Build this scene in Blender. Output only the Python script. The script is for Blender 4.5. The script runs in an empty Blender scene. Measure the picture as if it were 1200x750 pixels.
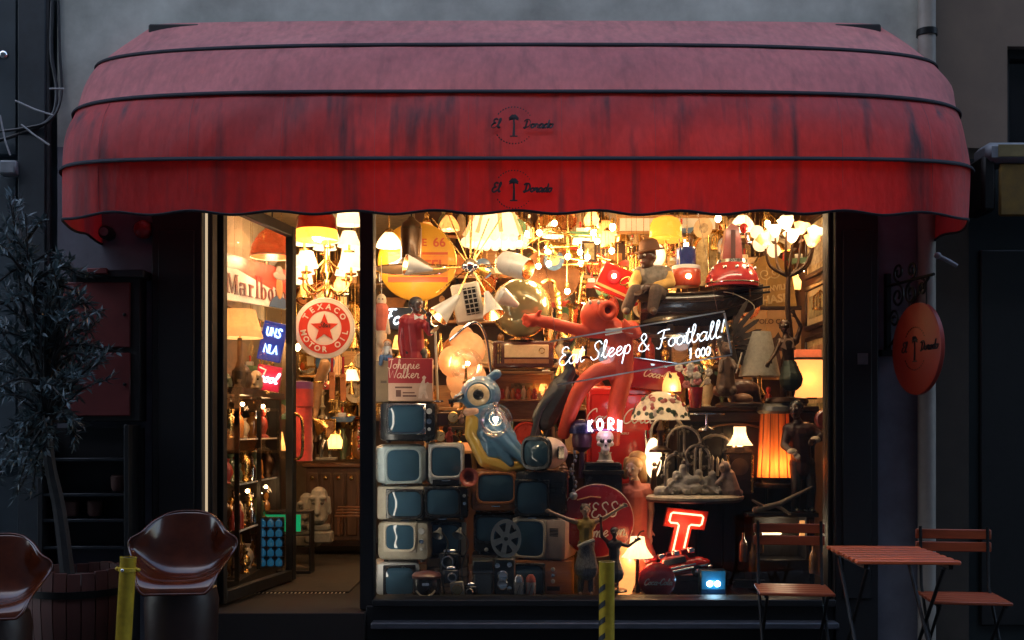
import bpy, bmesh, math, random
from mathutils import Vector, Matrix, noise
R = math.radians; PI = math.pi
random.seed(7)
scn = bpy.context.scene
COL = scn.collection

# ------------------------------------------------------------------ camera
CAMZ, HOR, DIST, PX = 1.42, 505.0, 7.0, 0.0055      # eye height, horizon row, metres to the shop front, metres per photo pixel there
cd = bpy.data.cameras.new('camera'); cam = bpy.data.objects.new('camera', cd); COL.objects.link(cam)
cam.location = (0, -DIST, CAMZ); cam.rotation_euler = (R(90), 0, 0)
cd.lens = 36 * DIST / (1200 * PX); cd.sensor_width = 36
cd.shift_y = (HOR - 375) / 1200
cd.clip_start = 0.05; cd.clip_end = 2000
scn.camera = cam
# ------------------------------------------------------------------ dusk sky, weak sun, exposure
w = bpy.data.worlds.new('World'); scn.world = w; w.use_nodes = True
nt = w.node_tree; bg = nt.nodes['Background']
sky = nt.nodes.new('ShaderNodeTexSky'); sky.sky_type = 'NISHITA'; sky.sun_disc = False
SUN_EL, SUN_AZ = R(36.0), R(200)
sky.sun_elevation = SUN_EL; sky.sun_rotation = SUN_AZ
sky.ozone_density = 0.6; sky.dust_density = 2.5; sky.air_density = 1.0
nt.links.new(sky.outputs[0], bg.inputs[0]); bg.inputs[1].default_value = 0.15
sd = bpy.data.lights.new('sun', 'SUN'); sun = bpy.data.objects.new('sun', sd); COL.objects.link(sun)
sd.energy = 0.05; sd.angle = R(15); sd.color = (1, .8, .62)
sun.rotation_euler = Vector((-math.sin(SUN_AZ)*math.cos(SUN_EL), -math.cos(SUN_AZ)*math.cos(SUN_EL), -math.sin(SUN_EL))).to_track_quat('-Z', 'Y').to_euler()
scn.view_settings.view_transform = 'Standard'; scn.view_settings.look = 'None'
scn.view_settings.exposure = 2.5; scn.view_settings.gamma = 1.0
scn.render.engine = 'CYCLES'
cy = scn.cycles
cy.max_bounces = 8; cy.diffuse_bounces = 3; cy.glossy_bounces = 3; cy.transmission_bounces = 6; cy.transparent_max_bounces = 16
cy.use_denoising = True; cy.caustics_reflective = False; cy.caustics_refractive = False; cy.sample_clamp_indirect = 4.0
try: cy.use_light_tree = True
except Exception: pass

# ------------------------------------------------------------------ measuring: a photo pixel at depth Y -> metres
def S(Y): return PX * (DIST + Y) / DIST
def W(px, py, Y):
    s = S(Y); return Vector(((px - 600) * s, Y, CAMZ + (HOR - py) * s))

# ------------------------------------------------------------------ materials
MATS = {}
def M(name, c=(.5, .5, .5), r=.5, m=0., v=.25, sc=14., bump=.12, coat=0., e=0., ec=None, tl=0., sheen=0., c2=None, stretch=None, clear=0., dr=.13):
    if name in MATS: return MATS[name]
    mt = bpy.data.materials.new(name); mt.use_nodes = True; n = mt.node_tree.nodes; L = mt.node_tree.links
    b = n['Principled BSDF']; out = n['Material Output']
    tc = n.new('ShaderNodeTexCoord'); mp = n.new('ShaderNodeMapping'); L.new(tc.outputs['Object'], mp.inputs[0])
    if stretch: mp.inputs['Scale'].default_value = stretch
    nz = n.new('ShaderNodeTexNoise'); nz.inputs['Scale'].default_value = sc; nz.inputs['Detail'].default_value = 6; nz.inputs['Roughness'].default_value = .62
    L.new(mp.outputs[0], nz.inputs[0])
    rp = n.new('ShaderNodeValToRGB'); L.new(nz.outputs[0], rp.inputs[0])
    a = tuple(max(0, x * (1 - v)) for x in c); z = c2 or tuple(min(1, x * (1 + v)) for x in c)
    rp.color_ramp.elements[0].color = (*a, 1); rp.color_ramp.elements[1].color = (*z, 1)
    rp.color_ramp.elements[0].position = .3; rp.color_ramp.elements[1].position = .72
    L.new(rp.outputs[0], b.inputs['Base Color'])
    b.inputs['Roughness'].default_value = r; b.inputs['Metallic'].default_value = m
    b.inputs['Coat Weight'].default_value = coat; b.inputs['Coat Roughness'].default_value = .08
    b.inputs['Sheen Weight'].default_value = sheen
    mr = n.new('ShaderNodeMapRange'); L.new(nz.outputs[0], mr.inputs[0])
    mr.inputs[3].default_value = max(.02, r - dr); mr.inputs[4].default_value = min(1, r + dr)
    L.new(mr.outputs[0], b.inputs['Roughness'])
    if bump:
        bp = n.new('ShaderNodeBump'); bp.inputs['Strength'].default_value = bump; bp.inputs['Distance'].default_value = .01
        L.new(nz.outputs[0], bp.inputs['Height']); L.new(bp.outputs[0], b.inputs['Normal'])
    if e:
        b.inputs['Emission Color'].default_value = (*(ec or c), 1); b.inputs['Emission Strength'].default_value = e
    if clear: b.inputs['Transmission Weight'].default_value = clear
    if tl:
        t = n.new('ShaderNodeBsdfTranslucent'); L.new(rp.outputs[0], t.inputs[0])
        mx = n.new('ShaderNodeMixShader'); mx.inputs[0].default_value = tl
        L.new(b.outputs[0], mx.inputs[1]); L.new(t.outputs[0], mx.inputs[2]); L.new(mx.outputs[0], out.inputs[0])
    MATS[name] = mt; return mt

def glass_sheet(name, tint=(.95, .97, .97), refl=1.0, rough=.01, base=.03):
    """a single clear sheet: lets light straight through and mirrors at grazing angles"""
    if name in MATS: return MATS[name]
    mt = bpy.data.materials.new(name); mt.use_nodes = True; n = mt.node_tree.nodes; L = mt.node_tree.links
    n.remove(n['Principled BSDF']); out = n['Material Output']
    t = n.new('ShaderNodeBsdfTransparent'); t.inputs[0].default_value = (*tint, 1)
    g = n.new('ShaderNodeBsdfGlossy'); g.inputs['Roughness'].default_value = rough
    f = n.new('ShaderNodeFresnel'); f.inputs[0].default_value = 1.45
    mu = n.new('ShaderNodeMath'); mu.operation = 'MULTIPLY_ADD'; mu.inputs[1].default_value = refl; mu.inputs[2].default_value = base; mu.use_clamp = True
    L.new(f.outputs[0], mu.inputs[0])
    mx = n.new('ShaderNodeMixShader'); L.new(mu.outputs[0], mx.inputs[0]); L.new(t.outputs[0], mx.inputs[1]); L.new(g.outputs[0], mx.inputs[2])
    L.new(mx.outputs[0], out.inputs[0]); MATS[name] = mt; return mt

def glow(name, c, e):
    if name in MATS: return MATS[name]
    mt = bpy.data.materials.new(name); mt.use_nodes = True; b = mt.node_tree.nodes['Principled BSDF']
    b.inputs['Base Color'].default_value = (*[x * .6 for x in c], 1); b.inputs['Roughness'].default_value = .3
    b.inputs['Emission Color'].default_value = (*c, 1); b.inputs['Emission Strength'].default_value = e
    MATS[name] = mt; return mt

# ------------------------------------------------------------------ mesh builder (local units: photo pixels at the thing's own depth, or metres)
FACE = Matrix.Rotation(R(90), 4, 'X')        # turns a lathe's axis towards the viewer (-Y)
def rot(x=0, y=0, z=0): return Matrix.Rotation(R(z), 4, 'Z') @ Matrix.Rotation(R(y), 4, 'Y') @ Matrix.Rotation(R(x), 4, 'X')
def at(x, y, z, m=None): return Matrix.Translation((x, y, z)) @ (m or Matrix())

def smooth_path(p, k=5, closed=False):
    p = [Vector(q) for q in p]
    if len(p) < 3: return p
    out = []; n = len(p)
    rng = range(n if closed else n - 1)
    for i in rng:
        if closed: a, b, c, d = p[(i-1) % n], p[i], p[(i+1) % n], p[(i+2) % n]
        else: a, b, c, d = p[max(i-1, 0)], p[i], p[i+1], p[min(i+2, n-1)]
        for j in range(k):
            t = j / k
            out.append(.5*((2*b) + (c-a)*t + (2*a-5*b+4*c-d)*t*t + (3*b-a-3*c+d)*t**3))
    if not closed: out.append(p[-1])
    return out

class MB:
    def __init__(s): s.v = []; s.f = []
    def raw(s, vs, fs, m=None):
        o = len(s.v)
        s.v += [tuple(m @ Vector(q)) if m is not None else tuple(q) for q in vs]
        s.f += [tuple(i + o for i in f) for f in fs]; return s
    def box(s, x0, y0, z0, x1, y1, z1, b=0., m=None, seg=1):
        bm = bmesh.new(); bmesh.ops.create_cube(bm, size=1)
        for v in bm.verts: v.co = ((x0+x1)/2 + v.co.x*(x1-x0), (y0+y1)/2 + v.co.y*(y1-y0), (z0+z1)/2 + v.co.z*(z1-z0))
        if b: bmesh.ops.bevel(bm, geom=bm.edges[:], offset=b, segments=seg, affect='EDGES', profile=.5)
        bm.verts.index_update(); s.raw([v.co for v in bm.verts], [[v.index for v in f.verts] for f in bm.faces], m); bm.free(); return s
    def lathe(s, prof, n=20, m=None, cap=True, wob=None):
        vs = []; fs = []; k = len(prof)
        for i in range(n):
            a = 2*PI*i/n
            for j, (r, z) in enumerate(prof):
                q = r * (1 + (wob(a, j) if wob else 0)); vs.append((q*math.cos(a), q*math.sin(a), z))
        for i in range(n):
            i2 = (i+1) % n
            for j in range(k-1): fs.append((i*k+j, i2*k+j, i2*k+j+1, i*k+j+1))
        if cap:
            if prof[0][0] > 1e-6: fs.append([i*k for i in reversed(range(n))])
            if prof[-1][0] > 1e-6: fs.append([i*k+k-1 for i in range(n)])
        return s.raw(vs, fs, m)
    def cyl(s, p0, p1, r0, r1=None, n=10):
        return s.tube([p0, p1], [r0, r0 if r1 is None else r1], n)
    def tube(s, pts, r, n=6, closed=False, flat=1.):
        P = [Vector(p) for p in pts]; k = len(P)
        if k < 2: return s
        rs = r if isinstance(r, (list, tuple)) else [r]*k
        T = []
        for i in range(k):
            a = P[(i-1) % k] if (closed or i) else P[0]; b = P[(i+1) % k] if (closed or i < k-1) else P[-1]
            t = (b - a); T.append(t.normalized() if t.length > 1e-9 else Vector((0, 0, 1)))
        u = T[0].orthogonal().normalized() if abs(T[0].y) > .9 else T[0].cross(Vector((0, 1, 0))).normalized()
        vs = []; fs = []
        for i in range(k):
            u = (u - T[i]*u.dot(T[i])); u = u.normalized() if u.length > 1e-6 else T[i].orthogonal().normalized()
            w_ = T[i].cross(u)
            for j in range(n):
                a = 2*PI*j/n; vs.append(P[i] + (u*math.cos(a) + w_*math.sin(a)*flat)*rs[i])
        for i in range(k if closed else k-1):
            i2 = (i+1) % k
            for j in range(n):
                j2 = (j+1) % n; fs.append((i*n+j, i*n+j2, i2*n+j2, i2*n+j))
        if not closed: fs += [tuple(reversed(range(n))), tuple((k-1)*n+j for j in range(n))]
        return s.raw(vs, fs)
    def ball(s, c, r, n=14, k=9, m=None):
        if not isinstance(r, (tuple, list)): r = (r, r, r)
        pr = [(math.sin(PI*j/k), -math.cos(PI*j/k)) for j in range(k+1)]; pr[0] = (0, -1); pr[-1] = (0, 1)
        t = Matrix.Translation(c) @ (m or Matrix()) @ Matrix.Diagonal((*r, 1))
        vs = [t @ Vector((0, 0, -1))]; fs = []
        for j in range(1, k):
            for i in range(n): a = 2*PI*i/n; vs.append(t @ Vector((pr[j][0]*math.cos(a), pr[j][0]*math.sin(a), pr[j][1])))
        vs.append(t @ Vector((0, 0, 1))); e = len(vs)-1
        for i in range(n):
            i2 = (i+1) % n; fs.append((0, 1+i2, 1+i)); fs.append((e, 1+(k-2)*n+i, 1+(k-2)*n+i2))
            for j in range(k-2): fs.append((1+j*n+i, 1+j*n+i2, 1+(j+1)*n+i2, 1+(j+1)*n+i))
        return s.raw(vs, fs)
    def cap(s, p0, p1, r0, r1=None, n=10):
        r1 = r0 if r1 is None else r1; p0 = Vector(p0); p1 = Vector(p1)
        s.tube([p0, p1], [r0, r1], n); s.ball(p0, r0*1.0, n, 6); s.ball(p1, r1*1.0, n, 6); return s
    def prism(s, poly, y0, y1, m=None):
        n = len(poly); vs = [(x, y0, z) for x, z in poly] + [(x, y1, z) for x, z in poly]
        fs = [tuple(range(n)), tuple(reversed(range(n, 2*n)))] + [((i+1) % n, i, n+i, n+(i+1) % n) for i in range(n)]
        return s.raw(vs, fs, m)
    def ring(s, r, t, m=None, n=28, k=6):
        vs = []; fs = []
        for i in range(n):
            a = 2*PI*i/n
            for j in range(k): b = 2*PI*j/k; q = r + t*math.cos(b); vs.append((q*math.cos(a), q*math.sin(a), t*math.sin(b)))
        for i in range(n):
            for j in range(k): i2 = (i+1) % n; j2 = (j+1) % k; fs.append((i*k+j, i2*k+j, i2*k+j2, i*k+j2))
        return s.raw(vs, fs, m)
    def build(s, name, mat, parent=None, angle=38, **kw):
        u = parent['u'] if parent is not None and 'u' in parent else 1.0
        me = bpy.data.meshes.new(name); me.from_pydata([(a*u, b*u, c*u) for a, b, c in s.v], [], s.f); me.validate()
        bm = bmesh.new(); bm.from_mesh(me); bmesh.ops.recalc_face_normals(bm, faces=bm.faces[:]); bm.to_mesh(me); bm.free()
        me.polygons.foreach_set('use_smooth', [True]*len(me.polygons)); me.set_sharp_from_angle(angle=R(angle))
        me.materials.append(mat); o = bpy.data.objects.new(name, me); COL.objects.link(o)
        if parent is not None: o.parent = parent; o['u'] = u
        for k_, v_ in kw.items(): o[k_] = v_
        return o

def thing(name, label, cat, px=None, py=None, Y=None, group=None, rz=0, loc=None, u=None, m=None):
    o = bpy.data.objects.new(name, None); COL.objects.link(o); o.empty_display_size = .05
    o.location = loc if loc is not None else W(px, py, Y); o.rotation_euler = (0, 0, R(rz))
    if m is not None: o.matrix_world = m
    o['u'] = u if u else (S(Y) if Y is not None else 1.0)
    o['label'] = label; o['category'] = cat
    if group: o['group'] = group
    return o
def tag(o, label, cat, group=None):
    o['label'] = label; o['category'] = cat
    if group: o['group'] = group
    return o
def struct(o): o['kind'] = 'structure'; return o
def single(mb, name, mat, label, cat, px, py, Y, group=None, rz=0, angle=38):
    """a thing that is one mesh, built in photo-pixel units about its base"""
    u = S(Y); mb.v = [(a*u, b*u, c*u) for a, b, c in mb.v]
    o = mb.build(name, mat, None, angle); o.location = W(px, py, Y); o.rotation_euler = (0, 0, R(rz)); o['u'] = u
    return tag(o, label, cat, group)
def dup(root, loc, rz=None, label=None, group=None):
    r = root.copy(); COL.objects.link(r); r.location = loc
    if rz is not None: r.rotation_euler = (0, 0, R(rz))
    if label: r['label'] = label
    if group: r['group'] = group
    for ch in list(root.children):
        c = ch.copy(); COL.objects.link(c); c.parent = r
        for g in list(ch.children):
            d = g.copy(); COL.objects.link(d); d.parent = c
    return r
def organic(name, mb, mat, parent, vox=1.2, sm=4, **kw):
    """one continuous skin over overlapping lobes"""
    o = mb.build(name, mat, parent, 180, **kw)
    md = o.modifiers.new('skin', 'REMESH'); md.mode = 'VOXEL'; md.voxel_size = vox * (parent['u'] if parent is not None else 1); md.use_smooth_shade = True
    ms = o.modifiers.new('ease', 'SMOOTH'); ms.factor = .5; ms.iterations = sm
    return o
def light(parent, pos, power, c=(1, .62, .3), rad=.03, name='bulb_light'):
    u = parent['u'] if 'u' in parent else 1
    d = bpy.data.lights.new(name, 'POINT'); d.energy = power*.30; d.color = c; d.shadow_soft_size = rad
    o = bpy.data.objects.new(name, d); COL.objects.link(o); o.parent = parent; o.location = Vector(pos)*u
    return o
def txt(s, size, name, mat, parent, m, ext=.3, shear=0, sx=1, bold=.0, align='CENTER', **kw):
    """printed lettering (Blender's own font), lying in the x-z plane of the parent, m places it in local units"""
    u = parent['u']; cu = bpy.data.curves.new(name, 'FONT'); cu.body = s; cu.size = size*u; cu.extrude = ext*u; cu.shear = shear
    cu.align_x = align; cu.align_y = 'CENTER'; cu.offset = bold*size*u; cu.resolution_u = 3
    t = bpy.data.objects.new('t', cu); COL.objects.link(t); bpy.context.view_layer.update()
    me = bpy.data.meshes.new_from_object(t.evaluated_get(bpy.context.evaluated_depsgraph_get()))
    bpy.data.objects.remove(t); me.name = name
    mm = Matrix.Translation(Vector(m.translation)*u) @ m.to_3x3().to_4x4() @ Matrix.Rotation(R(90), 4, 'X') @ Matrix.Diagonal((sx, 1, 1, 1))
    me.transform(mm); me.materials.clear(); me.materials.append(mat)
    o = bpy.data.objects.new(name, me); COL.objects.link(o); o.parent = parent; o['u'] = u
    for k_, v_ in kw.items(): o[k_] = v_
    return o

# ------------------------------------------------------------------ a one-line script alphabet for neon tubes and painted script
G = {
'a': (1.15, [[(.9,.8),(.5,1),(.1,.6),(.12,.2),(.4,0),(.8,.35),(.92,.95),(.85,.3),(1,0),(1.15,.15)]]),
'b': (1.0, [[(0,.2),(.4,1.2),(.45,1.9),(.25,2),(.15,1.4),(.2,.3),(.5,0),(.85,.35),(.75,.85),(1,.8)]]),
'c': (.95, [[(.8,.8),(.5,1),(.1,.6),(.15,.2),(.5,0),(.95,.3)]]),
'd': (1.15, [[(.85,.85),(.45,1),(.1,.55),(.2,.1),(.5,.05),(.85,.5),(1.0,2.0),(.9,.5),(1.0,0),(1.15,.15)]]),
'e': (.95, [[(0,.3),(.5,.5),(.75,.8),(.5,1.0),(.2,.7),(.2,.25),(.5,0),(.95,.3)]]),
'h': (1.1, [[(0,.2),(.4,1.3),(.4,1.95),(.2,1.9),(.15,0),(.3,.7),(.6,1),(.7,.6),(.7,.1),(.9,0),(1.1,.2)]]),
'i': (.6, [[(0,.2),(.25,1),(.2,.2),(.4,0),(.6,.2)], [(.3,1.45),(.34,1.5)]]),
'k': (.95, [[(0,.2),(.4,1.3),(.35,1.95),(.2,1.9),(.15,0)], [(.75,1),(.2,.5),(.5,.35),(.75,0),(.95,.15)]]),
'l': (.7, [[(0,.2),(.4,1.2),(.5,1.85),(.3,2),(.2,1.4),(.25,.3),(.45,0),(.7,.2)]]),
'm': (1.6, [[(0,.2),(.2,1),(.2,0),(.3,.7),(.55,1),(.65,.6),(.65,0),(.8,.7),(1.05,1),(1.15,.6),(1.15,.1),(1.35,0),(1.6,.2)]]),
'n': (1.1, [[(0,.2),(.2,1),(.2,0),(.3,.7),(.6,1),(.7,.6),(.7,.1),(.9,0),(1.1,.2)]]),
'o': (1.0, [[(.5,1),(.15,.75),(.12,.3),(.45,0),(.8,.3),(.8,.75),(.5,1),(.7,.85),(1,.9)]]),
'p': (1.0, [[(0,.3),(.25,1),(.15,0),(.05,-1),(.2,0),(.35,.8),(.65,1),(.85,.6),(.65,.1),(.35,.1)]]),
'r': (.95, [[(0,.2),(.3,1.05),(.4,.85),(.7,.9),(.6,.3),(.75,0),(.95,.2)]]),
's': (.8, [[(0,.2),(.45,1),(.65,.5),(.5,0),(.2,.1),(.8,.2)]]),
't': (.75, [[(0,.2),(.45,1.7),(.3,.4),(.45,0),(.75,.2)], [(.1,1.2),(.75,1.25)]]),
'C': (1.25, [[(1.15,1.5),(.95,2),(.4,1.7),(.1,.9),(.3,.1),(.8,0),(1.25,.4)]]),
'D': (1.6, [[(.5,1.8),(.4,0),(.1,.15),(.5,.05),(1.2,.4),(1.4,1.2),(.95,1.95),(.2,2),(-.15,1.6)]]),
'E': (1.2, [[(1.1,1.7),(.75,2),(.35,1.75),(.4,1.3),(.75,1.1),(.4,1.0),(.1,.5),(.3,.05),(.75,0),(1.15,.4)]]),
'F': (1.35, [[(0,1.7),(.6,1.95),(1.35,1.95)], [(.75,1.95),(.6,.9),(.4,0),(0,.1)], [(.35,1.05),(1.0,1.1)]]),
'G': (1.4, [[(1.15,1.6),(.9,2),(.4,1.6),(.15,.8),(.4,.05),(.9,.15),(1.1,.8),(.7,.8),(1.15,.8),(1.1,-.3),(.7,-.5)]]),
'J': (1.1, [[(.1,1.8),(.6,2),(1.05,1.95)], [(.75,1.95),(.65,.4),(.4,0),(.05,.3)]]),
'S': (1.3, [[(1.2,1.6),(.9,2),(.4,1.75),(.5,1.2),(.9,.7),(.8,.15),(.3,0),(0,.4)]]),
'V': (1.1, [[(0,2),(.5,0),(1.1,2)]]), 'A': (1.1, [[(0,0),(.5,2),(1,0)], [(.2,.7),(.85,.7)]]),
'U': (1.15, [[(.1,2),(.1,.6),(.5,0),(.9,.6),(.9,2)]]), 'L': (1., [[(.15,2),(.15,.02),(.85,0)]]),
'Y': (1.2, [[(0,2),(.55,1)], [(1.1,2),(.55,1),(.5,0)]]),
'W': (1.8, [[(0,2),(.4,0),(.9,1.5),(1.3,0),(1.8,2)]]),
'K': (1.15, [[(.1,2),(.1,0)], [(1,2),(.15,1),(1.05,0)]]), 'N': (1.2, [[(.1,0),(.1,2),(1,0),(1,2)]]),
'O': (1.25, [[(.55,2),(.1,1.4),(.1,.6),(.55,0),(1,.6),(1,1.4),(.55,2)]]), 'R': (1.15, [[(.1,0),(.1,2),(.75,1.95),(.95,1.5),(.7,1.05),(.15,1),(1,0)]]),
'0': (1.0, [[(.5,1.7),(.1,1.2),(.1,.5),(.45,0),(.85,.5),(.85,1.2),(.5,1.7)]]),
'&': (1.5, [[(1.3,.6),(.8,0),(.2,.15),(.25,.7),(.9,1.4),(.65,1.95),(.3,1.6),(.6,1.0),(1.35,0)]]),
'!': (.7, [[(.35,2),(.2,.6)], [(.15,.15),(.14,.05)]]), '-': (.7, [[(.1,.6),(.6,.65)]]), ' ': (.8, []),
'1': (.5, [[(.1,1.6),(.3,2),(.3,0)]]), '5': (1., [[(.9,2),(.2,2),(.15,1.1),(.6,1.2),(.9,.7),(.6,0),(.1,.2)]]),
}
def script(s, h, slant=.25, k=4, track=1.0):
    """polylines (x, z) for a line of script: x-height h, starting at x=0"""
    x = 0; out = []
    for ch in s:
        adv, st = G[ch]
        for p in st:
            q = [Vector(((x + a + slant*b)*h, 0, b*h)) for a, b in p]
            sharp = ch in 'VAYWKN1L'
            out.append(q if sharp or len(q) < 3 else smooth_path(q, k))
        x += adv*track
    return out, x*h
def strokes(s, h, r, m=None, mb=None, slant=.25, centre=True, n=5, k=4, flat=1., track=1.):
    mb = mb or MB(); pl, wd = script(s, h, slant, k, track); dx = -wd/2 if centre else 0
    for q in pl:
        pts = [Vector((p.x+dx, 0, p.z)) for p in q]
        if m is not None: pts = [m @ p for p in pts]
        mb.tube(pts, r, n, flat=flat)
    return mb
# ================================================================== materials used outside
black = M('black paint', (.005, .005, .006), .6, v=.3, sc=9, bump=.05)
iron = M('wrought iron', (.008, .008, .008), .5, .6, sc=40)
steel = M('brushed steel', (.45, .45, .44), .3, 1., sc=60)
brass = M('brass', (.62, .38, .12), .26, 1., v=.3, sc=30)
gold = M('gilt', (.75, .48, .16), .24, 1., v=.3, sc=30)
chrome = M('chrome', (.75, .75, .75), .1, 1., v=.08, bump=.02)
bronze = M('dark bronze', (.07, .04, .025), .35, .8, sc=40)
darkwood = M('dark wood', (.035, .016, .009), .35, v=.5, sc=9, stretch=(1, 1, 9), coat=.25)
midwood = M('brown wood', (.16, .065, .025), .38, v=.45, sc=7, stretch=(1, 1, 9), coat=.3)
palewood = M('honey wood', (.42, .22, .09), .42, v=.35, sc=7, stretch=(1, 1, 9), coat=.2)
concrete = M('grey blue render', (.48, .51, .465), .9, v=.4, sc=1.6, bump=.3)
beige = M('beige render', (.17, .13, .10), .9, v=.12, sc=4, bump=.2)
bluewall = M('dark blue boarding', (.034, .052, .064), .6, v=.35, sc=3, bump=.1)
pane_glass = glass_sheet('shop glass', (.97, .98, .98), .8, .008, .0)
clear_glass = glass_sheet('clear glass', (.985, .985, .985), .3, .015, .02)

# ================================================================== ground
def slab(name, x0, y0, z0, x1, y1, z1, mat, b=0): return struct(MB().box(x0, y0, z0, x1, y1, z1, b).build(name, mat))
asphalt = M('asphalt', (.035, .035, .036), .8, v=.3, sc=60, bump=.4)
paving = M('stone paving', (.07, .066, .064), .75, v=.3, sc=6, bump=.25)
slab('ground', -400, -400, -.6, 400, 400, -.134, M('earth', (.07, .065, .06), .95))
slab('road', -60, -14, -.3, 60, -3.9, -.13, asphalt)
pv = slab('pavement', -60, -3.75, -.3, 60, .3, 0, M('mortar bed', (.07, .068, .065), .9))
fl = MB().box(0, 0, 0, .585, .385, .012, .004); flag0 = None
for i in range(12):
    for j in range(7):
        if flag0 is None: flag0 = o = fl.build('paving_stone', paving, pv)
        else: o = flag0.copy(); COL.objects.link(o)
        o.location = (-3.6 + i*.6 + (.3 if j % 2 else 0), -2.75 + j*.4, -.004 + .002*random.random())
kb = struct(MB().box(-60, -3.9, -.3, 60, -3.75, .004, .012).build('kerb', M('granite kerb', (.22, .22, .22), .7)))
opp = MB().box(-45, -26, -.14, 45, -12, 22).build('opposite_building', M('opposite render', (.05, .05, .05), .9)); struct(opp)

# ================================================================== the buildings
bld = thing('shop_building', 'grey rendered house front above the red shop awning', 'building', loc=(0, 0, 0))
wl = MB().box(-2.93, 0, 3.25, 2.63, .35, 9, 0).build('wall', concrete, bld)
lowr = M('grey render darkened for shade', (.15, .16, .195), .85, v=.3, sc=3, bump=.3); MB().box(-2.93, .0, 0, -2.3, .35, 3.25).build('wall', lowr, bld); MB().box(2.335, 0, 0, 2.63, .35, 3.25).build('wall', lowr, bld)  # shade under the awning is put into this darker lower-wall colour
MB().box(-2.94, -.03, 6.2, 2.64, 0, 6.4).build('string_course', concrete, bld)
nb = thing('neighbouring_building', 'beige rendered building with a dark window right of the drainpipe', 'building', loc=(0, 0, 0))
MB().box(2.63, .06, 3.26, 3.22, .4, 9).box(3.22, .06, 3.92, 8, .4, 9).box(3.9, .06, 3.26, 8, .4, 3.92).box(5.2, .06, 0, 8, .4, 3.26).build('wall', beige, nb); MB().box(2.63, .06, 0, 2.97, .4, 3.26).build('wall', M('brown render darkened for shade', (.05, .041, .032), .9, v=.2, sc=4, bump=.2), nb)  # lower wall's brown is darkened to carry street-level shade
f_ = MB().box(3.22, .12, 3.27, 3.26, .2, 3.92).box(3.26, .12, 3.86, 3.9, .2, 3.92).box(3.56, .12, 3.27, 3.6, .2, 3.86).build('window_frame', black, nb)
MB().box(3.26, .17, 3.27, 3.9, .18, 3.86).build('pane', M('dark pane', (.01, .01, .012), .08, bump=0), f_)
MB().box(2.97, .1, 0, 5.2, .3, 3.2).build('doorway_panel', M('shut dark doorway', (.006, .012, .013), .5), nb)
for i in range(4): MB().box(3.05 + i*.5, .07, .15, 3.5 + i*.5, .1, 2.6, .01).build('door_board', M('dark door paint', (.008, .008, .008), .45), nb)
lb = thing('left_building', 'dark blue boarded house front at the left edge', 'building', loc=(0, 0, 0)); lb.name = 'boarded_building'
MB().box(-8, .06, 0, -2.93, .4, 9).build('wall', bluewall, lb)
for x0, x1, d in ((-3.17, -2.99, .1), (-3.5, -3.44, .05), (-3.9, -3.84, .05)): MB().box(x0, .06-d, 0, x1, .06, 9, .008).build('pilaster', M('pilaster paint', (.022, .031, .038), .6), lb)
MB().box(-3.44, .02, 1.2, -3.2, .06, 3.1, .01).build('panel', bluewall, lb)
MB().box(-3.44, .02, 3.2, -3.2, .06, 6, .01).build('panel', bluewall, lb)

# ================================================================== awning
def awning_mat(name, c, c2, stain):
    mt = bpy.data.materials.new(name); mt.use_nodes = True; n = mt.node_tree.nodes; L = mt.node_tree.links
    b = n['Principled BSDF']; out = n['Material Output']; tc = n.new('ShaderNodeTexCoord')
    def nz(scale, sx, sz, det=5):
        mp = n.new('ShaderNodeMapping'); mp.inputs['Scale'].default_value = (sx, sx*.4, sz); L.new(tc.outputs['Object'], mp.inputs[0])
        q = n.new('ShaderNodeTexNoise'); q.inputs['Scale'].default_value = scale; q.inputs['Detail'].default_value = det; L.new(mp.outputs[0], q.inputs[0]); return q
    a = nz(1.6, 1, 1); rp = n.new('ShaderNodeMapRange'); rp.inputs[1].default_value = .35; rp.inputs[2].default_value = .68; L.new(a.outputs[0], rp.inputs[0])
    m1 = n.new('ShaderNodeMix'); m1.data_type = 'RGBA'; m1.inputs[6].default_value = (*c, 1); m1.inputs[7].default_value = (*c2, 1); L.new(rp.outputs[0], m1.inputs[0])
    st = nz(4.4, 2.7, .2, 4); r2 = n.new('ShaderNodeMapRange'); r2.inputs[1].default_value = .52; r2.inputs[2].default_value = .76; r2.inputs[4].default_value = stain; L.new(st.outputs[0], r2.inputs[0])
    m2 = n.new('ShaderNodeMix'); m2.data_type = 'RGBA'; m2.inputs[7].default_value = (.035, .02, .03, 1); L.new(m1.outputs[2], m2.inputs[6]); L.new(r2.outputs[0], m2.inputs[0])
    sp = nz(26, 1, .5, 3); r3 = n.new('ShaderNodeMapRange'); r3.inputs[1].default_value = .3; r3.inputs[2].default_value = .7; r3.inputs[3].default_value = .86; r3.inputs[4].default_value = 1.08; L.new(sp.outputs[0], r3.inputs[0])
    m3 = n.new('ShaderNodeVectorMath'); m3.operation = 'SCALE'; L.new(m2.outputs[2], m3.inputs[0]); L.new(r3.outputs[0], m3.inputs['Scale'])
    L.new(m3.outputs[0], b.inputs['Base Color']); b.inputs['Roughness'].default_value = .62; b.inputs['Sheen Weight'].default_value = .25
    bp = n.new('ShaderNodeBump'); bp.inputs['Strength'].default_value = .45; bp.inputs['Distance'].default_value = .025; L.new(nz(9, 1.2, .5, 4).outputs[0], bp.inputs['Height']); L.new(bp.outputs[0], b.inputs['Normal'])
    t = n.new('ShaderNodeBsdfTranslucent'); L.new(m3.outputs[0], t.inputs[0]); L.new(bp.outputs[0], t.inputs['Normal'])
    mx = n.new('ShaderNodeMixShader'); mx.inputs[0].default_value = .45; L.new(b.outputs[0], mx.inputs[1]); L.new(t.outputs[0], mx.inputs[2]); L.new(mx.outputs[0], out.inputs[0])
    return mt
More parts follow.
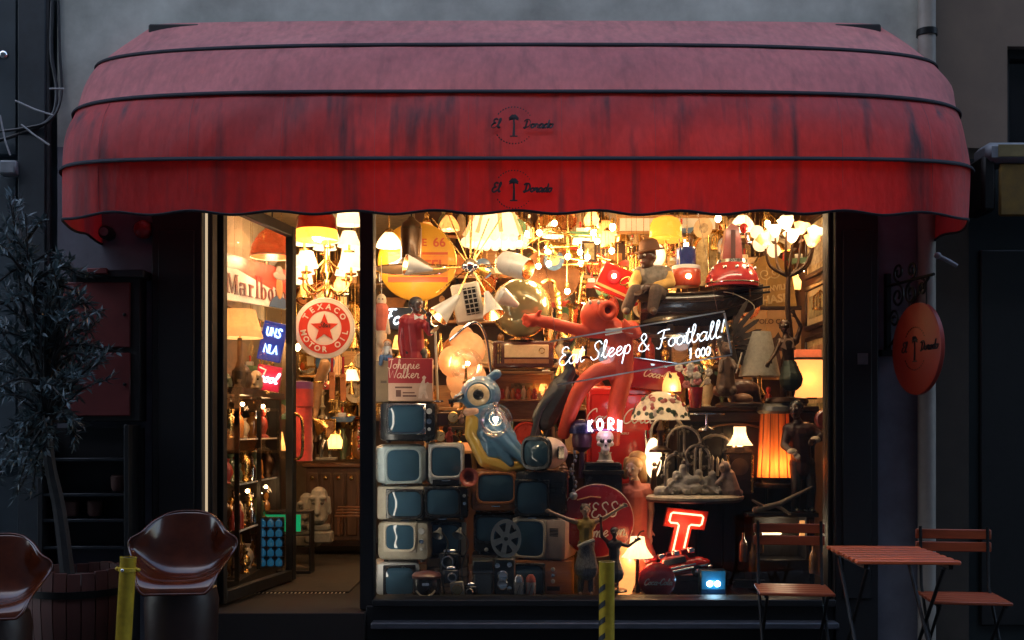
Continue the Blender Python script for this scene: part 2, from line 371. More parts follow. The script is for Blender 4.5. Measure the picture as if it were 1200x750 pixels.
aw = thing('shop_awning', 'wide faded red canvas awning with dark ribs over the shop window', 'awning', loc=(.0275, 0, 0))
LEV = [(.965, 2.635, 2.67, 7), (.975, 2.93, 2.675, 7), (.945, 3.14, 2.69, 6), (.865, 3.335, 2.715, 4), (.73, 3.54, 2.72, 3.5), (.55, 3.712, 2.66, 3.0), (.33, 3.875, 2.53, 2.6), (.08, 4.035, 2.34, 2.3)]
def lev(t):
    i = min(int(t), len(LEV)-2); f = t - i; q = [LEV[max(0, min(len(LEV)-1, i+d))] for d in (-1, 0, 1, 2)]
    if i == 0: return tuple(a+(b-a)*f for a, b in zip(q[1], q[2]))
    return tuple(.5*((2*b)+(c-a)*f+(2*a-5*b+4*c-d)*f*f+(3*b-a-3*c+d)*f**3) for a, b, c, d in zip(*q))
NA = 150
def outline(p, a, n):
    raw = []
    for i in range(901):
        ph = PI*i/900; c_, s_ = math.cos(ph), math.sin(ph)
        raw.append((-a*math.copysign(abs(c_)**(2/n), c_), -p*abs(s_)**(2/n)))
    d = [0]
    for i in range(1, len(raw)): d.append(d[-1] + math.dist(raw[i], raw[i-1]))
    out = []; j = 0
    for k in range(NA+1):
        t = d[-1]*k/NA
        while j < len(d)-2 and d[j+1] < t: j += 1
        f = (t-d[j])/max(1e-9, d[j+1]-d[j]); out.append((raw[j][0]+(raw[j+1][0]-raw[j][0])*f, raw[j][1]+(raw[j+1][1]-raw[j][1])*f, t))
    return out
def band(t0, t1, k, name, mat, sag=.006, valance=False, **kw):
    vs = []; fs = []
    for r_ in range(k+1):
        t = t0+(t1-t0)*r_/k; p, z, a, n = lev(t); e = sag*math.sin(PI*r_/k)
        for i, (x, y, s_) in enumerate(outline(p-e, a-e, n)):
            dz = 0; push = 0
            wv = .006*math.sin(s_*9+1.3*math.sin(s_*3.1)) + .005*noise.noise(Vector((s_*2.2, z*2, 4)))
            push = wv*(.4+1.1*(1-r_/k) if valance else 1.5*math.sin(PI*r_/k))
            if valance and r_ < 3:
                sc_ = math.cos(2*PI*s_/.455); dz = (-.0105*sc_ + .006*noise.noise(Vector((s_*1.3, 2, 0))))*(1-r_/3)
                if r_ == 0: VAL.append(None)
            l = math.hypot(x/a, y/p); nx, ny = x/a*abs(x/a)**3, y/p*abs(y/p)**3; q = math.hypot(nx, ny) or 1
            vs.append((x+nx/q*push, y+ny/q*push, z+dz))
    for r_ in range(k):
        for i in range(NA): a_ = r_*(NA+1)+i; fs.append((a_, a_+1, a_+NA+2, a_+NA+1))
    if valance: VAL[:] = vs[:NA+1]
    o = MB().raw(vs, fs).build(name, mat, aw, 80, **kw); return o
VAL = []
red1 = awning_mat('awning red', (.50, .014, .014), (.40, .012, .014), .8)
red2 = awning_mat('awning red stained', (.52, .032, .032), (.40, .032, .036), .95)
red3 = awning_mat('awning red bleached', (.70, .20, .20), (.58, .155, .16), .35)
red4 = awning_mat('awning red bleached pale', (.76, .27, .265), (.62, .21, .215), .3)
band(0, 1, 10, 'valance', red1, .0, True)
band(1, 3, 8, 'canvas_band', red2, label='stained red middle band of the awning canvas')
band(3, 5, 8, 'canvas_band', red3, label='sun-bleached pinkish band of the awning canvas')
band(5, 7, 8, 'canvas_band', red4, label='narrow bleached top band of the awning canvas')
for k_ in range(10):
    xs = -2.35 + k_*.52; pts_ = []
    for t_ in [x_*.25 for x_ in range(0, 13)]:
        p, z, a, n = lev(t_)
        if abs(xs) > a*.93: break
        y_ = -(p+.003)*(1-abs(xs/(a+.003))**n)**(1/n); pts_.append((xs, y_, z))
    MB().tube(pts_, .0014, 5).build('seam', M('stitched seam', (.26, .05, .055), .8, bump=0), aw)
piping = M('navy piping', (.008, .008, .014), .9, bump=0)
for t in (1, 3, 5):
    p, z, a, n = lev(t); MB().tube([(x, y-.004, z) for x, y, _ in outline(p+.006, a+.006, n)], .0165, 8, flat=.5).build('rib', piping, aw)
MB().tube([(x, y, z) for x, y, z in VAL], .008, 6).build('hem', piping, aw)
for x in (-2.2, -.75, .75, 2.2):
    MB().tube([(x, -.02, 3.0), (x, -.5, 2.95), (x, -.93, 2.93)], .014, 8).build('arm', iron, aw)
MB().box(-2.35, -.07, 3.955, 2.33, 0, 4.02, .01).build('cassette', black, aw)
ink = M('faded black print', (.018, .012, .016), .7, bump=0)
def palm_logo(par, m, k, name='logo'):
    """ring of small marks, a palm, and two words either side"""
    mb = MB()
    for a0 in list(range(35, 150, 9)) + list(range(215, 330, 9)):
        a = R(a0); mb.tube([m @ Vector((math.cos(a)*k*1.0, 0, math.sin(a)*k)), m @ Vector((math.cos(a)*k*1.0+math.sin(a)*k*.07, 0, math.sin(a)*k-math.cos(a)*k*.07 + k*.03))], k*.035, 5, flat=.4)
    mb.tube([m @ Vector((0, 0, -.55*k)), m @ Vector((.02*k, 0, 0)), m @ Vector((0, 0, .4*k))], [k*.07, k*.05, k*.05], 6, flat=.4)
    for a0 in (10, 50, 90, 130, 170, -25, 205):
        a = R(a0); mb.tube([m @ Vector((0, 0, .42*k)), m @ Vector((math.cos(a)*k*.15, 0, .42*k+math.sin(a)*k*.14+k*.03)), m @ Vector((math.cos(a)*k*.27, 0, .42*k+math.sin(a)*k*.17-k*.06))], [k*.09, k*.08, k*.02], 5, flat=.4)
    mb.tube([m @ Vector((-.2*k, 0, -.58*k)), m @ Vector((.2*k, 0, -.58*k))], k*.04, 5, flat=.4)
    strokes('El', k*.25, k*.055, m @ Matrix.Translation((-.95*k, 0, -.12*k)), mb, flat=.4)
    strokes('Dorado', k*.22, k*.055, m @ Matrix.Translation((1.25*k, 0, -.12*k)), mb, flat=.4)
    return mb.build(name, ink, par)
q = W(602, 222, -.985) - aw.location; palm_logo(aw, at(q.x, q.y+.004, q.z), .105)
q = W(602, 147, -.965) - aw.location; palm_logo(aw, at(q.x, -.963, q.z, rot(x=-9)), .108)

# ================================================================== shop front
sf = thing('shop_frontage', 'black painted shop front frame round the big lit window', 'shop front', loc=(0, 0, 0))
Z0, ZT = .345, 3.02
def xp(px): return (px-600)*PX
B_ = lambda n, *a, mat=black, **k: MB().box(*a, .006).build(n, mat, sf, **k)
B_('pilaster', xp(182), -.07, 0, xp(240), .14, 3.25); B_('pilaster', xp(975), -.07, 0, xp(1025), .14, 3.25)
B_('panel_moulding', xp(190), -.085, .35, xp(232), -.07, 2.7); B_('panel_moulding', xp(983), -.085, .35, xp(1017), -.07, 2.7)
B_('door_jamb', xp(240), 0, .27, xp(249), .12, ZT); B_('mullion', xp(422), -.02, .27, xp(438), .12, ZT); B_('jamb', xp(970), -.01, .27, xp(975), .12, ZT)
B_('header', xp(182), -.06, ZT, xp(1025), .14, 3.25); B_('sill', xp(438), -.09, .30, xp(975), .14, Z0)
B_('plinth', xp(430), -.05, 0, xp(975), .1, .30); B_('ledge', xp(438), -.16, .17, xp(975), -.05, .21, mat=M('slate ledge', (.06, .065, .08), .35))
B_('threshold', xp(240), -.10, 0, xp(430), .14, .262, mat=M('worn step', (.016, .011, .009), .9))
MB().box(xp(438), .05, Z0, xp(970), .056, ZT).build('pane', pane_glass, sf)
MB().box(xp(1000), -.089, 1.42+(505-428)*PX, xp(1012), -.085, 1.42+(505-415)*PX).build('number_plate', M('plate grey', (.13, .13, .14), .4), sf)
ledm = glow('light strip warm', (1, .74, .46), 5.6)
MB().box(xp(440), .122, 2.985, xp(968), .2, 3.01).build('light_strip', ledm, sf); MB().box(xp(427), .122, .40, xp(432), .135, 2.95).build('light_strip', glow('light strip neutral', (1, .90, .74), 3.0), sf)
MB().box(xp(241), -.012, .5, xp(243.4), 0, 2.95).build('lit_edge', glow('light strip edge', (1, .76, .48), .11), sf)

# glazed screen standing open into the shop
A0 = Vector((xp(250), .14, 0)); A1 = Vector(((343-600)*S(1.35), 1.35, 0)); dv = (A1-A0); LN = dv.length; an = math.degrees(math.atan2(dv.y, dv.x))
gd = thing('glass_door', 'tall black framed glass door standing open into the shop', 'door', loc=A0, rz=an)
D_ = lambda n, *a, mat=black: MB().box(*a, .005).build(n, mat, gd)
D_('stile', 0, -.03, .28, .06, .03, 2.98); D_('stile', LN-.07, -.03, .28, LN, .03, 2.98); D_('top_rail', .06, -.028, 2.9, LN-.07, .028, 2.98); D_('bottom_rail', .06, -.028, .28, LN-.07, .028, .36)
MB().box(.06, -.003, .36, LN-.07, .003, 2.9).build('pane', glass_sheet('door glass', (.98, .98, .98), .16, .01, .0), gd)
MB().tube(smooth_path([(LN-.035, -.03, 1.2), (LN-.035, -.09, 1.25), (LN-.035, -.09, 1.5), (LN-.035, -.03, 1.55)]), .012, 8).build('handle', brass, gd)
# street fittings ---------------------------------------------------------------
pipe_m = M('painted drainpipe', (.26, .235, .20), .55, v=.15, sc=8)
dp = thing('drainpipe', 'pale drainpipe running up the joint right of the awning', 'drainpipe', 1086, 763, -.06)
dp['u'] = 1.0
MB().cyl((0, 0, 0), (0, 0, 9), .055, n=14).build('pipe', pipe_m, dp)
for z in (.6, 2.0, 3.95, 6): MB().lathe([(.055, -.02), (.064, -.02), (.064, .02), (.055, .02)], 14, at(0, 0, z), cap=False).box(-.012, .05, z-.015, .012, .06, z+.015).build('bracket', iron, dp)
# wires at left
cb = M('cable rubber', (.02, .021, .024), .5)
for i, (pts, r_) in enumerate([([(62, -20, -.02), (60, 60, -.03), (66, 100, -.03), (64, 130, -.05), (50, 146, -.06), (20, 158, -.03), (-20, 170, -.02)], .012), ([(68, -20, -.02), (70, 60, -.02), (72, 110, -.03), (60, 140, -.08), (30, 150, -.05), (-20, 156, -.02)], .009), ([(56, -20, -.01), (57, 300, -.01), (56, 763, -.01)], .02)]):
    p = [W(*q) for q in pts]; o = MB().tube(smooth_path([v - p[-1] for v in p]), r_, 8).build('wall_cable', cb); o.location = p[-1]
    tag(o, ['thick drooping black cable bending away left of the awning', 'thin loose black cable looping beside the thick one', 'straight black conduit running down the blue wall to the pavement'][i], 'cable')
for i, pts in enumerate([[(18, 118), (40, 128), (62, 135)], [(25, 146), (40, 158), (58, 170)], [(0, 135), (6, 165), (12, 182)], [(58, 104), (75, 104)]]):
    p = [W(*q, -.1) for q in pts]; o = MB().tube([v-p[0] for v in p], .006, 6).build('cable_tie', M('grey cable end', (.35, .36, .37), .5)); o.location = p[0]
    tag(o, ['pale loose wire end sticking up left above the cables', 'pale wire end hanging below the looping cables', 'pale wire dropping to the small box at the left edge', 'short pale clip across the cables beside the awning'][i], 'wire')
bx = thing('junction_box', 'small grey box on the blue wall under the loose wires', 'junction box', 15, 208, 0)
MB().box(-10, -14, 0, 10, 0, 17, 1.5).build('housing', M('grey plastic', (.25, .27, .29), .5), bx); MB().box(-8, -15, 2, 8, -14, 15, .5).build('lid', M('grey plastic lid', (.2, .22, .24), .5), bx)
sp = thing('spotlight', 'small chrome ended lamp arm at the top left edge', 'lamp', -10, 55, .03)
MB().tube([(-12, 0, 6), (8, -12, -4), (22, -20, -15)], 2.6, 8).build('arm', iron, sp); MB().ball((25, -22, -17), (5.5, 5.5, 5.5)).build('lamp_head', chrome, sp)
# two fittings under awning
for i, (x, y) in enumerate(((129, 283), (170, 279))):
    o = thing('alarm_bell' if i else 'wall_lamp', ['small round black fitting under the left awning corner', 'red and white alarm bell beside the black pilaster under the awning'][i], 'wall fitting', x, y, -.001)
    if i == 0:
        MB().lathe([(7, 0), (8, 5), (8, 16), (6, 19), (0, 19)], 16, FACE @ Matrix.Translation((0, 8, 0))).build('housing', black, o)
        MB().lathe([(5, 0), (5, 1.5), (0, 2)], 14, at(0, -19, 8, FACE)).build('lens', M('lens grey', (.2, .2, .22), .15), o)
    else:
        MB().lathe([(9, 0), (9, 4), (0, 4)], 18, at(0, 0, 11, FACE)).build('backplate', M('alarm white', (.5, .5, .5), .4), o)
        MB().lathe([(11, 0), (10.5, 5), (7, 9), (0, 10.5)], 18, at(0, -4, 9, FACE)).build('dome', M('alarm red', (.3, .03, .03), .3), o)
# red cabinet, shelf beneath
cabr = M('oxblood paint', (.13, .02, .02), .5, v=.2, sc=5)
mc = thing('menu_cabinet', 'dark red double door wall cabinet with black frame beside the olive tree', 'cabinet', 125, 492, 0, u=1)
s_ = PX
def cb_(n, x0, y0, x1, y1, d0, d1, mat): return MB().box((x0-125)*s_, d0, (492-y1)*s_, (x1-125)*s_, d1, (492-y0)*s_, .006).build(n, mat, mc)
cb_('frame', 78, 328, 172, 494, -.12, 0, black); cb_('top_board', 92, 320, 178, 329, -.16, 0, black); cb_('number_box', 115, 319, 138, 326, -.19, -.161, cabr)
for a, b in ((334, 409), (415, 488)): o = cb_('door', 84, a, 161, b, -.135, -.12, cabr); MB().ball(((155-125)*s_, -.14, (492-(a+b)/2)*s_), .012).build('knob', iron, o)
sh = thing('wall_shelf', 'dim black shelf unit under the red wall cabinet', 'shelf', 115, 640, -.02, u=1)
MB().box(-.3, -.03, 0, .3, 0, .76).build('back', black, sh)
for z in (0, .17, .33, .55): MB().box(-.28, -.2, z, .24, -.03, z+.02, .003).build('shelf_board', M('shelf blue grey', (.009, .012, .015), .4), sh)
for x in (-.3, .24): MB().box(x, -.21, -.6, x+.03, 0, .78, .003).build('upright', black, sh)
for i in range(3):
    o = MB().lathe([(.035, 0), (.045, .02), (.05, .09), (.04, .1), (0, .1)], 14).build('flower_pot', M('dark clay', (.10, .04, .03), .7)); o.location = W(115, 640, -.14) + Vector((-.17+i*.15, 0, .19 if i < 2 else .35)); 
    tag(o, ['small clay pot at the tree end of the dim shelf', 'small clay pot in the middle of the dim shelf', 'small clay pot on the upper board of the dim shelf'][i], 'pot')

# ================================================================== half barrel with olive tree
stv = M('barrel stave', (.055, .013, .008), .6, v=.5, sc=8, stretch=(1, 1, .15))
bar = thing('barrel_planter', 'half barrel planter of reddish staves holding the olive tree', 'planter', 92, 0, -.75, u=1); bar.location.z = .012
NST = 22; st0 = None
for i in range(NST):
    a0, a1 = 2*PI*i/NST+.012, 2*PI*(i+1)/NST-.012
    prof = [(.21, 0), (.255, .2), (.27, .42), (.262, .62)]
    if st0 is None:
        vs = []
        for r_, z in prof:
            for rr in (r_, r_-.025):
                for a in (a0, a1): vs.append((rr*math.cos(a), rr*math.sin(a), z))
        fs = []
        for j in range(3): b0 = j*4; fs += [(b0, b0+1, b0+5, b0+4), (b0+3, b0+2, b0+6, b0+7), (b0+2, b0, b0+4, b0+6), (b0+1, b0+3, b0+7, b0+5)]
        fs += [(0, 2, 3, 1), (12, 13, 15, 14)]
        st0 = o = MB().raw(vs, fs).build('stave', stv, bar, 20)
    else:
        o = st0.copy(); COL.objects.link(o); o.rotation_euler = (0, 0, 2*PI*i/NST)
    o.scale = (1, 1, 1+.012*math.sin(i*5.1))
for z, r_ in ((.1, .236), (.5, .2715)): MB().lathe([(r_, z-.02), (r_+.005, z-.02), (r_+.008, z+.02), (r_, z+.02)], 40, cap=False).build('hoop', iron, bar)
MB().lathe([(.24, .55), (.1, .58), (0, .575)], 24).build('soil', M('soil', (.03, .02, .015), .95, bump=.6), bar)
tree = thing('olive_tree', 'small olive tree with narrow silvery leaves in the half barrel', 'tree', 80, 0, -.75, u=1); tree.location.z = .58
T0 = tree.location
def tl(px, py, Y): return W(px, py, Y) - T0
bark = M('olive bark', (.02, .018, .017), .85, v=.4, sc=25, bump=.5)
tr = MB(); root = [Vector((0, 0, -.03)), tl(70, 600, -.76), tl(58, 540, -.78), tl(55, 480, -.76), tl(55, 420, -.75), tl(40, 350, -.75), tl(28, 285, -.72)]
tp = smooth_path(root, 4); tr.tube(tp, [.04*(1-.8*i/(len(tp)-1))+.004 for i in range(len(tp))], 8)
tr.build('trunk', bark, tree)
lv = MB(); br = MB(); rnd = random.Random(3)
tips = [(0, 300), (22, 232), (30, 262), (60, 318), (80, 300), (92, 330), (15, 350), (110, 375), (125, 378), (60, 380), (130, 432), (100, 410), (10, 420), (-15, 340), (-25, 390), (80, 450), (40, 450), (5, 470), (-20, 460), (60, 350), (30, 400), (90, 380), (118, 410), (0, 380), (45, 330), (70, 420), (100, 440), (20, 490), (-30, 430), (120, 420), (45, 490), (12, 262), (36, 300), (75, 345), (3, 520), (10, 540), (40, 530), (-10, 560), (62, 520), (72, 480), (25, 575), (50, 560), (90, 500)]
def leaf(p, d, up, ln, wd):
    s__ = d.cross(up).normalized()*wd; n_ = s__.cross(d).normalized()*wd*.35
    lv.raw([p, p+d*ln*.45+s__+n_, p+d*ln, p+d*ln*.45-s__+n_, p+d*ln*.5], [(0, 4, 1), (1, 4, 2), (2, 4, 3), (3, 4, 0)])
for (tx, ty) in tips:
    for rep in range(3):
        Yt = -.75 + rnd.uniform(-.34, .34); e = tl(tx + rnd.gauss(0, 9), ty + rnd.gauss(0, 9), Yt)
        b0 = tp[rnd.randint(int(len(tp)*.5), len(tp)-1)]
        if e.z < b0.z - .2: b0 = tp[int(len(tp)*.45)]
        c_ = b0.lerp(e, .5) + Vector((rnd.uniform(-.05, .05), rnd.uniform(-.05, .05), .06)); pth = smooth_path([b0, c_, e], 7)
        br.tube(pth, [.010*(1-i/len(pth))+.0022 for i in range(len(pth))], 5)
        for i in range(5, len(pth)):
            t_ = (pth[i]-pth[i-1]).normalized()
            for k_ in range(2 if i < 9 else 4):
                d = (t_*.7 + Vector((rnd.gauss(0, .7), rnd.gauss(0, .7), rnd.gauss(.15, .6)))).normalized()
                leaf(pth[i].lerp(pth[i-1], rnd.random()), d, Vector((rnd.gauss(0, .4), rnd.gauss(0, .4), 1)).normalized(), rnd.uniform(.045, .085), rnd.uniform(.007, .012))
br.build('branches', bark, tree)
lv.build('crown', M('olive leaf', (.065, .10, .11), .42, v=.7, sc=18, tl=.15, bump=0), tree, kind='stuff')

# ================================================================== shell chairs
shell_m = M('glossy brown plastic', (.07, .013, .004), .16, v=.35, sc=9, bump=.03, dr=.06)
def shell_chair(lbl):
    t = thing('shell_chair', lbl, 'chair', loc=(0, 0, 0), group='brown shell chairs on the pavement'); NU, NV = 24, 22
    cen = [(-.25, -.035), (-.235, .0), (-.17, .03), (-.02, .005), (.1, .015), (.17, .09), (.205, .2), (.235, .32), (.255, .405)]
    wid = [.17, .205, .235, .27, .31, .305, .25, .195, .135]; lif = [0, .0, .045, .13, .19, .165, .09, .03, -.02]; fwd = [0, 0, 0, .02, .06, .12, .13, .085, .04]
    def ip(L_, v):
        f = v*(len(L_)-1); i = min(int(f), len(L_)-2); f -= i; g = lambda k: L_[max(0, min(len(L_)-1, k))]
        a, b, c, d = g(i-1), g(i), g(i+1), g(i+2); return .5*((2*b)+(c-a)*f+(2*a-5*b+4*c-d)*f*f+(3*b-a-3*c+d)*f**3)
    vs = []; fs = []
    for j in range(NV+1):
        v = j/NV; y, z = ip([c[0] for c in cen], v), ip([c[1] for c in cen], v); wd, lf, fw = ip(wid, v), ip(lif, v), ip(fwd, v)
        for i in range(NU+1):
            u = i/NU*2-1; au = abs(u); vs.append((wd*math.copysign(au**.92, u), y-fw*au**2.2, z+lf*au**2.6))
    for j in range(NV):
        for i in range(NU): a = j*(NU+1)+i; fs.append((a, a+1, a+NU+2, a+NU+1))
    sh_ = MB().raw(vs, fs).build('shell', shell_m, t, 180); sh_.location = (0, 0, .585)
    md = sh_.modifiers.new('t', 'SOLIDIFY'); md.thickness = .009; md.offset = 0
    edge = [vs[i] for i in range(NU+1)] + [vs[j*(NU+1)+NU] for j in range(1, NV+1)] + [vs[NV*(NU+1)+i] for i in range(NU-1, -1, -1)] + [vs[j*(NU+1)] for j in range(NV-1, 0, -1)]
    rm = MB().tube(edge, .0085, 6, True).build('rim', shell_m, t, 180); rm.location = (0, 0, .585)
    MB().lathe([(.19, 0), (.2, .02), (.215, .48), (.2, .555), (.17, .575)], 32).build('pedestal', M('brown pedestal', (.022, .007, .004), .45), t)
    return t
c1 = shell_chair('glossy brown shell chair on a drum base left of the open door'); c1.location = W(213, 0, -1.0); c1.location.z = .04; c1.rotation_euler = (0, 0, R(7))
c2 = dup(c1, Vector((W(-8, 0, -1.45).x, -1.45, .012)), 14, 'glossy brown shell chair cut off by the left edge of the picture'); c1.scale = (.93,)*3; c2.scale = (.87,)*3

# ================================================================== bollards
yel = M('yellow bollard paint', (.50, .33, .02), .45, v=.25, sc=16)
def bollard(lbl, px, Y, top, lean, stripes):
    t = thing('bollard', lbl, 'bollard', px, 0, Y, 'yellow bollards at the pavement edge', u=1); t.location.z = 0; t.rotation_euler = (0, R(lean), 0)
    MB().lathe([(.041, 0), (.041, top-.004), (.043, top), (.036, top)], 22, cap=False).build('post', yel, t)
    MB().lathe([(.036, top-.01), (.034, top-.006), (0, top-.006)], 20).build('cap', M('bollard cap', (.05, .05, .04), .5), t)
    MB().lathe([(.07, 0), (.07, .01), (.05, .02), (.041, .02)], 20, cap=False).build('base_plate', iron, t)
    if not stripes:
        MB().lathe([(.041, top-.075), (.047, top-.073), (.047, top-.055), (.041, top-.053)], 22, cap=False).build('collar', yel, t)
        for s__ in (-1, 1): MB().ball((.055*s__, 0, top-.064), .011).build('bolt', yel, t)
        MB().ball((-.01, -.05, top-.064), (.009, .006, .009)).build('bolt', chrome, t)
    else:
        for k_ in range(4):
            zc = top-.15-k_*.085; vs = []; fs = []
            for i in range(15):
                a = R(176+i*5.6); o_ = .04*(i/14)
                for dz in (0, .03): vs.append((.0422*math.cos(a), .0422*math.sin(a), zc+o_+dz-.03))
            fs = [(2*i, 2*i+2, 2*i+3, 2*i+1) for i in range(14)]; MB().raw(vs, fs).build('stripe', M('black stripe', (.015, .015, .015), .5), t)
bollard('plain yellow bollard leaning beside the brown chair', 140, -1.35, .765, 3.5, False)
bollard('yellow bollard with black slanting stripes in front of the window', 711, -1.3, .735, 0, True)

# ================================================================== bistro set
slat_m = M('orange red slat', (.52, .085, .018), .4, v=.4, sc=12, stretch=(.2, 1, 1), coat=.3)
bt = thing('bistro_table', 'folding bistro table with orange red slats on the pavement', 'table', loc=W(1041, 0, -.86)); bt.location.z = .012; bt.rotation_euler = (0, 0, R(-4))
for i in range(7): MB().box(-.27, -.40+i*.115, .70, .27, -.338+i*.115, .722, .005).build('slat', slat_m, bt)
for x in (-.22, .22): MB().box(x-.012, -.39, .675, x+.012, .37, .70, .002).build('top_bar', iron, bt)
for x in (-.2, .2):
    for s__ in (-1, 1): MB().tube([(x+.01*s__, -.3*s__, .67), (x+.01*s__, .3*s__, .02)], .011, 8).build('leg', iron, bt)
MB().tube([(-.2, .3, .05), (.2, .3, .05)], .008, 6).build('stretcher', iron, bt)
def folding_chair(lbl):
    t = thing('folding_chair', lbl, 'chair', loc=(0, 0, 0), group='folding slatted bistro chairs')
    for i in range(5): MB().box(-.215, -.20+i*.082, .448, .215, -.127+i*.082, .466, .004).build('slat', M('faded orange slat', (.27, .05, .014), .45, v=.4, sc=12, stretch=(.2, 1, 1)), t)
    for z in (.70, .775): MB().box(-.215, .235, z, .215, .253, z+.058, .004, at(0, .0, 0)).build('back_slat', M('faded orange slat', (.27, .05, .014), .45, v=.4, sc=12, stretch=(.2, 1, 1)), t)
    for x in (-.19, .19):
        MB().tube([(x, .228, .85), (x, .2, .5), (x, -.2, .0)], .0095, 8).build('back_leg', iron, t)
        MB().tube([(x*.9, -.19, .44), (x*.9, .05, .22), (x*.9, .26, 0)], .0095, 8).build('leg', iron, t)
        MB().box(x*.95-.008, -.2, .435, x*.95+.008, .2, .448).build('seat_bar', iron, t)
    MB().tube([(-.17, .2, .06), (.17, .2, .06)], .007, 6).build('stretcher', iron, t)
    return t
f1 = folding_chair('orange slatted folding chair in front of the window corner, left of the bistro table'); f1.location = W(930, 0, -.5); f1.location.z = .012; f1.rotation_euler = (0, 0, R(-8))
f2 = dup(f1, Vector((W(1129, 0, -.75).x, -.75, -.02)), -9, 'orange slatted folding chair against the dark doorway, right of the bistro table')
f2.location.z = .0

# ================================================================== oval hanging sign on scrolled bracket
hs = thing('hanging_sign', 'round red hanging sign with a palm emblem on an iron bracket', 'sign', 1040, 372, -.02, u=1)
bk = MB(); bk.box(-.015, -.02, -.22, .015, .02, .28); bk.tube([(0, 0, .2), (.0, -.55, .2)], .01, 8)
hs.rotation_euler = (0, 0, R(9))
def spiral(c, r0, turns, a0, k=26, sg=1): return [(0, c[0]+r0*(1-.75*i/k)*math.cos(a0+sg*turns*2*PI*i/k), c[1]+r0*(1-.75*i/k)*math.sin(a0+sg*turns*2*PI*i/k)) for i in range(k+1)]
for c_, r_, a0, sg in (((-.13, .12), .075, PI*.5, 1), ((-.29, .12), .07, PI*.5, -1), ((-.09, -.02), .06, 0, 1), ((-.42, .14), .05, PI/2, 1), ((-.14, .27), .06, -PI/2, 1), ((-.3, .26), .055, -PI/2, -1)): bk.tube(spiral(c_, r_, 1.4, a0, 26, sg), .008, 6)
bk.tube(smooth_path([(0, 0, -.2), (0, -.16, -.1), (0, -.34, .08), (0, -.5, .19)]), .009, 6)
bk.box(-.05, -.02, -.25, .05, .02, -.21); bk.build('bracket', iron, hs)
disc_c = (0, -.37, -.23)
sign_red = M('sign red', (.27, .02, .009), .45, v=.12, sc=6)
md_ = at(*disc_c, Matrix.Rotation(R(90), 4, 'Y') @ Matrix.Rotation(R(180), 4, 'Z'))
face_dir = Matrix.Rotation(R(-90), 4, 'Z')
dm = Matrix.Translation(disc_c) @ face_dir
dk = MB().lathe([(.272, -.018), (.28, -.012), (.28, .012), (.272, .018)], 48, dm @ FACE).build('disc', sign_red, hs)
palm_logo(hs, dm @ Matrix.Translation((-.0, -.019, -.0)), .13, 'emblem')
for y in (-.27, -.47): MB().tube([(0, y, .2), (0, y, .03)], .005, 6).build('hanger', iron, hs)
# neighbour's folded awning
na = thing('folded_awning', 'rolled blue grey awning box with mustard canvas over the dark doorway', 'awning', 1170, 200, -.02, u=1)
MB().box(-.17, -.22, .0, 1.6, 0, .13, .03).build('cassette', M('blue grey awning metal', (.15, .18, .21), .4, v=.1), na)
for i in range(4): MB().box(-.1+i*.35, -.224, .035, .1+i*.35, -.22, .11).build('stripe', M('mustard stripe', (.16, .13, .05), .6), na)
MB().box(-.08, -.2, -.33, 1.6, -.17, .0, .01).build('canvas', M('mustard canvas', (.13, .08, .012), .8, v=.3), na)
MB().box(-.19, -.2, -.3, -.1, .05, .05, .02).build('bracket', iron, na)
sc2 = thing('awning_arm', 'small grey metal arm end below the right awning corner', 'bracket', 1112, 306, -.2, u=1)
MB().tube([(-.06, 0, .03), (.0, 0, .0), (.05, 0, -.03)], .014, 8).build('arm', M('grey plastic'), sc2); MB().ball((-.07, 0, .035), .022).build('joint', M('grey plastic'), sc2)
# ================================================================== shop interior shell
plank = M('floor planks', (.014, .008, .006), .88, v=.35, sc=5, stretch=(1, .15, 1))
plaster = M('warm plaster', (.22, .15, .09), .85, v=.25, sc=3, bump=.2)
panel_m = M('honey panelling', (.09, .042, .018), .5, v=.35, sc=6, stretch=(3, 3, .25))
struct(MB().box(-2.4, .14, 0, 2.6, 4.6, .255).build('shop_floor', plank))
MB().box(0, 0, 0, .01, .01, .01)
iw = struct(MB().box(-2.4, .36, .25, -2.28, 4.6, 3.5).build('shop_wall', plaster))
struct(MB().box(2.46, .36, .25, 2.58, 4.6, 3.5).build('shop_wall', panel_m))
struct(MB().box(-2.4, 4.5, .25, 2.58, 4.62, 3.5).build('shop_wall', plaster))
struct(MB().box(-2.4, .15, 3.42, 2.58, 4.6, 3.5).build('shop_ceiling', M('ceiling paint', (.30, .22, .14), .85)))
struct(MB().box(-.85, 2.5, .25, 2.46, 2.58, 3.42).build('shop_partition', panel_m))
dpf = thing('display_platform', 'low dark boarded platform under the window display', 'platform', loc=(0, 0, 0))
pl0 = None
for i in range(22):
    MB().box(-.86+i*.133, .145, .256, -.86+i*.133+.129, 1.75, .31, .003).build('plank', darkwood, dpf)

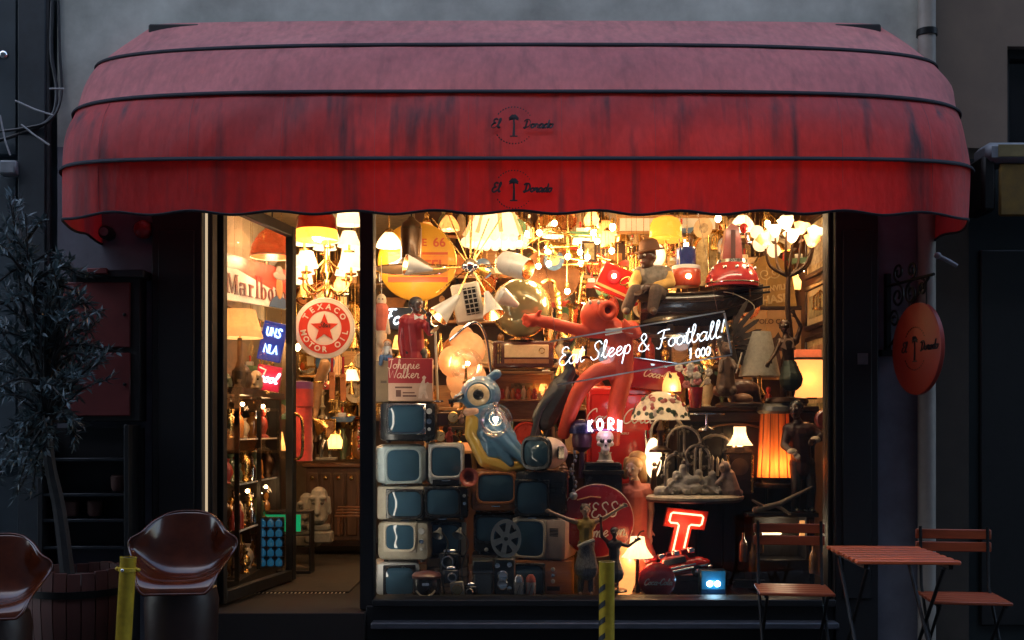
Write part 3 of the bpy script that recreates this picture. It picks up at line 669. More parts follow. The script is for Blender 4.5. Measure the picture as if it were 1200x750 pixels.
# ================================================================== builders for shop goods
tvglass = M('picture tube', (.038, .085, .13), .03, v=.1, sc=2, bump=0, dr=.01)
bulbm = glow('bulb warm', (1, .62, .26), 17)
bulbw = glow('bulb white', (1, .80, .55), 14)
shade_white = M('white lit shade', (.85, .76, .62), .6, v=.06, tl=.5, e=.30, ec=(1, .74, .44), bump=.03)
shade_cream = M('cream shade', (.72, .56, .34), .7, v=.1, tl=.55, e=.08, ec=(1, .62, .28), bump=.05)
shade_amber = M('amber shade', (.80, .42, .10), .5, v=.1, tl=.5, e=.3, ec=(1, .42, .08), bump=.03)
shade_peach = M('peach glass shade', (.85, .55, .30), .25, v=.15, tl=.5, e=.10, ec=(1, .5, .18), bump=.02)
ivory = M('ivory', (.62, .52, .38), .5)
cream = M('cream plastic', (.52, .46, .36), .38, v=.15)
grey_pl = M('silver grey plastic', (.50, .50, .49), .35, v=.15)
teal_pl = M('grey blue plastic', (.30, .37, .39), .3, v=.15)
dkplastic = M('black plastic', (.02, .02, .022), .25, v=.2)
red_enamel = M('red enamel', (.55, .022, .018), .22, v=.15, sc=6, coat=.6, bump=.03)
deep_red = M('deep red enamel', (.30, .012, .02), .25, v=.15, sc=6, coat=.5, bump=.03)
white_paint = M('white sign paint', (.80, .78, .73), .4, v=.05, bump=.02)
cream_paint = M('cream print', (.75, .62, .42), .5, v=.06, bump=.0)
black_print = M('black print', (.02, .017, .016), .5, bump=0)
neon_w = glow('neon white', (.80, .90, 1.0), 1.4)
neon_r = glow('neon red', (1, .12, .07), 1.6)
neon_p = glow('neon pink white', (1, .66, .80), 1.1)
neon_b = glow('neon blue white', (.35, .6, 1), 1.0)
skin_dark = M('painted dark skin', (.07, .032, .02), .35, v=.25, coat=.3)
skin_pale = M('painted pale skin', (.55, .36, .25), .4, v=.15)
plaster_fig = M('grey plaster figure', (.42, .38, .32), .7, v=.3, sc=20)

def patch(mb, cx, cz, hw, hh, y, bulge, n=4.5, rings=6, seg=40):
    vs = [(cx, y-bulge, cz)]; fs = []
    for r_ in range(1, rings+1):
        f = r_/rings
        for i in range(seg):
            a = 2*PI*i/seg; c_, s_ = math.cos(a), math.sin(a)
            vs.append((cx+hw*f*math.copysign(abs(c_)**(2/n), c_), y-bulge*(1-f*f), cz+hh*f*math.copysign(abs(s_)**(2/n), s_)))
    for i in range(seg):
        i2 = (i+1) % seg; fs.append((0, 1+i2, 1+i))
        for r_ in range(rings-1): a = 1+r_*seg; fs.append((a+i, a+i2, a+seg+i2, a+seg+i))
    return mb.raw(vs, fs)
def bezel(mb, cx, cz, hw, hh, y, t, d, n=5, seg=44):
    pts = []
    for i in range(seg):
        a = 2*PI*i/seg; c_, s_ = math.cos(a), math.sin(a)
        pts.append((cx+(hw+t*.5)*math.copysign(abs(c_)**(2/n), c_), y, cz+(hh+t*.5)*math.copysign(abs(s_)**(2/n), s_)))
    return mb.tube(pts, t*.62, 6, True)
def tv(label, x0, y0, x1, y1, Y, body, scr, depth=60, rz=0, bev=4, ctl=None, tilt=0, bez=None, grille=None, aerial=False, feet=True):
    cx = (x0+x1)/2; t = thing('television', label, 'television', cx, y1, Y, 'old television sets stacked in the window', rz)
    if tilt: t.rotation_euler[1] = R(tilt)
    w2 = (x1-x0)/2; h = y1-y0
    MB().box(-w2, 0, 2 if feet else 0, w2, depth, h, bev, seg=2).build('cabinet', body, t)
    MB().box(-w2*.72, depth-2, h*.12, w2*.72, depth+14, h*.86, 5).build('tube_housing', dkplastic, t)
    a, b, c, d = scr; hx, hz = (c-a)/2, (d-b)/2; sx, sz = (a+c)/2-cx, y1-(b+d)/2
    MB().box(sx-hx-3, -1.2, sz-hz-3, sx+hx+3, .6, sz+hz+3, 1).build('faceplate', bez or dkplastic, t)
    patch(MB(), sx, sz, hx, hz, -1.6, 2.5).build('screen', tvglass, t)
    bezel(MB(), sx, sz, hx, hz, -1.8, 2.6, 2).build('bezel', bez or dkplastic, t)
    if not ctl or scr[2] % 2: MB().box(sx-5, -1.6, min(sz-hz-6, 99), sx+5, -.9, sz-hz-4.4, .2).build('badge', chrome, t)
    if ctl:
        kx, zs = ctl
        for i, (z, r_) in enumerate(zs):
            MB().lathe([(r_, 0), (r_*.92, 2.2), (r_*.6, 2.4), (0, 2.4)], 14, at(kx-cx, -1, y1-z, FACE)).build('knob', chrome if i % 2 else grey_pl, t)
    if grille:
        g0, h0, g1, h1 = grille; mb = MB(); nn = 6
        for i in range(nn): z = y1-h1+(h1-h0)*(i+.5)/nn; mb.box(g0-cx, -1, z-.45, g1-cx, .5, z+.45)
        mb.build('speaker_grille', dkplastic, t, kind='stuff')
    if aerial:
        for s_ in (-1, 1): MB().tube([(s_*2, 20, h), (s_*22, 24, h+34)], .45, 5).build('aerial', chrome, t)
    if feet:
        for fx in (-w2*.7, w2*.7): MB().lathe([(3, 0), (2.6, 2.4)], 10, at(fx, 9, 0)).build('foot', dkplastic, t)
    return t

def shade(mb, r0, r1, z0, z1, n=28, flute=0, k=5, m=None, curve=0):
    pr = [(r0+(r1-r0)*i/k - curve*math.sin(PI*i/k), z0+(z1-z0)*i/k) for i in range(k+1)]
    pr2 = [(r-.5, z) for r, z in reversed(pr)]
    wb = (lambda a, j: flute*math.cos(12*a)) if flute else None
    return mb.lathe(pr+pr2, n if not flute else 72, m, cap=False, wob=wb)
def table_lamp(label, x, yb, Y, hb, r0, r1, hs_, shm, basem, power=1.5, col=(1, .6, .28), flute=0, basep=None, curve=0, name='table_lamp', group=None, bulb=True):
    t = thing(name, label, 'lamp', x, yb, Y, group)
    bp = basep or [(r0*.55, 0), (r0*.55, 2), (r0*.2, 4), (r0*.3, hb*.35), (r0*.12, hb*.6), (r0*.1, hb)]
    MB().lathe(bp, 20).build('base', basem, t)
    MB().cyl((0, 0, hb*.9), (0, 0, hb+hs_*.45), .8, n=8).build('stem', brass, t)
    shade(MB(), r0, r1, hb, hb+hs_, flute=flute, curve=curve).build('lamp_shade', shm, t)
    if bulb:
        MB().ball((0, 0, hb+hs_*.5), min(3, r1*.6), 10, 6).build('bulb', bulbm, t)
        if power: light(t, (0, 0, hb+hs_*.15), power, col, .02)
    return t

def figure(t, J, H, skin, clothes=(), vox=.8, face=True, hair=None, shoe=None, thick=1., look=(0, -1, 0), bust=False):
    """a statuette: one continuous skin, with clothing as separate parts. J: joints in local units, H: head height"""
    V_ = {k: Vector(v) for k, v in J.items()}; h = V_['head']; L_ = Vector(look).normalized(); sd_ = Vector((0, 0, 1)).cross(L_).normalized()
    b = MB(); k = H*thick
    yaw = Matrix.Rotation(math.atan2(L_.x, -L_.y), 4, 'Z')
    b.ball(h + Vector((0, 0, H*.08)), (H*.37, H*.43, H*.42), 16, 10, yaw); b.ball(h + L_*H*.10 - Vector((0, 0, H*.2)), (H*.27, H*.3, H*.3), 14, 8, yaw)
    b.cap(h + L_*H*.36 + Vector((0, 0, H*.1)), h + L_*H*.52 - Vector((0, 0, H*.06)), H*.05, H*.085, 8)          # nose
    b.ball(h + L_*H*.36 - Vector((0, 0, H*.24)), (H*.13, H*.08, H*.05), 8, 5, yaw); b.ball(h + L_*H*.33 - Vector((0, 0, H*.42)), H*.1, 8, 5)
    for s_ in (-1, 1): b.ball(h + sd_*s_*H*.37 + Vector((0, 0, -.02*H)), (H*.05, H*.1, H*.14), 8, 5, yaw)
    if 'neck' in V_: b.cap(h - Vector((0, 0, H*.2)), V_['neck'], k*.19, k*.2)
    if 'chest' in V_:
        sl, sr = V_['shL'], V_['shR']; b.cap(V_['neck'], V_['chest'], k*.26, k*.5); b.cap(sl, sr, k*.27); b.cap(V_['chest'], V_['pelvis'], k*.5, k*.44)
        b.cap(sl.lerp(V_['chest'], .5), sr.lerp(V_['chest'], .5), k*.42)
    for s_ in 'LR':
        if 'el'+s_ in V_:
            e, w_ = V_['el'+s_], V_['ha'+s_]; b.cap(V_['sh'+s_], e, k*.24, k*.17); b.cap(e, w_, k*.17, k*.12)
            d = (w_-e).normalized(); q = d.orthogonal().normalized()
            if abs(d.y) < .9: q = d.cross(Vector((0, 1, 0))).normalized()
            pc = w_ + d*k*.16; b.cap(w_, pc + d*k*.12, k*.13, k*.15, 8)
            for f_, ln in ((-.15, .26), (-.05, .32), (.05, .30), (.15, .22)):
                r0_ = pc + d*k*.2 + q*k*f_; r1_ = r0_ + d*k*ln*.6 + Vector((0, -.02*k, 0)); b.cap(r0_, r1_, k*.05, k*.045, 6); b.cap(r1_, r1_ + d*k*ln*.5 - Vector((0, 0, k*.08)), k*.045, k*.036, 6)
            b.cap(w_ + q*k*.1, w_ + q*k*.27 + d*k*.2, k*.055, k*.045, 6)
        if 'kn'+s_ in V_ and not bust:
            hp, kn, an_ = V_['hip'+s_], V_['kn'+s_], V_['an'+s_]; b.cap(hp, kn, k*.32, k*.22); b.cap(kn, an_, k*.22, k*.13)
            if not shoe: b.cap(an_, an_ + Vector((0, -.45*k, -.1*k)) + sd_*0, k*.14, k*.11)
    organic('body', b, skin, t, vox)
    if shoe:
        for s_ in 'LR':
            if 'an'+s_ in V_: an_ = V_['an'+s_]; organic('shoe', MB().cap(an_, an_ + Vector((0, -.5*k, -.12*k)), k*.17, k*.15), shoe, t, vox)
    for nm, mt, kind in clothes:
        c = MB()
        if kind in ('jacket', 'vest', 'top'):
            f = 1.13 if kind != 'jacket' else 1.22
            c.cap(V_['neck'] - Vector((0, 0, k*.12)), V_['chest'], k*.27*f, k*.52*f); c.cap(V_['shL'], V_['shR'], k*.28*f); c.cap(V_['chest'], V_['pelvis'], k*.5*f, k*.47*f)
            c.cap(V_['shL'].lerp(V_['chest'], .5), V_['shR'].lerp(V_['chest'], .5), k*.44*f)
            if kind == 'jacket':
                for s_ in 'LR': c.cap(V_['sh'+s_], V_['el'+s_], k*.29, k*.23); c.cap(V_['el'+s_], V_['el'+s_].lerp(V_['ha'+s_], .85), k*.23, k*.18)
                c.cap(V_['pelvis'], V_['pelvis'] - Vector((0, 0, k*.5)), k*.52, k*.6)
        if kind == 'sleeves':
            for s_ in 'LR': c.cap(V_['sh'+s_], V_['el'+s_], k*.3, k*.24); c.cap(V_['el'+s_], V_['el'+s_].lerp(V_['ha'+s_], .8), k*.24, k*.18)
        if kind == 'trousers':
            c.cap(V_['hipL'], V_['hipR'], k*.42)
            for s_ in 'LR': c.cap(V_['hip'+s_], V_['kn'+s_], k*.38, k*.29); c.cap(V_['kn'+s_], V_['kn'+s_].lerp(V_['an'+s_], .92), k*.29, k*.24)
        if kind == 'skirt':
            pv_ = V_['pelvis']; m_ = V_['knL'].lerp(V_['knR'], .5); c.cap(pv_, pv_.lerp(m_, .5), k*.5, k*.75); c.cap(pv_.lerp(m_, .5), m_, k*.75, k*.95)
        organic(nm, c, mt, t, vox)
    if hair:
        c = MB(); c.ball(h + Vector((0, 0, H*.16)) - L_*H*.07, (H*.43, H*.46, H*.40), 16, 10, yaw); organic('hair', c, hair, t, vox)
    if face:
        for s_ in (-1, 1):
            c_ = h + L_*H*.385 + sd_*s_*H*.16 + Vector((0, 0, H*.06)); MB().ball(c_, H*.065, 8, 6).ball(c_ + L_*H*.045, H*.035, 6, 4).build('eye', M('eye enamel', (.5, .46, .4), .2), t)
        MB().ball(h + L_*H*.415 - Vector((0, 0, H*.235)), (H*.11, H*.05, H*.035), 8, 5, yaw).build('lips', M('painted lips', (.25, .05, .04), .4), t)
    return t

def picture(label, x0, y0, x1, y1, Y, art, frm=darkwood, fw=3, rz=0, tilt=0, name='framed_picture', cat='picture', depth=3):
    t = thing(name, label, cat, (x0+x1)/2, y1, Y, None, rz); w2 = (x1-x0)/2; h = y1-y0
    if tilt: t.rotation_euler[1] = R(tilt)
    for a in ((-w2, 0, w2, fw), (-w2, h-fw, w2, h), (-w2, fw, -w2+fw, h-fw), (w2-fw, fw, w2, h-fw)): MB().box(a[0], -depth, a[1], a[2], 0, a[3], min(.8, fw*.3)).build('frame_side', frm, t)
    MB().box(-w2+fw, -depth*.45, fw, w2-fw, -.2, h-fw).build('picture_sheet', art, t)
    return t
ART = [M('old print ochre', (.5, .33, .12), .6, v=.55, sc=18, bump=0, c2=(.75, .6, .35)), M('old print sepia', (.32, .2, .1), .6, v=.6, sc=22, bump=0, c2=(.7, .58, .4)), M('old print green', (.2, .22, .12), .6, v=.6, sc=16, bump=0, c2=(.62, .5, .26)), M('old print red', (.42, .10, .05), .6, v=.6, sc=15, bump=0, c2=(.7, .45, .25)), M('poster cream', (.6, .47, .28), .6, v=.25, sc=9, bump=0)]
def bottle(mb, h, r): return mb.lathe([(r*.9, 0), (r, h*.04), (r, h*.55), (r*.85, h*.66), (r*.33, h*.78), (r*.3, h*.97), (r*.36, h*.98), (r*.34, h), (0, h)], 14)
def vase(mb, h, r): return mb.lathe([(r*.6, 0), (r*.65, h*.04), (r*.5, h*.1), (r, h*.45), (r*.8, h*.68), (r*.35, h*.85), (r*.55, h), (r*.45, h*.98), (0, h*.7)], 16)
def candlestick(mb, h, r): return mb.lathe([(r, 0), (r, h*.04), (r*.35, h*.1), (r*.25, h*.25), (r*.5, h*.34), (r*.22, h*.42), (r*.25, h*.7), (r*.55, h*.76), (r*.6, h*.8), (r*.28, h*.8), (r*.26, h), (0, h)], 14)
# ================================================================== television wall, lower left of the window
beigeb = M('beige tv shell', (.42, .38, .30), .4, v=.2)
orangewood = M('orange veneer', (.36, .13, .04), .32, v=.3, sc=6, stretch=(1, 1, 8), coat=.4)
pinkbeige = M('pinkish tv shell', (.62, .46, .36), .4, v=.15)
tv('grey television with a dull bottom screen in the corner of the window', 441, 660, 492, 699, .40, grey_pl, (452, 665, 484, 698), 60, 8, 4)
tv('beige television with rounded bezel and tuning knobs, tilted in the second row from the bottom', 440, 611, 503, 659, .40, beigeb, (452, 615, 486, 644), 60, -9, 7, ctl=(495, [(622, 4), (634, 3), (643, 2)]), bez=cream)
tv('boxy beige television with an almost black screen, left end of the third row', 441, 570, 497, 611, .40, beigeb, (455, 576, 494, 605), 60, -5, 3)
tv('rounded grey blue television below the black set under the whisky carton', 441, 521, 502, 569, .40, teal_pl, (454, 527, 492, 564), 60, 9, 9, bez=teal_pl, tilt=-1)
tv('black television with chrome strip under the red whisky carton', 444, 471, 511, 519, .40, dkplastic, (456, 476, 496, 506), 60, 0, 6, ctl=(503, [(482, 3.4), (494, 3.4), (503, 2)]), bez=chrome)
tv('silver television with a hooded rim beside the blue bird', 502, 519, 545, 570, .46, grey_pl, (505, 524, 540, 558), 56, 8, 5, bez=grey_pl, grille=(507, 562, 538, 568))
tv('black television with a bright band across its screen, third row second set', 498, 570, 549, 610, .40, dkplastic, (500, 573, 537, 603), 60, 4, 4, ctl=(544, [(581, 2), (590, 2)]))
tv('white edged television behind the dark camera gear', 498, 611, 546, 653, .50, cream, (500, 615, 537, 648), 58, 5, 3, tilt=1.5)
tv('orange wood television with a deep blue screen under the blue bird', 553, 551, 606, 601, .46, orangewood, (560, 556, 602, 588), 60, 4, 4, bez=orangewood)
tv('black television with a large side panel beside the red round sign', 603, 552, 664, 606, .42, dkplastic, (606, 565, 641, 602), 60, -7, 5, grille=(646, 562, 660, 600))
tv('black television half hidden behind the film reel', 555, 602, 609, 650, .50, dkplastic, (558, 606, 600, 634), 58, 0, 5, ctl=(570, [(644, 2.4)]))
tv('pale pinkish portable television standing on the veneered set', 597, 607, 664, 658, .42, pinkbeige, (602, 611, 637, 652), 60, -16, 6, bez=cream, grille=(644, 618, 654, 628), tilt=1)
tv('wide veneered television with a column of buttons at the bottom of the window', 596, 657, 672, 699, .40, orangewood, (598, 663, 636, 698), 62, -4, 2, ctl=(648, [(667, 2.5), (674, 2.5), (681, 2.5)]), grille=(641, 687, 656, 692))
# space age tv
t = thing('television', 'round space age television with a pink shell and dark visor on top of the stack', 'television', 634, 551, .38, 'old television sets stacked in the window', -38)
organic('shell', MB().ball((0, 14, 20), (21, 26, 19), 24, 14).ball((0, 24, 19), (17, 20, 15)), pinkbeige, t, 1.2)
patch(MB(), 0, 20, 17, 15, -10, 5, 3.4).build('screen', tvglass, t); bezel(MB(), 0, 20, 17, 15, -9, 5, 2, 3.4).build('bezel', dkplastic, t)
MB().box(20, 4, 13, 22, 17, 28, 1).build('control_panel', dkplastic, t); MB().lathe([(9, 0), (6, 2.5), (5, 3)], 20).build('foot', dkplastic, t)
# supports inside the stacks, behind
crate = M('crate boards', (.11, .07, .045), .7, v=.4, sc=8)
for x0, x1, y0, y1, Y, lb in ((500, 548, 653, 699, .52, 'dark crate under the white edged television'), (553, 600, 650, 699, .52, 'dark crate behind the projector under the half hidden television'), (520, 552, 480, 519, .75, 'dark crate behind the silver television')):
    t = thing('crate', lb, 'crate', (x0+x1)/2, y1, Y); w2 = (x1-x0)/2
    for k in range(4): MB().box(-w2, 0, k*(y1-y0)/4+.5, w2, 40, (k+1)*(y1-y0)/4-.5, .5).build('board', crate, t)

# ---------------------------------------------------------------- gear in front
t = thing('film_projector', 'grey film projector with a big six hole film reel', 'projector', 579, 699, .2)
gm = M('hammered grey', (.20, .21, .20), .4, .3, v=.2, sc=80); gdk = M('hammered dark grey', (.06, .065, .06), .4, .3, sc=80)
MB().box(-24, 0, 0, -2, 30, 40, 2).build('lamp_house', gm, t); MB().box(-25, -.6, 26, -1, 31, 42, 1).build('lid', gdk, t); MB().box(0, 4, 0, 25, 28, 44, 2).build('gear_case', gdk, t)
for z in (14, 24): MB().lathe([(6.5, 0), (6.5, 4), (5, 5), (3, 4.6), (0, 4.6)], 20, at(10, 3.5, z, FACE)).build('lens_barrel', chrome, t)
for x, z in ((4, 36), (18, 37), (18, 9)): MB().lathe([(3, 0), (3, 3), (0, 3.4)], 12, at(x, 4, z, FACE)).build('sprocket', chrome, t)
MB().tube(smooth_path([(6, 12, 42), (7, 10, 56), (14, 8, 68)]), 2.4, 8).build('reel_arm', gdk, t)
reel = M('reel aluminium', (.62, .58, .48), .38, .55, v=.12, sc=40)
mb = MB(); n = 60; RO, RI = 18, 3.2; mt_ = at(14, 0, 68) @ Matrix.Diagonal((1, 1, 1.25, 1))
def reel_face(y0, y1):
    # ring, hub and spokes leave six open holes
    for r0, r1 in ((14.5, 18), (0.001, 6.5)):
        vs = []; fs = []
        for i in range(n):
            a = 2*PI*i/n
            for r_, y in ((r0, y0), (r1, y0), (r1, y1), (r0, y1)): vs.append((r_*math.cos(a), y, r_*math.sin(a)))
        for i in range(n):
            i2 = (i+1) % n
            for j in range(4): j2 = (j+1) % 4; fs.append((i*4+j, i2*4+j, i2*4+j2, i*4+j2))
        mb.raw(vs, fs, mt_)
    for k in range(6):
        a = 2*PI*k/6+.3; c_, s_ = math.cos(a), math.sin(a); w_ = 2.3
        mb.raw([(6*c_-w_*s_*1.1, y0, 6*s_+w_*c_*1.1), (15*c_-w_*s_*1.4, y0, 15*s_+w_*c_*1.4), (15*c_+w_*s_*1.4, y0, 15*s_-w_*c_*1.4), (6*c_+w_*s_*1.1, y0, 6*s_-w_*c_*1.1),
                (6*c_-w_*s_*1.1, y1, 6*s_+w_*c_*1.1), (15*c_-w_*s_*1.4, y1, 15*s_+w_*c_*1.4), (15*c_+w_*s_*1.4, y1, 15*s_-w_*c_*1.4), (6*c_+w_*s_*1.1, y1, 6*s_-w_*c_*1.1)],
               [(0, 1, 2, 3), (4, 7, 6, 5), (0, 4, 5, 1), (2, 6, 7, 3), (1, 5, 6, 2), (0, 3, 7, 4)], mt_)
reel_face(-1, 0)
mb.build('film_reel', reel, t); MB().lathe([(2.5, 0), (2.5, 3), (0, 3.4)], 12, at(14, -1, 68, FACE)).build('spindle', gdk, t)
MB().lathe([(13, 0), (13, 3)], 40, at(14, 3.4, 68, FACE) @ Matrix.Diagonal((1, 1.25, 1, 1))).build('film_roll', dkplastic, t)
t = thing('ice_bucket', 'black drum bucket with a brown lid and a curved white handle', 'bucket', 500, 699, .2)
MB().lathe([(15, 0), (16.5, 2), (16.5, 20), (15.5, 22)], 28).build('drum', dkplastic, t); MB().lathe([(17, 22), (17.5, 25), (15, 28), (6, 30), (0, 30.5)], 28).build('lid', M('oxblood lid', (.16, .05, .04), .35, coat=.4), t)
MB().tube(smooth_path([(-11, -14, 9), (-6, -17, 4), (0, -18, 3), (6, -17, 4), (11, -14, 9)]), 1.1, 6).build('handle', ivory, t)
MB().box(-4, -17.4, 15, 4, -16, 18).build('badge', chrome, t)
def camera_body(lbl, x, y, Y, w_, h, rz, lens_r):
    t = thing('old_camera', lbl, 'camera', x, y, Y, None, rz); MB().box(-w_/2, 0, 0, w_/2, 10, h, 1.2).build('case', dkplastic, t); MB().box(-w_*.3, 1, h, w_*.3, 9, h+4, 1).build('top_plate', chrome, t)
    MB().lathe([(lens_r, 0), (lens_r, 5), (lens_r*.8, 6), (lens_r*.75, 4), (0, 3.6)], 20, at(0, 0, h*.5, FACE)).build('lens', gdk, t)
    MB().ring(lens_r*.95, .6, at(0, -5.4, h*.5, FACE)).build('lens_ring', chrome, t); return t
camera_body('small dark camera with chrome lens ring beside the drum bucket', 529, 684, .19, 18, 16, 12, 5)
camera_body('large bellows camera among the dark gear before the white edged television', 526, 668, .3, 24, 20, -14, 7)
camera_body('little dark camera at the foot of the projector', 551, 699, .18, 15, 12, -8, 4)
for x, y, h, r_, lb, mt in ((521, 640, 30, 4, 'thin dark desk lamp arm rising in front of the pale television', gdk), (545, 650, 40, 4, 'black jointed lamp stand between the two stacks of televisions', gdk)):
    t = thing('desk_lamp', lb, 'lamp', x, 699, .3); MB().lathe([(9, 0), (9, 1.5), (2, 3), (1, 4)], 18).build('base', mt, t)
    MB().tube(smooth_path([(0, 0, 3), (-4, 0, 34), (4, 0, 62), (-5, -4, 78)]), 1, 6).build('arm', mt, t); MB().lathe([(2, 0), (3, 4), (7, 11), (6.5, 11), (2, 3)], 18, at(-5, -4, 80, rot(x=140, y=20)), cap=False).build('lamp_head', gm, t)
t = thing('transistor_radio', 'little cream radio with a round dial tilted at the bottom of the window', 'radio', 537, 699, .155)
t.rotation_euler[1] = R(-8); MB().box(-8, 0, 0, 8, 6, 17, 1.2).build('case', cream, t); MB().lathe([(5.4, 0), (5.4, .8), (0, 1)], 22, at(0, 0, 8, FACE)).build('dial', M('dial tan', (.5, .4, .2), .4), t); MB().ring(5.6, .5, at(0, -.5, 8, FACE)).build('dial_ring', brass, t)
for i, (x, mt, lb) in enumerate(((608, M('silver shaker', (.6, .6, .6), .25, .9), 'silver topped cocktail shaker in front of the veneered television'), (622, M('red shaker', (.5, .12, .08), .3, .3), 'red topped shaker beside the silver one'))):
    t = thing('cocktail_shaker', lb, 'shaker', x, 699, .16, 'pair of shakers'); MB().lathe([(4.5, 0), (5, 1), (6, 14), (5.8, 17)], 18).build('glass_body', M('frosted shaker', (.55, .5, .45), .3), t); MB().lathe([(5.9, 17), (5.2, 22), (3, 25.5), (0, 26)], 18).build('lid', mt, t)
    for a in range(0, 360, 60): MB().tube([(5.4*math.cos(R(a)), 5.4*math.sin(R(a)), 2), (6*math.cos(R(a+40)), 6*math.sin(R(a+40)), 14)], .5, 5).build('twist_line', mt, t)
t = thing('wall_telephone', 'red round horn between the silver and the veneered televisions', 'horn', 549, 570, .36, None, 10); t.name = 'toy_horn'
MB().lathe([(3, -8), (4, -3), (6, 0), (10.5, 3), (11, 4), (9, 3.6), (5.5, .5), (4, -3), (0, -6)], 24, at(0, 0, 11, FACE)).build('bell', M('salmon red', (.5, .11, .07), .35, coat=.3), t); MB().box(-6, 2, 0, 6, 12, 5, 1).build('base', M('salmon red'), t)
# clutter beside the black tv
for i, (x, y, h, k) in enumerate(((516, 519, 16, 0), (527, 519, 20, 1), (538, 519, 15, 2), (519, 500, 17, 3), (531, 497, 16, 0), (541, 495, 14, 1))):
    t = thing(('alarm_clock', 'figurine', 'brass_cup', 'tin_box')[k], ['brass alarm clock right of the black television', 'small red robed figurine behind the silver television', 'little brass goblet next to the bird belly', 'small framed dark tin box right of the black television', 'round brass clock higher up beside the bird beak', 'small pinkish figurine beside the bird head'][i], ('clock', 'figurine', 'cup', 'box')[k], x, y, .68)
    if k == 0: MB().lathe([(h*.42, 0), (h*.42, 4), (h*.36, 5), (0, 5)], 22, at(0, 2, h*.5, FACE)).build('case', brass, t); MB().lathe([(h*.36, 0), (0, .3)], 20, at(0, -3.1, h*.5, FACE)).build('face', cream_paint, t); MB().cyl((0, -3.6, h*.5), (3, -3.6, h*.62), .4, n=5).build('hand', black_print, t); MB().box(-h*.3, 0, 0, h*.3, 4, 2).build('foot', brass, t)
    elif k == 1: organic('body', MB().ball((0, 0, h*.82), h*.13).cap((0, 0, h*.1), (0, 0, h*.6), h*.22, h*.15).cap((-h*.15, -1, h*.55), (-h*.25, -3, h*.3), h*.07).cap((h*.15, -1, h*.55), (h*.1, -4, h*.4), h*.07), M('red robe' if i == 1 else 'pink robe', (.4, .06, .04) if i == 1 else (.5, .3, .25), .5), t, .6)
    elif k == 2: MB().lathe([(4, 0), (3.6, 1), (1, 3), (1, h*.4), (5, h*.6), (5.4, h), (4.8, h), (1, h*.55)], 16, cap=False).build('cup', brass, t)
    else: MB().box(-8, 0, 0, 8, 8, h, 1).build('case', midwood, t); MB().box(-6, -.6, 2, 6, 0, h-2).build('front', M('dark velvet', (.05, .02, .03), .8), t)
# whisky cartons
t = thing('whisky_carton', 'red and cream whisky carton with a striding figure print on the black television', 'carton', 481, 470, .40, None, 3)
cart_red = M('carton red', (.36, .02, .025), .55, v=.15, sc=10, bump=.03); cart_cr = M('carton cream', (.60, .36, .25), .6, v=.12, sc=10, bump=.03)
MB().box(-26, 0, 0, 26, 34, 50, .6).build('box', cart_cr, t); MB().box(-25.9, -.35, 21, 25.9, 0, 49.6, .2).build('upper_print', cart_red, t); MB().box(-26.5, .5, 49.5, 0, 33, 50.6).build('flap', cart_red, t); MB().box(.5, .5, 49.4, 26.2, 33, 50.4).build('flap', cart_red, t)
strokes('Johnnie', 5.4, .55, at(-8, -.5, 38), slant=.1, flat=.5).build('lettering', M('carton lettering', (.75, .5, .36), .5, bump=0), t)
strokes('Walker', 5.6, .55, at(-8, -.5, 27), slant=.1, flat=.5).build('lettering', M('carton lettering'), t)
MB().prism([(9, 3), (13, 3), (15, 9), (18, 3), (21, 3), (18, 13), (19, 18), (22, 21), (20, 22.5), (17, 20), (17, 25), (18.5, 28), (16, 30), (13.5, 28), (14.5, 25), (12, 21), (10, 14)], -.6, -.36).build('figure_print', M('carton figure', (.72, .5, .38), .5, bump=0), t)
MB().box(-17, -.3, 5, -11, 0, 13).box(-9, -.3, 5, 7, 0, 7).box(-9, -.3, 9, 5, 0, 10.5).box(-18, -.3, 15, 2, 0, 17).build('small_print', M('carton print brown', (.15, .06, .04), .6, bump=0), t)
t = thing('cardboard_box', 'plain brown cardboard box standing edge on left of the whisky carton', 'box', 449, 471, .46, None, 10)
MB().box(-9, 0, 0, 9, 40, 48, .5).build('carton', M('cardboard', (.27, .18, .10), .8, v=.15), t); MB().box(-3, -.2, 22, 4, 0, 25).build('tape', M('tape brown', (.12, .07, .04), .4), t)

# ---------------------------------------------------------------- musician statuette on the carton
t = thing('trumpeter_statuette', 'statuette of a seated looking musician in a red jacket holding a horn', 'statuette', 487, 420, .55)
t['label'] = 'statuette of a musician in a red jacket raising a black horn'
J = dict(head=(1, 0, 62), neck=(-1, 1, 51), chest=(-4, 2, 40), pelvis=(-1, 3, 10), shL=(-14, 3, 44), shR=(9, 0, 44), elL=(-17, 1, 20), haL=(-14, -2, 0), elR=(17, -5, 30), haR=(17, -14, 42), hipL=(-6, 3, 6), hipR=(6, 3, 6), knL=(-6, 0, -18), knR=(8, 0, -18), anL=(-6, 4, -42), anR=(9, 4, -42))
figure(t, J, 20, skin_dark, [('jacket', M('painted red jacket', (.30, .018, .022), .4, v=.2, coat=.2), 'jacket'), ('trousers', M('painted black trousers', (.02, .018, .018), .5), 'trousers')], .8, look=(.6, -.8, .25), hair=M('painted black hair', (.02, .014, .012), .6), shoe=dkplastic)
MB().prism([(0, 50), (5, 47), (10, 50), (10, 44), (5, 46), (0, 44)], -15, -13).build('bow_tie', white_paint, t)
MB().tube(smooth_path([(8, -10, 58), (16, -14, 48), (19, -16, 38), (24, -18, 32)]), [1.2]*5+[1.4]*5+[1.8, 2.2, 3, 4, 5.5, 7][:6], 10).build('horn', dkplastic, t)
t = thing('statuette_stand', 'thin cream pole standing right of the musician statuette', 'stand', 513, 471, .5)
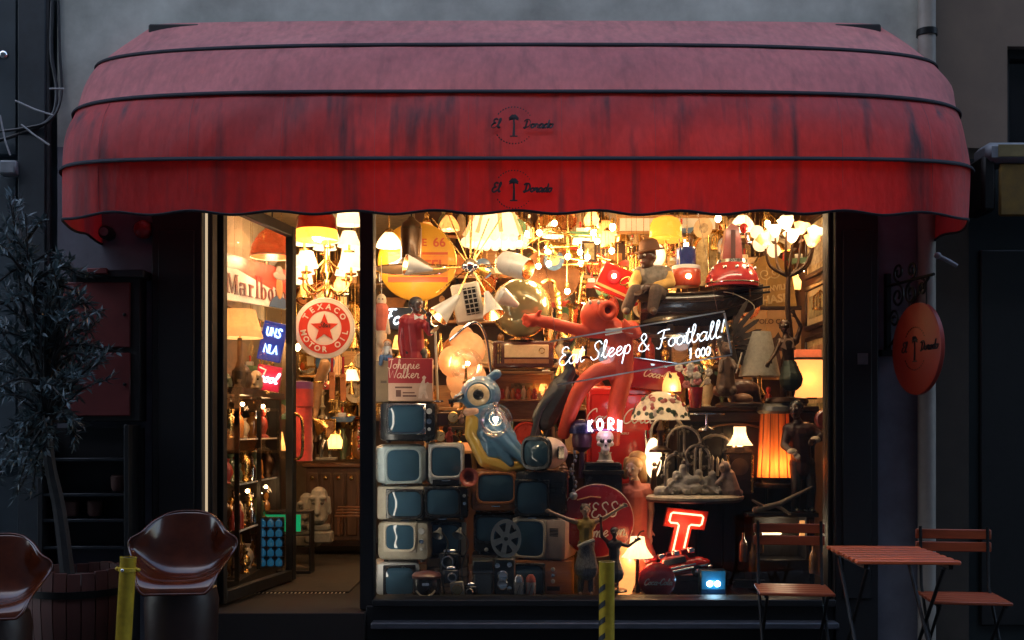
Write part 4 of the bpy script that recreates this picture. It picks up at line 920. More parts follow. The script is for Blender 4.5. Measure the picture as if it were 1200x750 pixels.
MB().cyl((0, 0, 0), (-3, 0, 84), 1.5, n=8).build('pole', cream_paint, t); MB().lathe([(7, 0), (7, 1.5), (2, 3)], 18).build('base', chrome, t)
# ================================================================== upper left of the window
# --- spoked lamp with cone shades
cone_out = M('pale cone enamel', (.62, .60, .56), .3, v=.08, coat=.4, bump=.02)
cone_in = M('copper cone inside', (.62, .30, .12), .22, 1., v=.2)
t = thing('spoked_chandelier', 'hanging chandelier with cone lamps on long spokes round a chrome hub', 'chandelier', 551, 312, .72)
MB().ball((0, 0, 0), 9, 20, 12).build('hub', chrome, t)
for s_ in (-1, 1): MB().ball((s_*6, -5, -1), 4.5, 12, 8).build('hub_ball', chrome, t)
CONES = [((-44, -30, -8), (-72, -40, -4), 2, 12), ((44, -10, 2), (68, -26, -8), 9, 12), ((-14, -18, -38), (-36, -26, -62), 3, 13), ((20, -14, -34), (28, -24, -60), 3, 13), ((34, -6, -34), (56, 0, -46), 11, 3)]
for i, (a, b, r0, r1) in enumerate(CONES):
    a, b = Vector(a), Vector(b); d = (b-a).normalized()
    MB().tube([(0, 0, 0), a], .9, 6).build('spoke', brass, t)
    mm = Matrix.Translation(a) @ d.to_track_quat('Z', 'Y').to_matrix().to_4x4(); ln = (b-a).length
    if i == 1: mb = MB().lathe([(0, -12), (8, -11), (13, -6), (14, 2), (14, ln*.5), (12, ln)], 28, mm, cap=False)
    elif i == 4: mb = MB().lathe([(0, -4), (9, -2), (11, 2), (3, ln)], 28, mm, cap=False)
    else: mb = MB().lathe([(0, -3), (r0, -2), (r0+1, 2), (r1, ln)], 28, mm, cap=False)
    c_ = mb.build('cone_shade', cone_out, t)
    if i < 4:
        e = MB().lathe([(r1-.6 if i != 1 else 11, ln), (r1*.55, ln*.55), (0, ln*.4)], 28, mm, cap=False).build('cone_lining', cone_in, c_)
        MB().ball(a + d*ln*.62, 3.6, 12, 8).build('bulb', bulbm, c_)
        light(t, a + d*(ln+3), 1.3, (1, .6, .28), .02)
for a in ((-46, 20, 60), (-26, 10, 62), (2, 10, 62), (36, 16, 60), (22, 10, 58), (-40, 10, -30), (-50, 0, 2), (45, 6, 0)): MB().tube([(0, 0, 0), a], .75, 6).build('spoke', brass, t)
MB().cyl((0, 0, 6), (0, 0, 130), .7, n=6).build('drop_rod', brass, t)
# --- wide metal pendant
t = thing('pendant_lamp', 'large dark metal factory pendant with a wide flat shade', 'lamp', 482, 318, .95)
MB().lathe([(12, 14), (12.5, 50), (11, 56), (6, 60), (3, 64), (0, 64)], 32).build('cap', M('brown metal', (.10, .06, .035), .3, .9, coat=.2), t)
shade(MB(), 43, 13, 2, 15, 40, curve=5).build('lamp_shade', M('pewter shade', (.26, .19, .14), .4, .35, v=.15, coat=.2), t)
MB().ring(43, .9, at(0, 0, 2), 44).build('shade_rim', chrome, t); MB().cyl((0, 0, 62), (0, 0, 140), .8, n=6).build('cord', dkplastic, t)
MB().ball((0, 0, 6), 5, 12, 8).build('bulb', bulbm, t); light(t, (0, 0, -6), 2.5)
# --- yellow round road sign
ysign = M('yellow enamel sign', (.72, .38, .03), .4, v=.1, sc=6, bump=.02, coat=.3); rsign = M('red print', (.55, .09, .03), .45, v=.12, bump=0)
t = thing('round_yellow_sign', 'large round yellow enamel sign with red printing behind the pendant', 'sign', 489, 307, 1.35)
MB().lathe([(45, -1), (46, 0), (46, 2), (44.5, 3), (0, 3)], 64, FACE).build('disc', ysign, t); MB().ring(45.5, .8, FACE, 60).build('rim', M('sign rim', (.6, .4, .08), .3, .6), t)
txt('66', 15, 'lettering', rsign, t, at(26, -3.1, 22), .2, bold=.02); txt('ROUTE', 12, 'lettering', rsign, t, at(-8, -3.1, 22), .2, bold=.02)
MB().box(-34, -3.4, 8, 36, -3, 11).box(-34, -3.4, -24, 36, -3, -18).build('bar', rsign, t); MB().box(-34, -3.4, -17, 36, -3, 7).build('panel', M('orange print', (.72, .25, .04), .45, bump=0), t)
txt('MOTEL', 17, 'lettering', rsign, t, at(6, -3.6, -5), .2, bold=.02)
# --- glowing script standing in for a neon reflection; mixed goods left edge
t = thing('neon_reflection_script', 'small white neon script hanging behind the musician statuette', 'neon sign', 466, 380, .8)
strokes('Foot', 9, .9, at(0, 0, 0), slant=.3).build('neon_tube', neon_w, t); MB().box(-20, 3, -6, 20, 4.5, 20, .5).build('backing_board', black, t)
t = thing('standing_cloth_figure', 'pale hanging puppet with a striped red top at the left window edge', 'puppet', 447, 420, .7)
organic('body', MB().ball((0, 0, 68), (6, 6, 8)).cap((0, 0, 55), (0, 0, 18), 8, 6).cap((-5, 0, 50), (-8, -3, 26), 3, 2.4).cap((5, 0, 50), (9, -4, 30), 3, 2.4).cap((-3, 0, 18), (-4, -2, -6), 3.4, 2.6).cap((3, 0, 18), (5, -2, -6), 3.4, 2.6), M('straw cloth', (.62, .48, .32), .8), t, .9); t.name = 'puppet'
organic('tunic', MB().cap((0, 0, 57), (0, 0, 36), 9, 8), M('faded red cloth', (.5, .12, .07), .8), t, .9); MB().cyl((0, 0, 74), (0, 0, 120), .4, n=5).build('string', ivory, t)
for s_ in (-1, 1): MB().ball((s_*2.2, -5.6, 69), .9, 8, 5).build('eye', black_print, t)
t = thing('toy_doll', 'small doll in blue jeans seated on the brown cardboard box', 'doll', 452, 423, .48)
organic('body', MB().ball((2, 0, 20), 4.5).cap((2, 1, 15), (0, 2, 5), 4, 4).cap((-1, 0, 14), (-5, -4, 7), 1.7).cap((5, 0, 14), (7, -4, 7), 1.7), skin_pale, t, .7)
organic('jeans', MB().cap((0, 2, 4), (-4, -8, 4), 4, 3).cap((1, 2, 4), (6, -8, 4), 4, 3).cap((-4, -8, 4), (-5, -9, -4), 3, 2.4).cap((6, -8, 4), (7, -9, -4), 3, 2.4), M('toy denim', (.07, .12, .22), .8), t, .7)
organic('shirt', MB().cap((2, 1, 15.5), (0, 2, 6), 4.8, 4.8), M('toy shirt', (.55, .5, .45), .8), t, .7); organic('hair', MB().ball((2, 1.4, 21.5), (5, 4.6, 4.4)), M('orange wool', (.6, .2, .05), .9), t, .7)
for s_ in (-1, 1): MB().ball((2+s_*1.6, -4.3, 20.4), .55, 6, 4).build('eye', black_print, t)
table_lamp('small cream shaded lamp between the doll and the musician', 468, 421, .62, 12, 9, 5, 16, shade_cream, brass, .5)
# --- scalloped lamps near the top centre
amber_stripe = M('orange striped cloth', (.72, .30, .10), .7, tl=.4, e=.3, ec=(1, .5, .2))
t = thing('fabric_lampshade', 'large hanging cream fabric lampshade with scalloped hem and orange stripes', 'lampshade', 580, 286, 1.5)
shade(MB(), 36, 24, 2, 34, 36, flute=.03).build('shade_cloth', shade_white, t)
for i in range(8):
    a = R(i*45+12); MB().tube([(36.8*math.cos(a), 36.8*math.sin(a), 8), (31*math.cos(a), 31*math.sin(a), 18), (25*math.cos(a), 25*math.sin(a), 34)], 2.4, 6, flat=.3).build('stripe', amber_stripe, t)
for i in range(20):
    a = 2*PI*i/20; MB().ball((35.6*math.cos(a), 35.6*math.sin(a), 2), (5.4, 5.4, 4.2), 10, 6).build('scallop', shade_white, t)
MB().cyl((0, 0, 30), (0, 0, 90), .8, n=6).build('cord', dkplastic, t); MB().ball((0, 0, 16), 5, 12, 8).build('bulb', bulbm, t); light(t, (0, 0, -2), 4)
t = thing('ventilator_grille', 'tilted white metal box with a dark square grille', 'grille', 552, 377, 1.1); t.rotation_euler[1] = R(-10)
MB().box(-17, 0, 0, 17, 22, 46, 2).build('case', M('white enamel', (.62, .6, .55), .35, v=.1), t); MB().box(-4, -.6, 8, 13, 0, 40, .3).build('recess', dkplastic, t)
mb = MB()
for i in range(6): mb.box(-4, -1.2, 9+i*5.6, 13, -.5, 10.2+i*5.6)
for i in range(4): mb.box(-4+i*5.2, -1.3, 8, -3+i*5.2, -.6, 40)
mb.build('grille_bars', M('grille silver', (.4, .4, .38), .4, .7), t, kind='stuff')
t = thing('round_globe_set', 'big olive glazed globe on a brass hoop stand left of the gold saxophones', 'globe', 611, 399, 1.0)
MB().ball((0, 0, 38), (33, 33, 35), 32, 20).build('globe', M('olive glaze', (.30, .26, .13), .16, .35, v=.2, sc=3, bump=.02, coat=.8), t); MB().ring(34.5, 1.2, at(0, 0, 38, rot(x=82)), 44).build('hoop', brass, t); MB().lathe([(15, 0), (15, 1.5), (6, 3), (5, 6)], 24).build('base', brass, t)
# --- saxophones and trumpets
def sax(lbl, x, y, Y, sc, rz, ty):
    t = thing('saxophone', lbl, 'saxophone', x, y, Y, 'gold saxophones', rz, u=S(Y)*sc); t.rotation_euler[1] = R(ty)
    P = [(0, 0, 60), (1, 0, 40), (2, 0, 18), (5, -2, 5), (11, -4, 2), (16, -5, 8), (18, -6, 20), (20, -7, 34)]
    p = smooth_path(P, 5); MB().tube(p, [2+5.5*(i/(len(p)-1))**1.6 for i in range(len(p))], 12).build('body_tube', gold, t)
    MB().lathe([(7.5, 0), (9, 3), (12, 6), (11, 6), (6.5, 0)], 22, at(20, -7, 33, rot(y=8)), cap=False).build('bell', gold, t)
    MB().tube(smooth_path([(0, 0, 60), (-1, 0, 66), (-8, 0, 69), (-15, 0, 66)]), 1.8, 8).build('neck', gold, t)
    for k in range(7): MB().lathe([(2.8, 0), (2.8, 1.2), (0, 1.6)], 10, at(1.5+.1*k, -3.2-.3*k, 54-k*6, FACE)).build('key', brass, t)
    MB().tube([(4, -2, 56), (5, -4, 14)], .6, 5).build('key_rod', brass, t); return t
sax('gold saxophone standing upright beside the dark bronze disc', 655, 400, 1.1, 1.05, 6, -4)
sax('gold saxophone leaning behind the red figure arm', 637, 408, 1.2, .8, -20, 8)
sax('gold saxophone hanging behind the upright one', 672, 392, 1.35, 1.15, 30, 10)
t = thing('bronze_disc', 'large dull bronze tray leaning behind the bulb chandelier', 'tray', 646, 356, 1.45)
MB().lathe([(0, 0), (27, 0), (31, 3), (33, 3.4), (33, 2), (28, -1.5), (0, -1.5)], 48, at(0, 0, 33, rot(x=82))).build('tray', M('dull bronze', (.22, .10, .05), .4, .8, v=.4, sc=10), t)
# --- bulb chandelier
t = thing('bulb_chandelier', 'brass rod chandelier of bare glowing bulbs under the awning middle', 'chandelier', 655, 300, 1.0)
NODES = [(-24, 0, 8), (10, 10, 6), (44, -4, 22), (2, -10, -8)]
for a, b in (((-30, 0, 28), (40, 0, 24)), ((-22, -6, 2), (34, 6, -6)), ((-24, 0, 60), (-24, 0, -8)), ((10, 4, 60), (10, 4, -40)), ((-12, 10, 12), (20, -12, 10)), ((4, -10, -12), (46, 10, -8)), ((38, 0, 62), (38, 0, 18)), ((-38, 10, 16), (-10, -6, 30))): MB().cyl(a, b, 1.1, n=7).build('rod', brass, t)
BP = [(-24, 0, -12), (-23, -2, 27), (40, 0, 27), (10, -8, -2), (10, 3, -41), (-13, 8, 6), (24, -10, 3), (-12, -6, -10), (26, 4, -8), (34, 8, 0), (-46, 6, 16), (45, 3, 18), (-5, 8, 40), (55, 6, -16), (62, 0, 6)]
for i, b in enumerate(BP):
    MB().lathe([(1.6, 0), (1.9, 2), (1.9, 6), (1.2, 7)], 10, at(b[0], b[1], b[2]+2.5)).build('socket', gold, t); MB().ball(b, (3.1, 3.1, 3.6), 10, 7).build('bulb', bulbm, t)
for b in ((-24, -8, -20), (34, -10, 8), (10, -8, -50)): light(t, b, 5, (1, .6, .28), .05)
MB().cyl((10, 4, 55), (10, 4, 110), 1.2, n=7).build('rod', brass, t)
# --- white glass shades and mixed lamps along the ceiling
HL = [(648, 270, 1.9, 12, 'white'), (685, 278, 1.8, 14, 'white'), (526, 262, 1.9, 12, 'peach'), (612, 270, 2.0, 13, 'white'), (710, 268, 2.1, 12, 'peach'), (738, 262, 2.2, 14, 'white'), (870, 262, 2.0, 15, 'white'), (845, 272, 2.2, 12, 'peach'), (456, 282, 1.2, 15, 'white'), (500, 270, 2.0, 13, 'peach')]
HLN = ['above the bulb chandelier', 'right of the bulb chandelier rods', 'above the spoked chandelier', 'left of the bulb chandelier', 'above the tilted red sign', 'beside the yellow top hat lamp', 'above the red machine', 'behind the red machine', 'in the upper left window corner', 'above the round yellow sign']
for (x, y, Y, r_, k), wh in zip(HL, HLN):
    t = thing('hanging_lamp', ('white' if k == 'white' else 'peach') + ' glass bell lamp hanging ' + wh, 'lamp', x, y, Y, 'small glass bell lamps hung along the ceiling')
    shade(MB(), r_, r_*.35, -8, 9, 24, flute=.05, curve=-2).build('lamp_shade', shade_white if k == 'white' else shade_peach, t); MB().lathe([(r_*.4, 9), (r_*.3, 13), (1, 15), (.7, 60)], 14).build('stem', brass, t)
    MB().ball((0, 0, -3), 3.4, 10, 6).build('bulb', bulbw, t)
for i in (1, 4, 6, 8): x, y, Y, r_, k = HL[i]; o = [q for q in bpy.data.objects if q.name.startswith('hanging_lamp')][i]; light(o, (0, -4, -14), 3.5, (1, .66, .34), .06)
# --- radio cabinet and shelf beneath
t = thing('valve_radio', 'long brown wooden radio with a cream speaker panel under the olive globe', 'radio', 613, 431, .95)
MB().box(-36, 0, 0, 36, 34, 32, 3, seg=2).build('cabinet', M('walnut gloss', (.10, .032, .02), .22, v=.4, sc=6, stretch=(1, 1, 6), coat=.6), t); MB().box(-22, -1, 12, 30, .2, 27, .6).build('speaker_panel', M('radio cloth', (.66, .47, .26), .7, v=.1, sc=50), t)
MB().box(-22, -.8, 5, 30, .2, 10, .3).build('dial_strip', M('dial strip', (.3, .12, .05), .3), t); MB().ring(3.2, .5, at(22, -1.4, 20, FACE)).build('emblem', brass, t)
for x in (-30, -27): MB().box(x, -.8, 5, x+1.4, .2, 28).build('moulding', brass, t)
t = thing('open_cupboard', 'open honey wood cupboard of small ornaments behind the blue bird and heron', 'cupboard', 613, 494, 1.25)
for a in ((-36, 26, 0, 36, 28, 56), (-36, 0, 0, -33, 26, 56), (33, 0, 0, 36, 26, 56), (-36, -1, 56, 36, 28, 59), (-33, 0, 0, 33, 26, 2.5), (-33, 2, 24, 33, 26, 26)): MB().box(*a, .4).build('board', palewood, t)
MB().box(-14, 25, 28, 12, 26, 46, .2).build('picture_sheet', ART[2], t); MB().box(14, 25, 28, 31, 26, 46, .2).build('picture_sheet', ART[0], t)
for i in range(9):
    o = single(vase(MB(), 11+(i*5) % 7, 3.2) if i % 3 else MB().ball((0, 0, 5), (3.6, 3.6, 5)).ball((0, -1, 11), 3), 'ornament', [M('ornament red', (.5, .06, .04), .3), M('ornament cream', (.6, .45, .28), .4), M('ornament orange', (.6, .22, .05), .4)][i % 3], ['little red egg shaped figure', 'little cream vase', 'little orange vase'][i % 3] + ' on the honey cupboard shelf, ' + ('near its left end', 'at its middle', 'near its right end')[i//3], 'ornament', 588+i*6.4, 469, 1.3, 'ornaments on the cupboard shelf')
t = table_lamp('tiny lit lamp inside the honey wood cupboard', 637, 468, 1.32, 6, 6, 4, 12, shade_cream, brass, 1.6)
# --- peach flower lamps and glass globes by the bird
t = thing('petal_lamp', 'tall peach petal glass lamp behind the clear globe', 'lamp', 541, 486, .85)
for i, (x, z, r_) in enumerate(((-9, 62, 18), (8, 76, 20), (-2, 40, 16), (12, 44, 17), (0, 90, 15))): MB().ball((x, i*3-6, z), (r_, r_*.7, r_*1.05), 20, 12).build('petal', shade_peach, t)
MB().lathe([(12, 0), (10, 3), (3, 8), (2, 30)], 20).build('base', brass, t); light(t, (-8, -24, 60), 1.0, (1, .55, .22), .03)
MB().tube(smooth_path([(-14, -6, 86), (14, -4, 108), (28, 0, 92), (34, 4, 50)]), 1.8, 8).build('frame_hoop', chrome, t)
t = thing('glass_globe_lamp', 'clear glass globe with a faint glow in front of the peach petal lamp', 'lamp', 546, 428, .6)
MB().ball((0, 0, 0), 20, 32, 20).build('globe', clear_glass, t); MB().ball((2, 0, 2), 2.6, 10, 6).build('bulb', bulbw, t); MB().lathe([(4, -22), (4, -19), (2, -19), (1.5, -6), (1.5, 0)], 12).build('fitting', brass, t); MB().cyl((0, 0, -22), (-3, 0, -57), 1.2, n=6).build('stem', brass, t)
t = thing('glass_globe_lamp', 'clear glass globe with a bright bulb hanging in front of the blue bird', 'lamp', 581, 493, .22)
MB().ball((0, 0, 0), 20, 32, 20).build('globe', clear_glass, t); MB().ball((0, 0, 2), 3, 12, 8).build('bulb', bulbw, t); MB().ring(8, .7, at(0, 0, 2, FACE)).build('bulb_ring', chrome, t); MB().lathe([(1.5, 4), (2, 12), (4, 19), (3, 22), (0, 22)], 12).build('fitting', chrome, t); MB().cyl((0, 0, 20), (0, 0, 268), .25, n=5).build('cord', clear_glass, t)
light(t, (0, -3.6, 2), .8, (1, .7, .4), .01)
# --- blue fairground bird
blu = M('bird blue paint', (.10, .23, .38), .3, v=.15, sc=5, bump=.03, coat=.5); yelb = M('bird yellow paint', (.70, .43, .07), .35, v=.15, sc=5, coat=.4)
t = thing('fairground_bird', 'blue fairground ride bird with a huge cream eye and yellow belly', 'ride figure', 572, 551, .5)
organic('body', MB().ball((-9, 8, 89), (24, 22, 22), 24, 14).ball((-6, 6, 70), (18, 18, 14)).cap((-4, 14, 62), (8, 16, 30), 22, 28).cap((8, 16, 30), (36, 16, 12), 26, 10).cap((6, -6, 60), (44, 0, 16), 9, 4).cap((4, -8, 48), (42, -4, 10), 10, 4).cap((-4, -4, 44), (26, -4, 8), 9, 5).cap((2, 8, 108), (10, 6, 113), 5, 6).cap((-30, 4, 86), (-36, 0, 84), 7, 5), blu, t, 1.1)
organic('belly', MB().cap((-18, 4, 66), (-20, 2, 42), 8, 8).cap((-20, 2, 42), (-4, 0, 12), 8, 9).cap((-4, 0, 12), (22, 0, 3), 9, 8).cap((22, 0, 3), (46, 4, 5), 8, 5).cap((-16, 0, 60), (-12, 10, 30), 8, 10), yelb, t, 1.1)
MB().ball((-11, -10, 88), (13.5, 6, 13.5), 26, 14).build('eye', M('bird eye cream', (.75, .55, .32), .3, coat=.4), t); MB().ball((-11, -15.4, 88), (6.4, 2.4, 6.4), 18, 10).build('pupil', dkplastic, t); MB().ring(14, 1.8, at(-11, -10, 88, FACE), 30).build('eye_rim', blu, t)
MB().tube([(-20, -8, 70), (-4, -14, 73), (12, -8, 77)], 3.2, 10).build('collar', blu, t); organic('beak', MB().cap((-24, -10, 68), (-14, -14, 69), 5, 4), M('beak peach', (.75, .40, .25), .35, coat=.4), t, .9)
MB().tube([(-46, -6, 80), (-38, -6, 82), (-28, -2, 88)], 2.8, 8).build('handlebar', dkplastic, t); MB().tube([(-18, 12, 20), (-16, 12, 0)], 3, 8).build('peg', yelb, t)
# ================================================================== middle and right of the window
# --- fridge, red cooler panel
t = thing('drinks_fridge', 'tall red enamel drinks fridge with white script behind the rubber figure legs', 'fridge', 726, 600, 1.0)
MB().box(-38, 0, 0, 38, 44, 148, 6, seg=3).build('cabinet', red_enamel, t); MB().box(-34, -3, 8, 34, .5, 138, 3, seg=2).build('door', red_enamel, t); MB().box(29, -6, 60, 32, -2.5, 96, 1).build('handle', chrome, t)
txt('ICE COLD', 5, 'lettering', white_paint, t, at(-4, -3.4, 123), .3); strokes('Coca-Cola', 8.6, .8, at(-2, -3.4, 104), slant=.35, flat=.5).build('lettering', white_paint, t)
txt('SERVE YOURSELF', 3.4, 'lettering', white_paint, t, at(-2, -3.4, 92), .3)
t = thing('cooler_box', 'deep red cooler lid with cream script, tilted above the floral lamp', 'cooler', 770, 458, .95); t.rotation_euler[1] = R(8)
MB().box(-32, 0, 0, 30, 26, 36, 2.5, seg=2).build('case', deep_red, t); strokes('Coca-Cola', 4.6, .6, at(2, -.5, 15), slant=.35, flat=.5).build('lettering', cream_paint, t); MB().tube([(-32, -1, 35), (30, -1, 35)], 1, 6).build('trim', chrome, t)
for x in (-12, 3, 22): MB().box(x, -1.5, 28, x+5, .2, 31, .5).build('clasp', chrome, t)
# --- red rubber tube figure
rub = M('orange red rubber', (.62, .06, .02), .55, v=.22, sc=7, bump=.08)
t = thing('rubber_figure', 'large orange red rubber tube figure with one arm out and a face ring', 'figure', 726, 456, .62, u=S(.62))
b = MB(); b.ball((-28, -4, 86), (18.5, 18, 19), 24, 14)
arm = smooth_path([(0, 0, 68), (-30, -4, 66), (-58, -6, 71), (-82, -7, 77), (-94, -7, 79)], 5); b.tube(arm, 7.2, 14)
b.ball((-102, -7, 80), (9.5, 8, 8), 16, 10); 
for k, (dx, dz) in enumerate(((-8, 5), (-10, 1), (-9, -4), (-5, -7))): b.cap((-103, -9, 80+dz*.3), (-103+dx, -13, 80+dz), 3, 2.6, 8)
b.cap((-99, -9, 83), (-93, -13, 90), 3, 2.4, 8)
b.cap((-12, 0, 72), (0, 0, 60), 15, 16); b.cap((0, 0, 62), (2, 2, 14), 16, 15); b.tube(smooth_path([(2, 0, 66), (14, 0, 74), (18, -6, 68), (20, -8, 60)], 5), 6.5, 12); b.cap((18, -6, 66), (8, -16, 70), 6, 5.5)
for k, dz in enumerate((3, 1, -1, -3.4)): b.cap((8, -18, 70+dz), (2, -20, 71+dz*1.5), 2.4, 2, 7)
b.cap((8, -18, 74), (4, -19, 79), 2.5, 2.2, 7)
b.tube(smooth_path([(-4, 0, 24), (-26, -5, 19), (-44, -7, 3), (-56, -4, -22), (-63, 2, -44), (-66, 8, -56)], 5), [12-.2*i for i in range(26)], 16)
b.tube(smooth_path([(4, 0, 18), (1, -3, 2), (-4, -4, -20), (-7, -2, -44), (-8, 2, -66)], 5), [12.5-.22*i for i in range(21)], 16)

organic('body', b, rub, t, 1.3, 6)
MB().ring(8, 4.2, at(-16, -20, 90, FACE @ rot(y=20)), 28, 10).build('mouth_ring', rub, t); MB().lathe([(6, 0), (0, 1)], 18, at(-16, -19, 90, FACE)).build('mouth_hollow', M('dark rubber', (.12, .015, .01), .6), t)
for dx in (-36, -26): MB().ball((dx, -21, 99), (2.2, 1.6, 2.6), 10, 7).build('eye', M('eye enamel'), t)
for k in range(3): MB().tube([(-18, -16.5, 62+k*3), (4, -17.2, 66+k*2), (14, -14, 64+k*3)], 1, 6).build('strap', white_paint, t)
# --- neon quote on clear acrylic
t = thing('neon_quote_sign', 'clear acrylic panel with white neon script hung across the rubber figure', 'neon sign', 751, 408, .2); t.rotation_euler[1] = R(-9.8)
MB().box(-104, 0, -26, 104, .8, 26, .2).build('acrylic_panel', glass_sheet('acrylic', (.96, .97, .98), 1., .02, .015), t)
for a in ((-104, -1, 25, 104, 1.6, 26.6), (-104, -1, -26.6, 104, 1.6, -25), (102.6, -2, -24, 104.4, 1.4, 24)): MB().box(*a).build('lit_edge', M('lit acrylic edge', (.7, .74, .75), .2, bump=0, v=.05), t)
strokes('Eat Sleep & Football!', 10.2, .5, at(0, -2.4, -4), slant=.28, track=.96).build('neon_tube', glow('neon script white', (.76, .88, 1.0), .62), t)
strokes('1 000', 6, .45, at(66, -2.4, -22), slant=.2).build('neon_tube', neon_w, t)
for x in (-96, 96): MB().cyl((x, 0, 26), (x-x*.06, 0, 230), .3, n=5).build('cord', chrome, t)
light(t, (-40, -12, 0), .5, (.8, .9, 1), .08); light(t, (50, -12, 0), .5, (.8, .9, 1), .08)
# --- tilted red sign box and bowler figure
t = thing('tilted_red_sign', 'tilted red sign box with a round button and gold script above the rubber figure', 'sign', 721, 345, .98); t.rotation_euler[1] = R(24)
MB().box(-27, 0, -2, 29, 14, 32, 1.5).build('case', red_enamel, t); MB().lathe([(8, 0), (8, 1.5), (0, 2.4)], 24, at(-10, -.2, 18, FACE)).build('button', deep_red, t); strokes('Cola', 6, .8, at(10, -.6, 13), slant=.3, flat=.5).build('lettering', gold, t); MB().box(-26, -.5, 2, 28, 0, 5).build('stripe', M('gold print', (.7, .4, .15), .4), t)
MB().ball((-10, -7, 18), 2.6, 10, 6).build('bulb', bulbm, t)
t = thing('seated_bowler_figure', 'seated figure in a bowler hat, grey vest and mustard sleeves beside the tilted sign', 'statuette', 757, 352, .92)
J = dict(head=(2, -3, 50), neck=(6, 2, 36), chest=(9, 4, 26), pelvis=(10, 6, 8), shL=(-7, 3, 32), shR=(24, 4, 32), elL=(-15, -6, 18), haL=(-14, -18, 12), elR=(28, -4, 20), haR=(6, -18, 14), hipL=(2, 4, 8), hipR=(17, 4, 8), knL=(-16, -24, 8), knR=(8, -28, 8), anL=(-26, -22, -14), anR=(4, -26, -14))
figure(t, J, 27, skin_dark, [('sleeves', M('mustard shirt', (.60, .36, .10), .7), 'sleeves'), ('vest', M('grey vest', (.20, .17, .14), .8, v=.3, sc=40), 'vest'), ('trousers', M('brown tweed', (.09, .06, .045), .85, v=.4, sc=60), 'trousers')], .9, look=(-.75, -.62, -.05), shoe=M('old shoe', (.06, .03, .02), .5))
MB().lathe([(18, -1), (18.5, 0), (17, 1.2), (12.6, 1.6), (12, 6), (10.5, 11), (6, 14), (0, 15)], 28, at(4, -1, 58, rot(x=6, y=-10))).build('bowler_hat', M('brown felt', (.12, .05, .022), .7), t)
# --- hats and lamps in the top row
t = thing('top_hat_lamp', 'mustard yellow bowl hat lampshade above the bowler figure', 'lamp', 780, 282, 1.15)
MB().lathe([(24, 0), (25, 1), (21, 2.5), (19, 4), (18.5, 18), (15, 25), (8, 28), (0, 29)], 32).build('lamp_shade', M('mustard glass', (.78, .38, .04), .25, v=.08, tl=.3, e=.25, ec=(1, .45, .05), coat=.4), t); MB().lathe([(2, -30), (2, 0)], 10).build('stem', brass, t)
MB().ball((-12, -6, -18), (11, 9, 14), 18, 12).build('globe', shade_white, t); light(t, (-12, -18, -18), 1.5, (1, .7, .4), .04)
t = thing('blue_red_lantern', 'blue glass lantern on a red and white ribbed base beside the bowler figure', 'lantern', 804, 336, 1.02)
MB().lathe([(15, 0), (17, 3), (17, 18), (15.5, 21)], 28).build('base', M('red lantern enamel', (.62, .09, .04), .3, coat=.4), t); MB().lathe([(16.5, 20), (16.5, 24), (12, 25)], 28).build('collar', white_paint, t); MB().lathe([(11.5, 24), (12, 26), (12, 44), (10, 46)], 28, cap=False).build('glass_body', M('cobalt glass', (.02, .05, .22), .1, bump=0, coat=1), t)
for k in range(5): MB().cyl((-6+k*3, 0, 40), (-8+k*4, 0, 56+k % 2*4), .8, n=6).build('brush', palewood, t)
MB().ball((0, -16.5, 10), 3, 10, 6).build('bulb', bulbm, t)
t = thing('red_machine', 'red enamel hand machine with a domed base, chrome plate and red knob', 'machine', 858, 337, .95)
MB().lathe([(31, 0), (32, 4), (30, 14), (24, 24), (17, 29), (13, 31)], 36).build('base', M('raspberry enamel', (.42, .03, .035), .2, v=.15, coat=.8, bump=.02), t); MB().lathe([(19, 27), (18, 31.5), (12, 33), (0, 33)], 32).build('plate', chrome, t)
MB().prism([(-13, 30), (11, 30), (9, 54), (6, 70), (-2, 74), (-8, 68), (-11, 50)], -8, 9).build('column', M('dusty red enamel', (.36, .07, .055), .3, v=.2, coat=.4), t); MB().box(-3, -9, 32, 2, -8, 66).build('column_slot', M('slot dark', (.08, .02, .02), .5), t)
MB().tube(smooth_path([(0, 0, 68), (8, -4, 72), (14, -6, 64), (17, -8, 52)]), 1.8, 8).build('crank', chrome, t); MB().ball((12, -8, 68), (5, 5, 6)).build('knob', red_enamel, t); MB().ball((18, -8, 51), 3.4).build('crank_knob', chrome, t); MB().ring(31.5, 1, at(0, 0, 4), 40).build('trim', chrome, t)
for a in (200, 240, 270, 300, 340): MB().ball((26*math.cos(R(a)), 26*math.sin(R(a)), 21), 2.4).build('stud', chrome, t)
# --- dark wooden boat
t = thing('wooden_boat', 'long dark wooden model boat hull above the neon panel', 'model boat', 822, 384, .98)
hull = M('dark boat varnish', (.028, .018, .013), .22, v=.4, sc=5, stretch=(.2, 1, 1), coat=.7)
secs = []; NS = 22
for i in range(NS+1):
    f = i/NS; x = -72+144*f; wd = 21*(math.sin(PI*min(1, max(0, f*.94+.06)))**.5)*(1 if f < .6 else 1-((f-.6)/.4)**2.2*.97); top = 34+16*(f**2)+6*(1-f)**3; bot = 2+14*max(0, f-.55)**1.5*6
    secs.append([(x, wd*c_, bot+(top-bot)*z_) for c_, z_ in ((-1, 1), (-.97, .72), (-.8, .4), (-.45, .14), (0, 0), (.45, .14), (.8, .4), (.97, .72), (1, 1))])
vs = [q for s_ in secs for q in s_]; fs = [(i*9+j, i*9+j+1, (i+1)*9+j+1, (i+1)*9+j) for i in range(NS) for j in range(8)] + [tuple(range(9)), tuple(NS*9+j for j in reversed(range(9)))]
o = MB().raw(vs, fs).build('hull', hull, t); o.modifiers.new('t', 'SOLIDIFY').thickness = .006
for j, r_ in ((0, 1.3), (8, 1.3)): MB().tube([secs[i][j] for i in range(NS+1)], r_, 6).build('gunwale', darkwood, t)
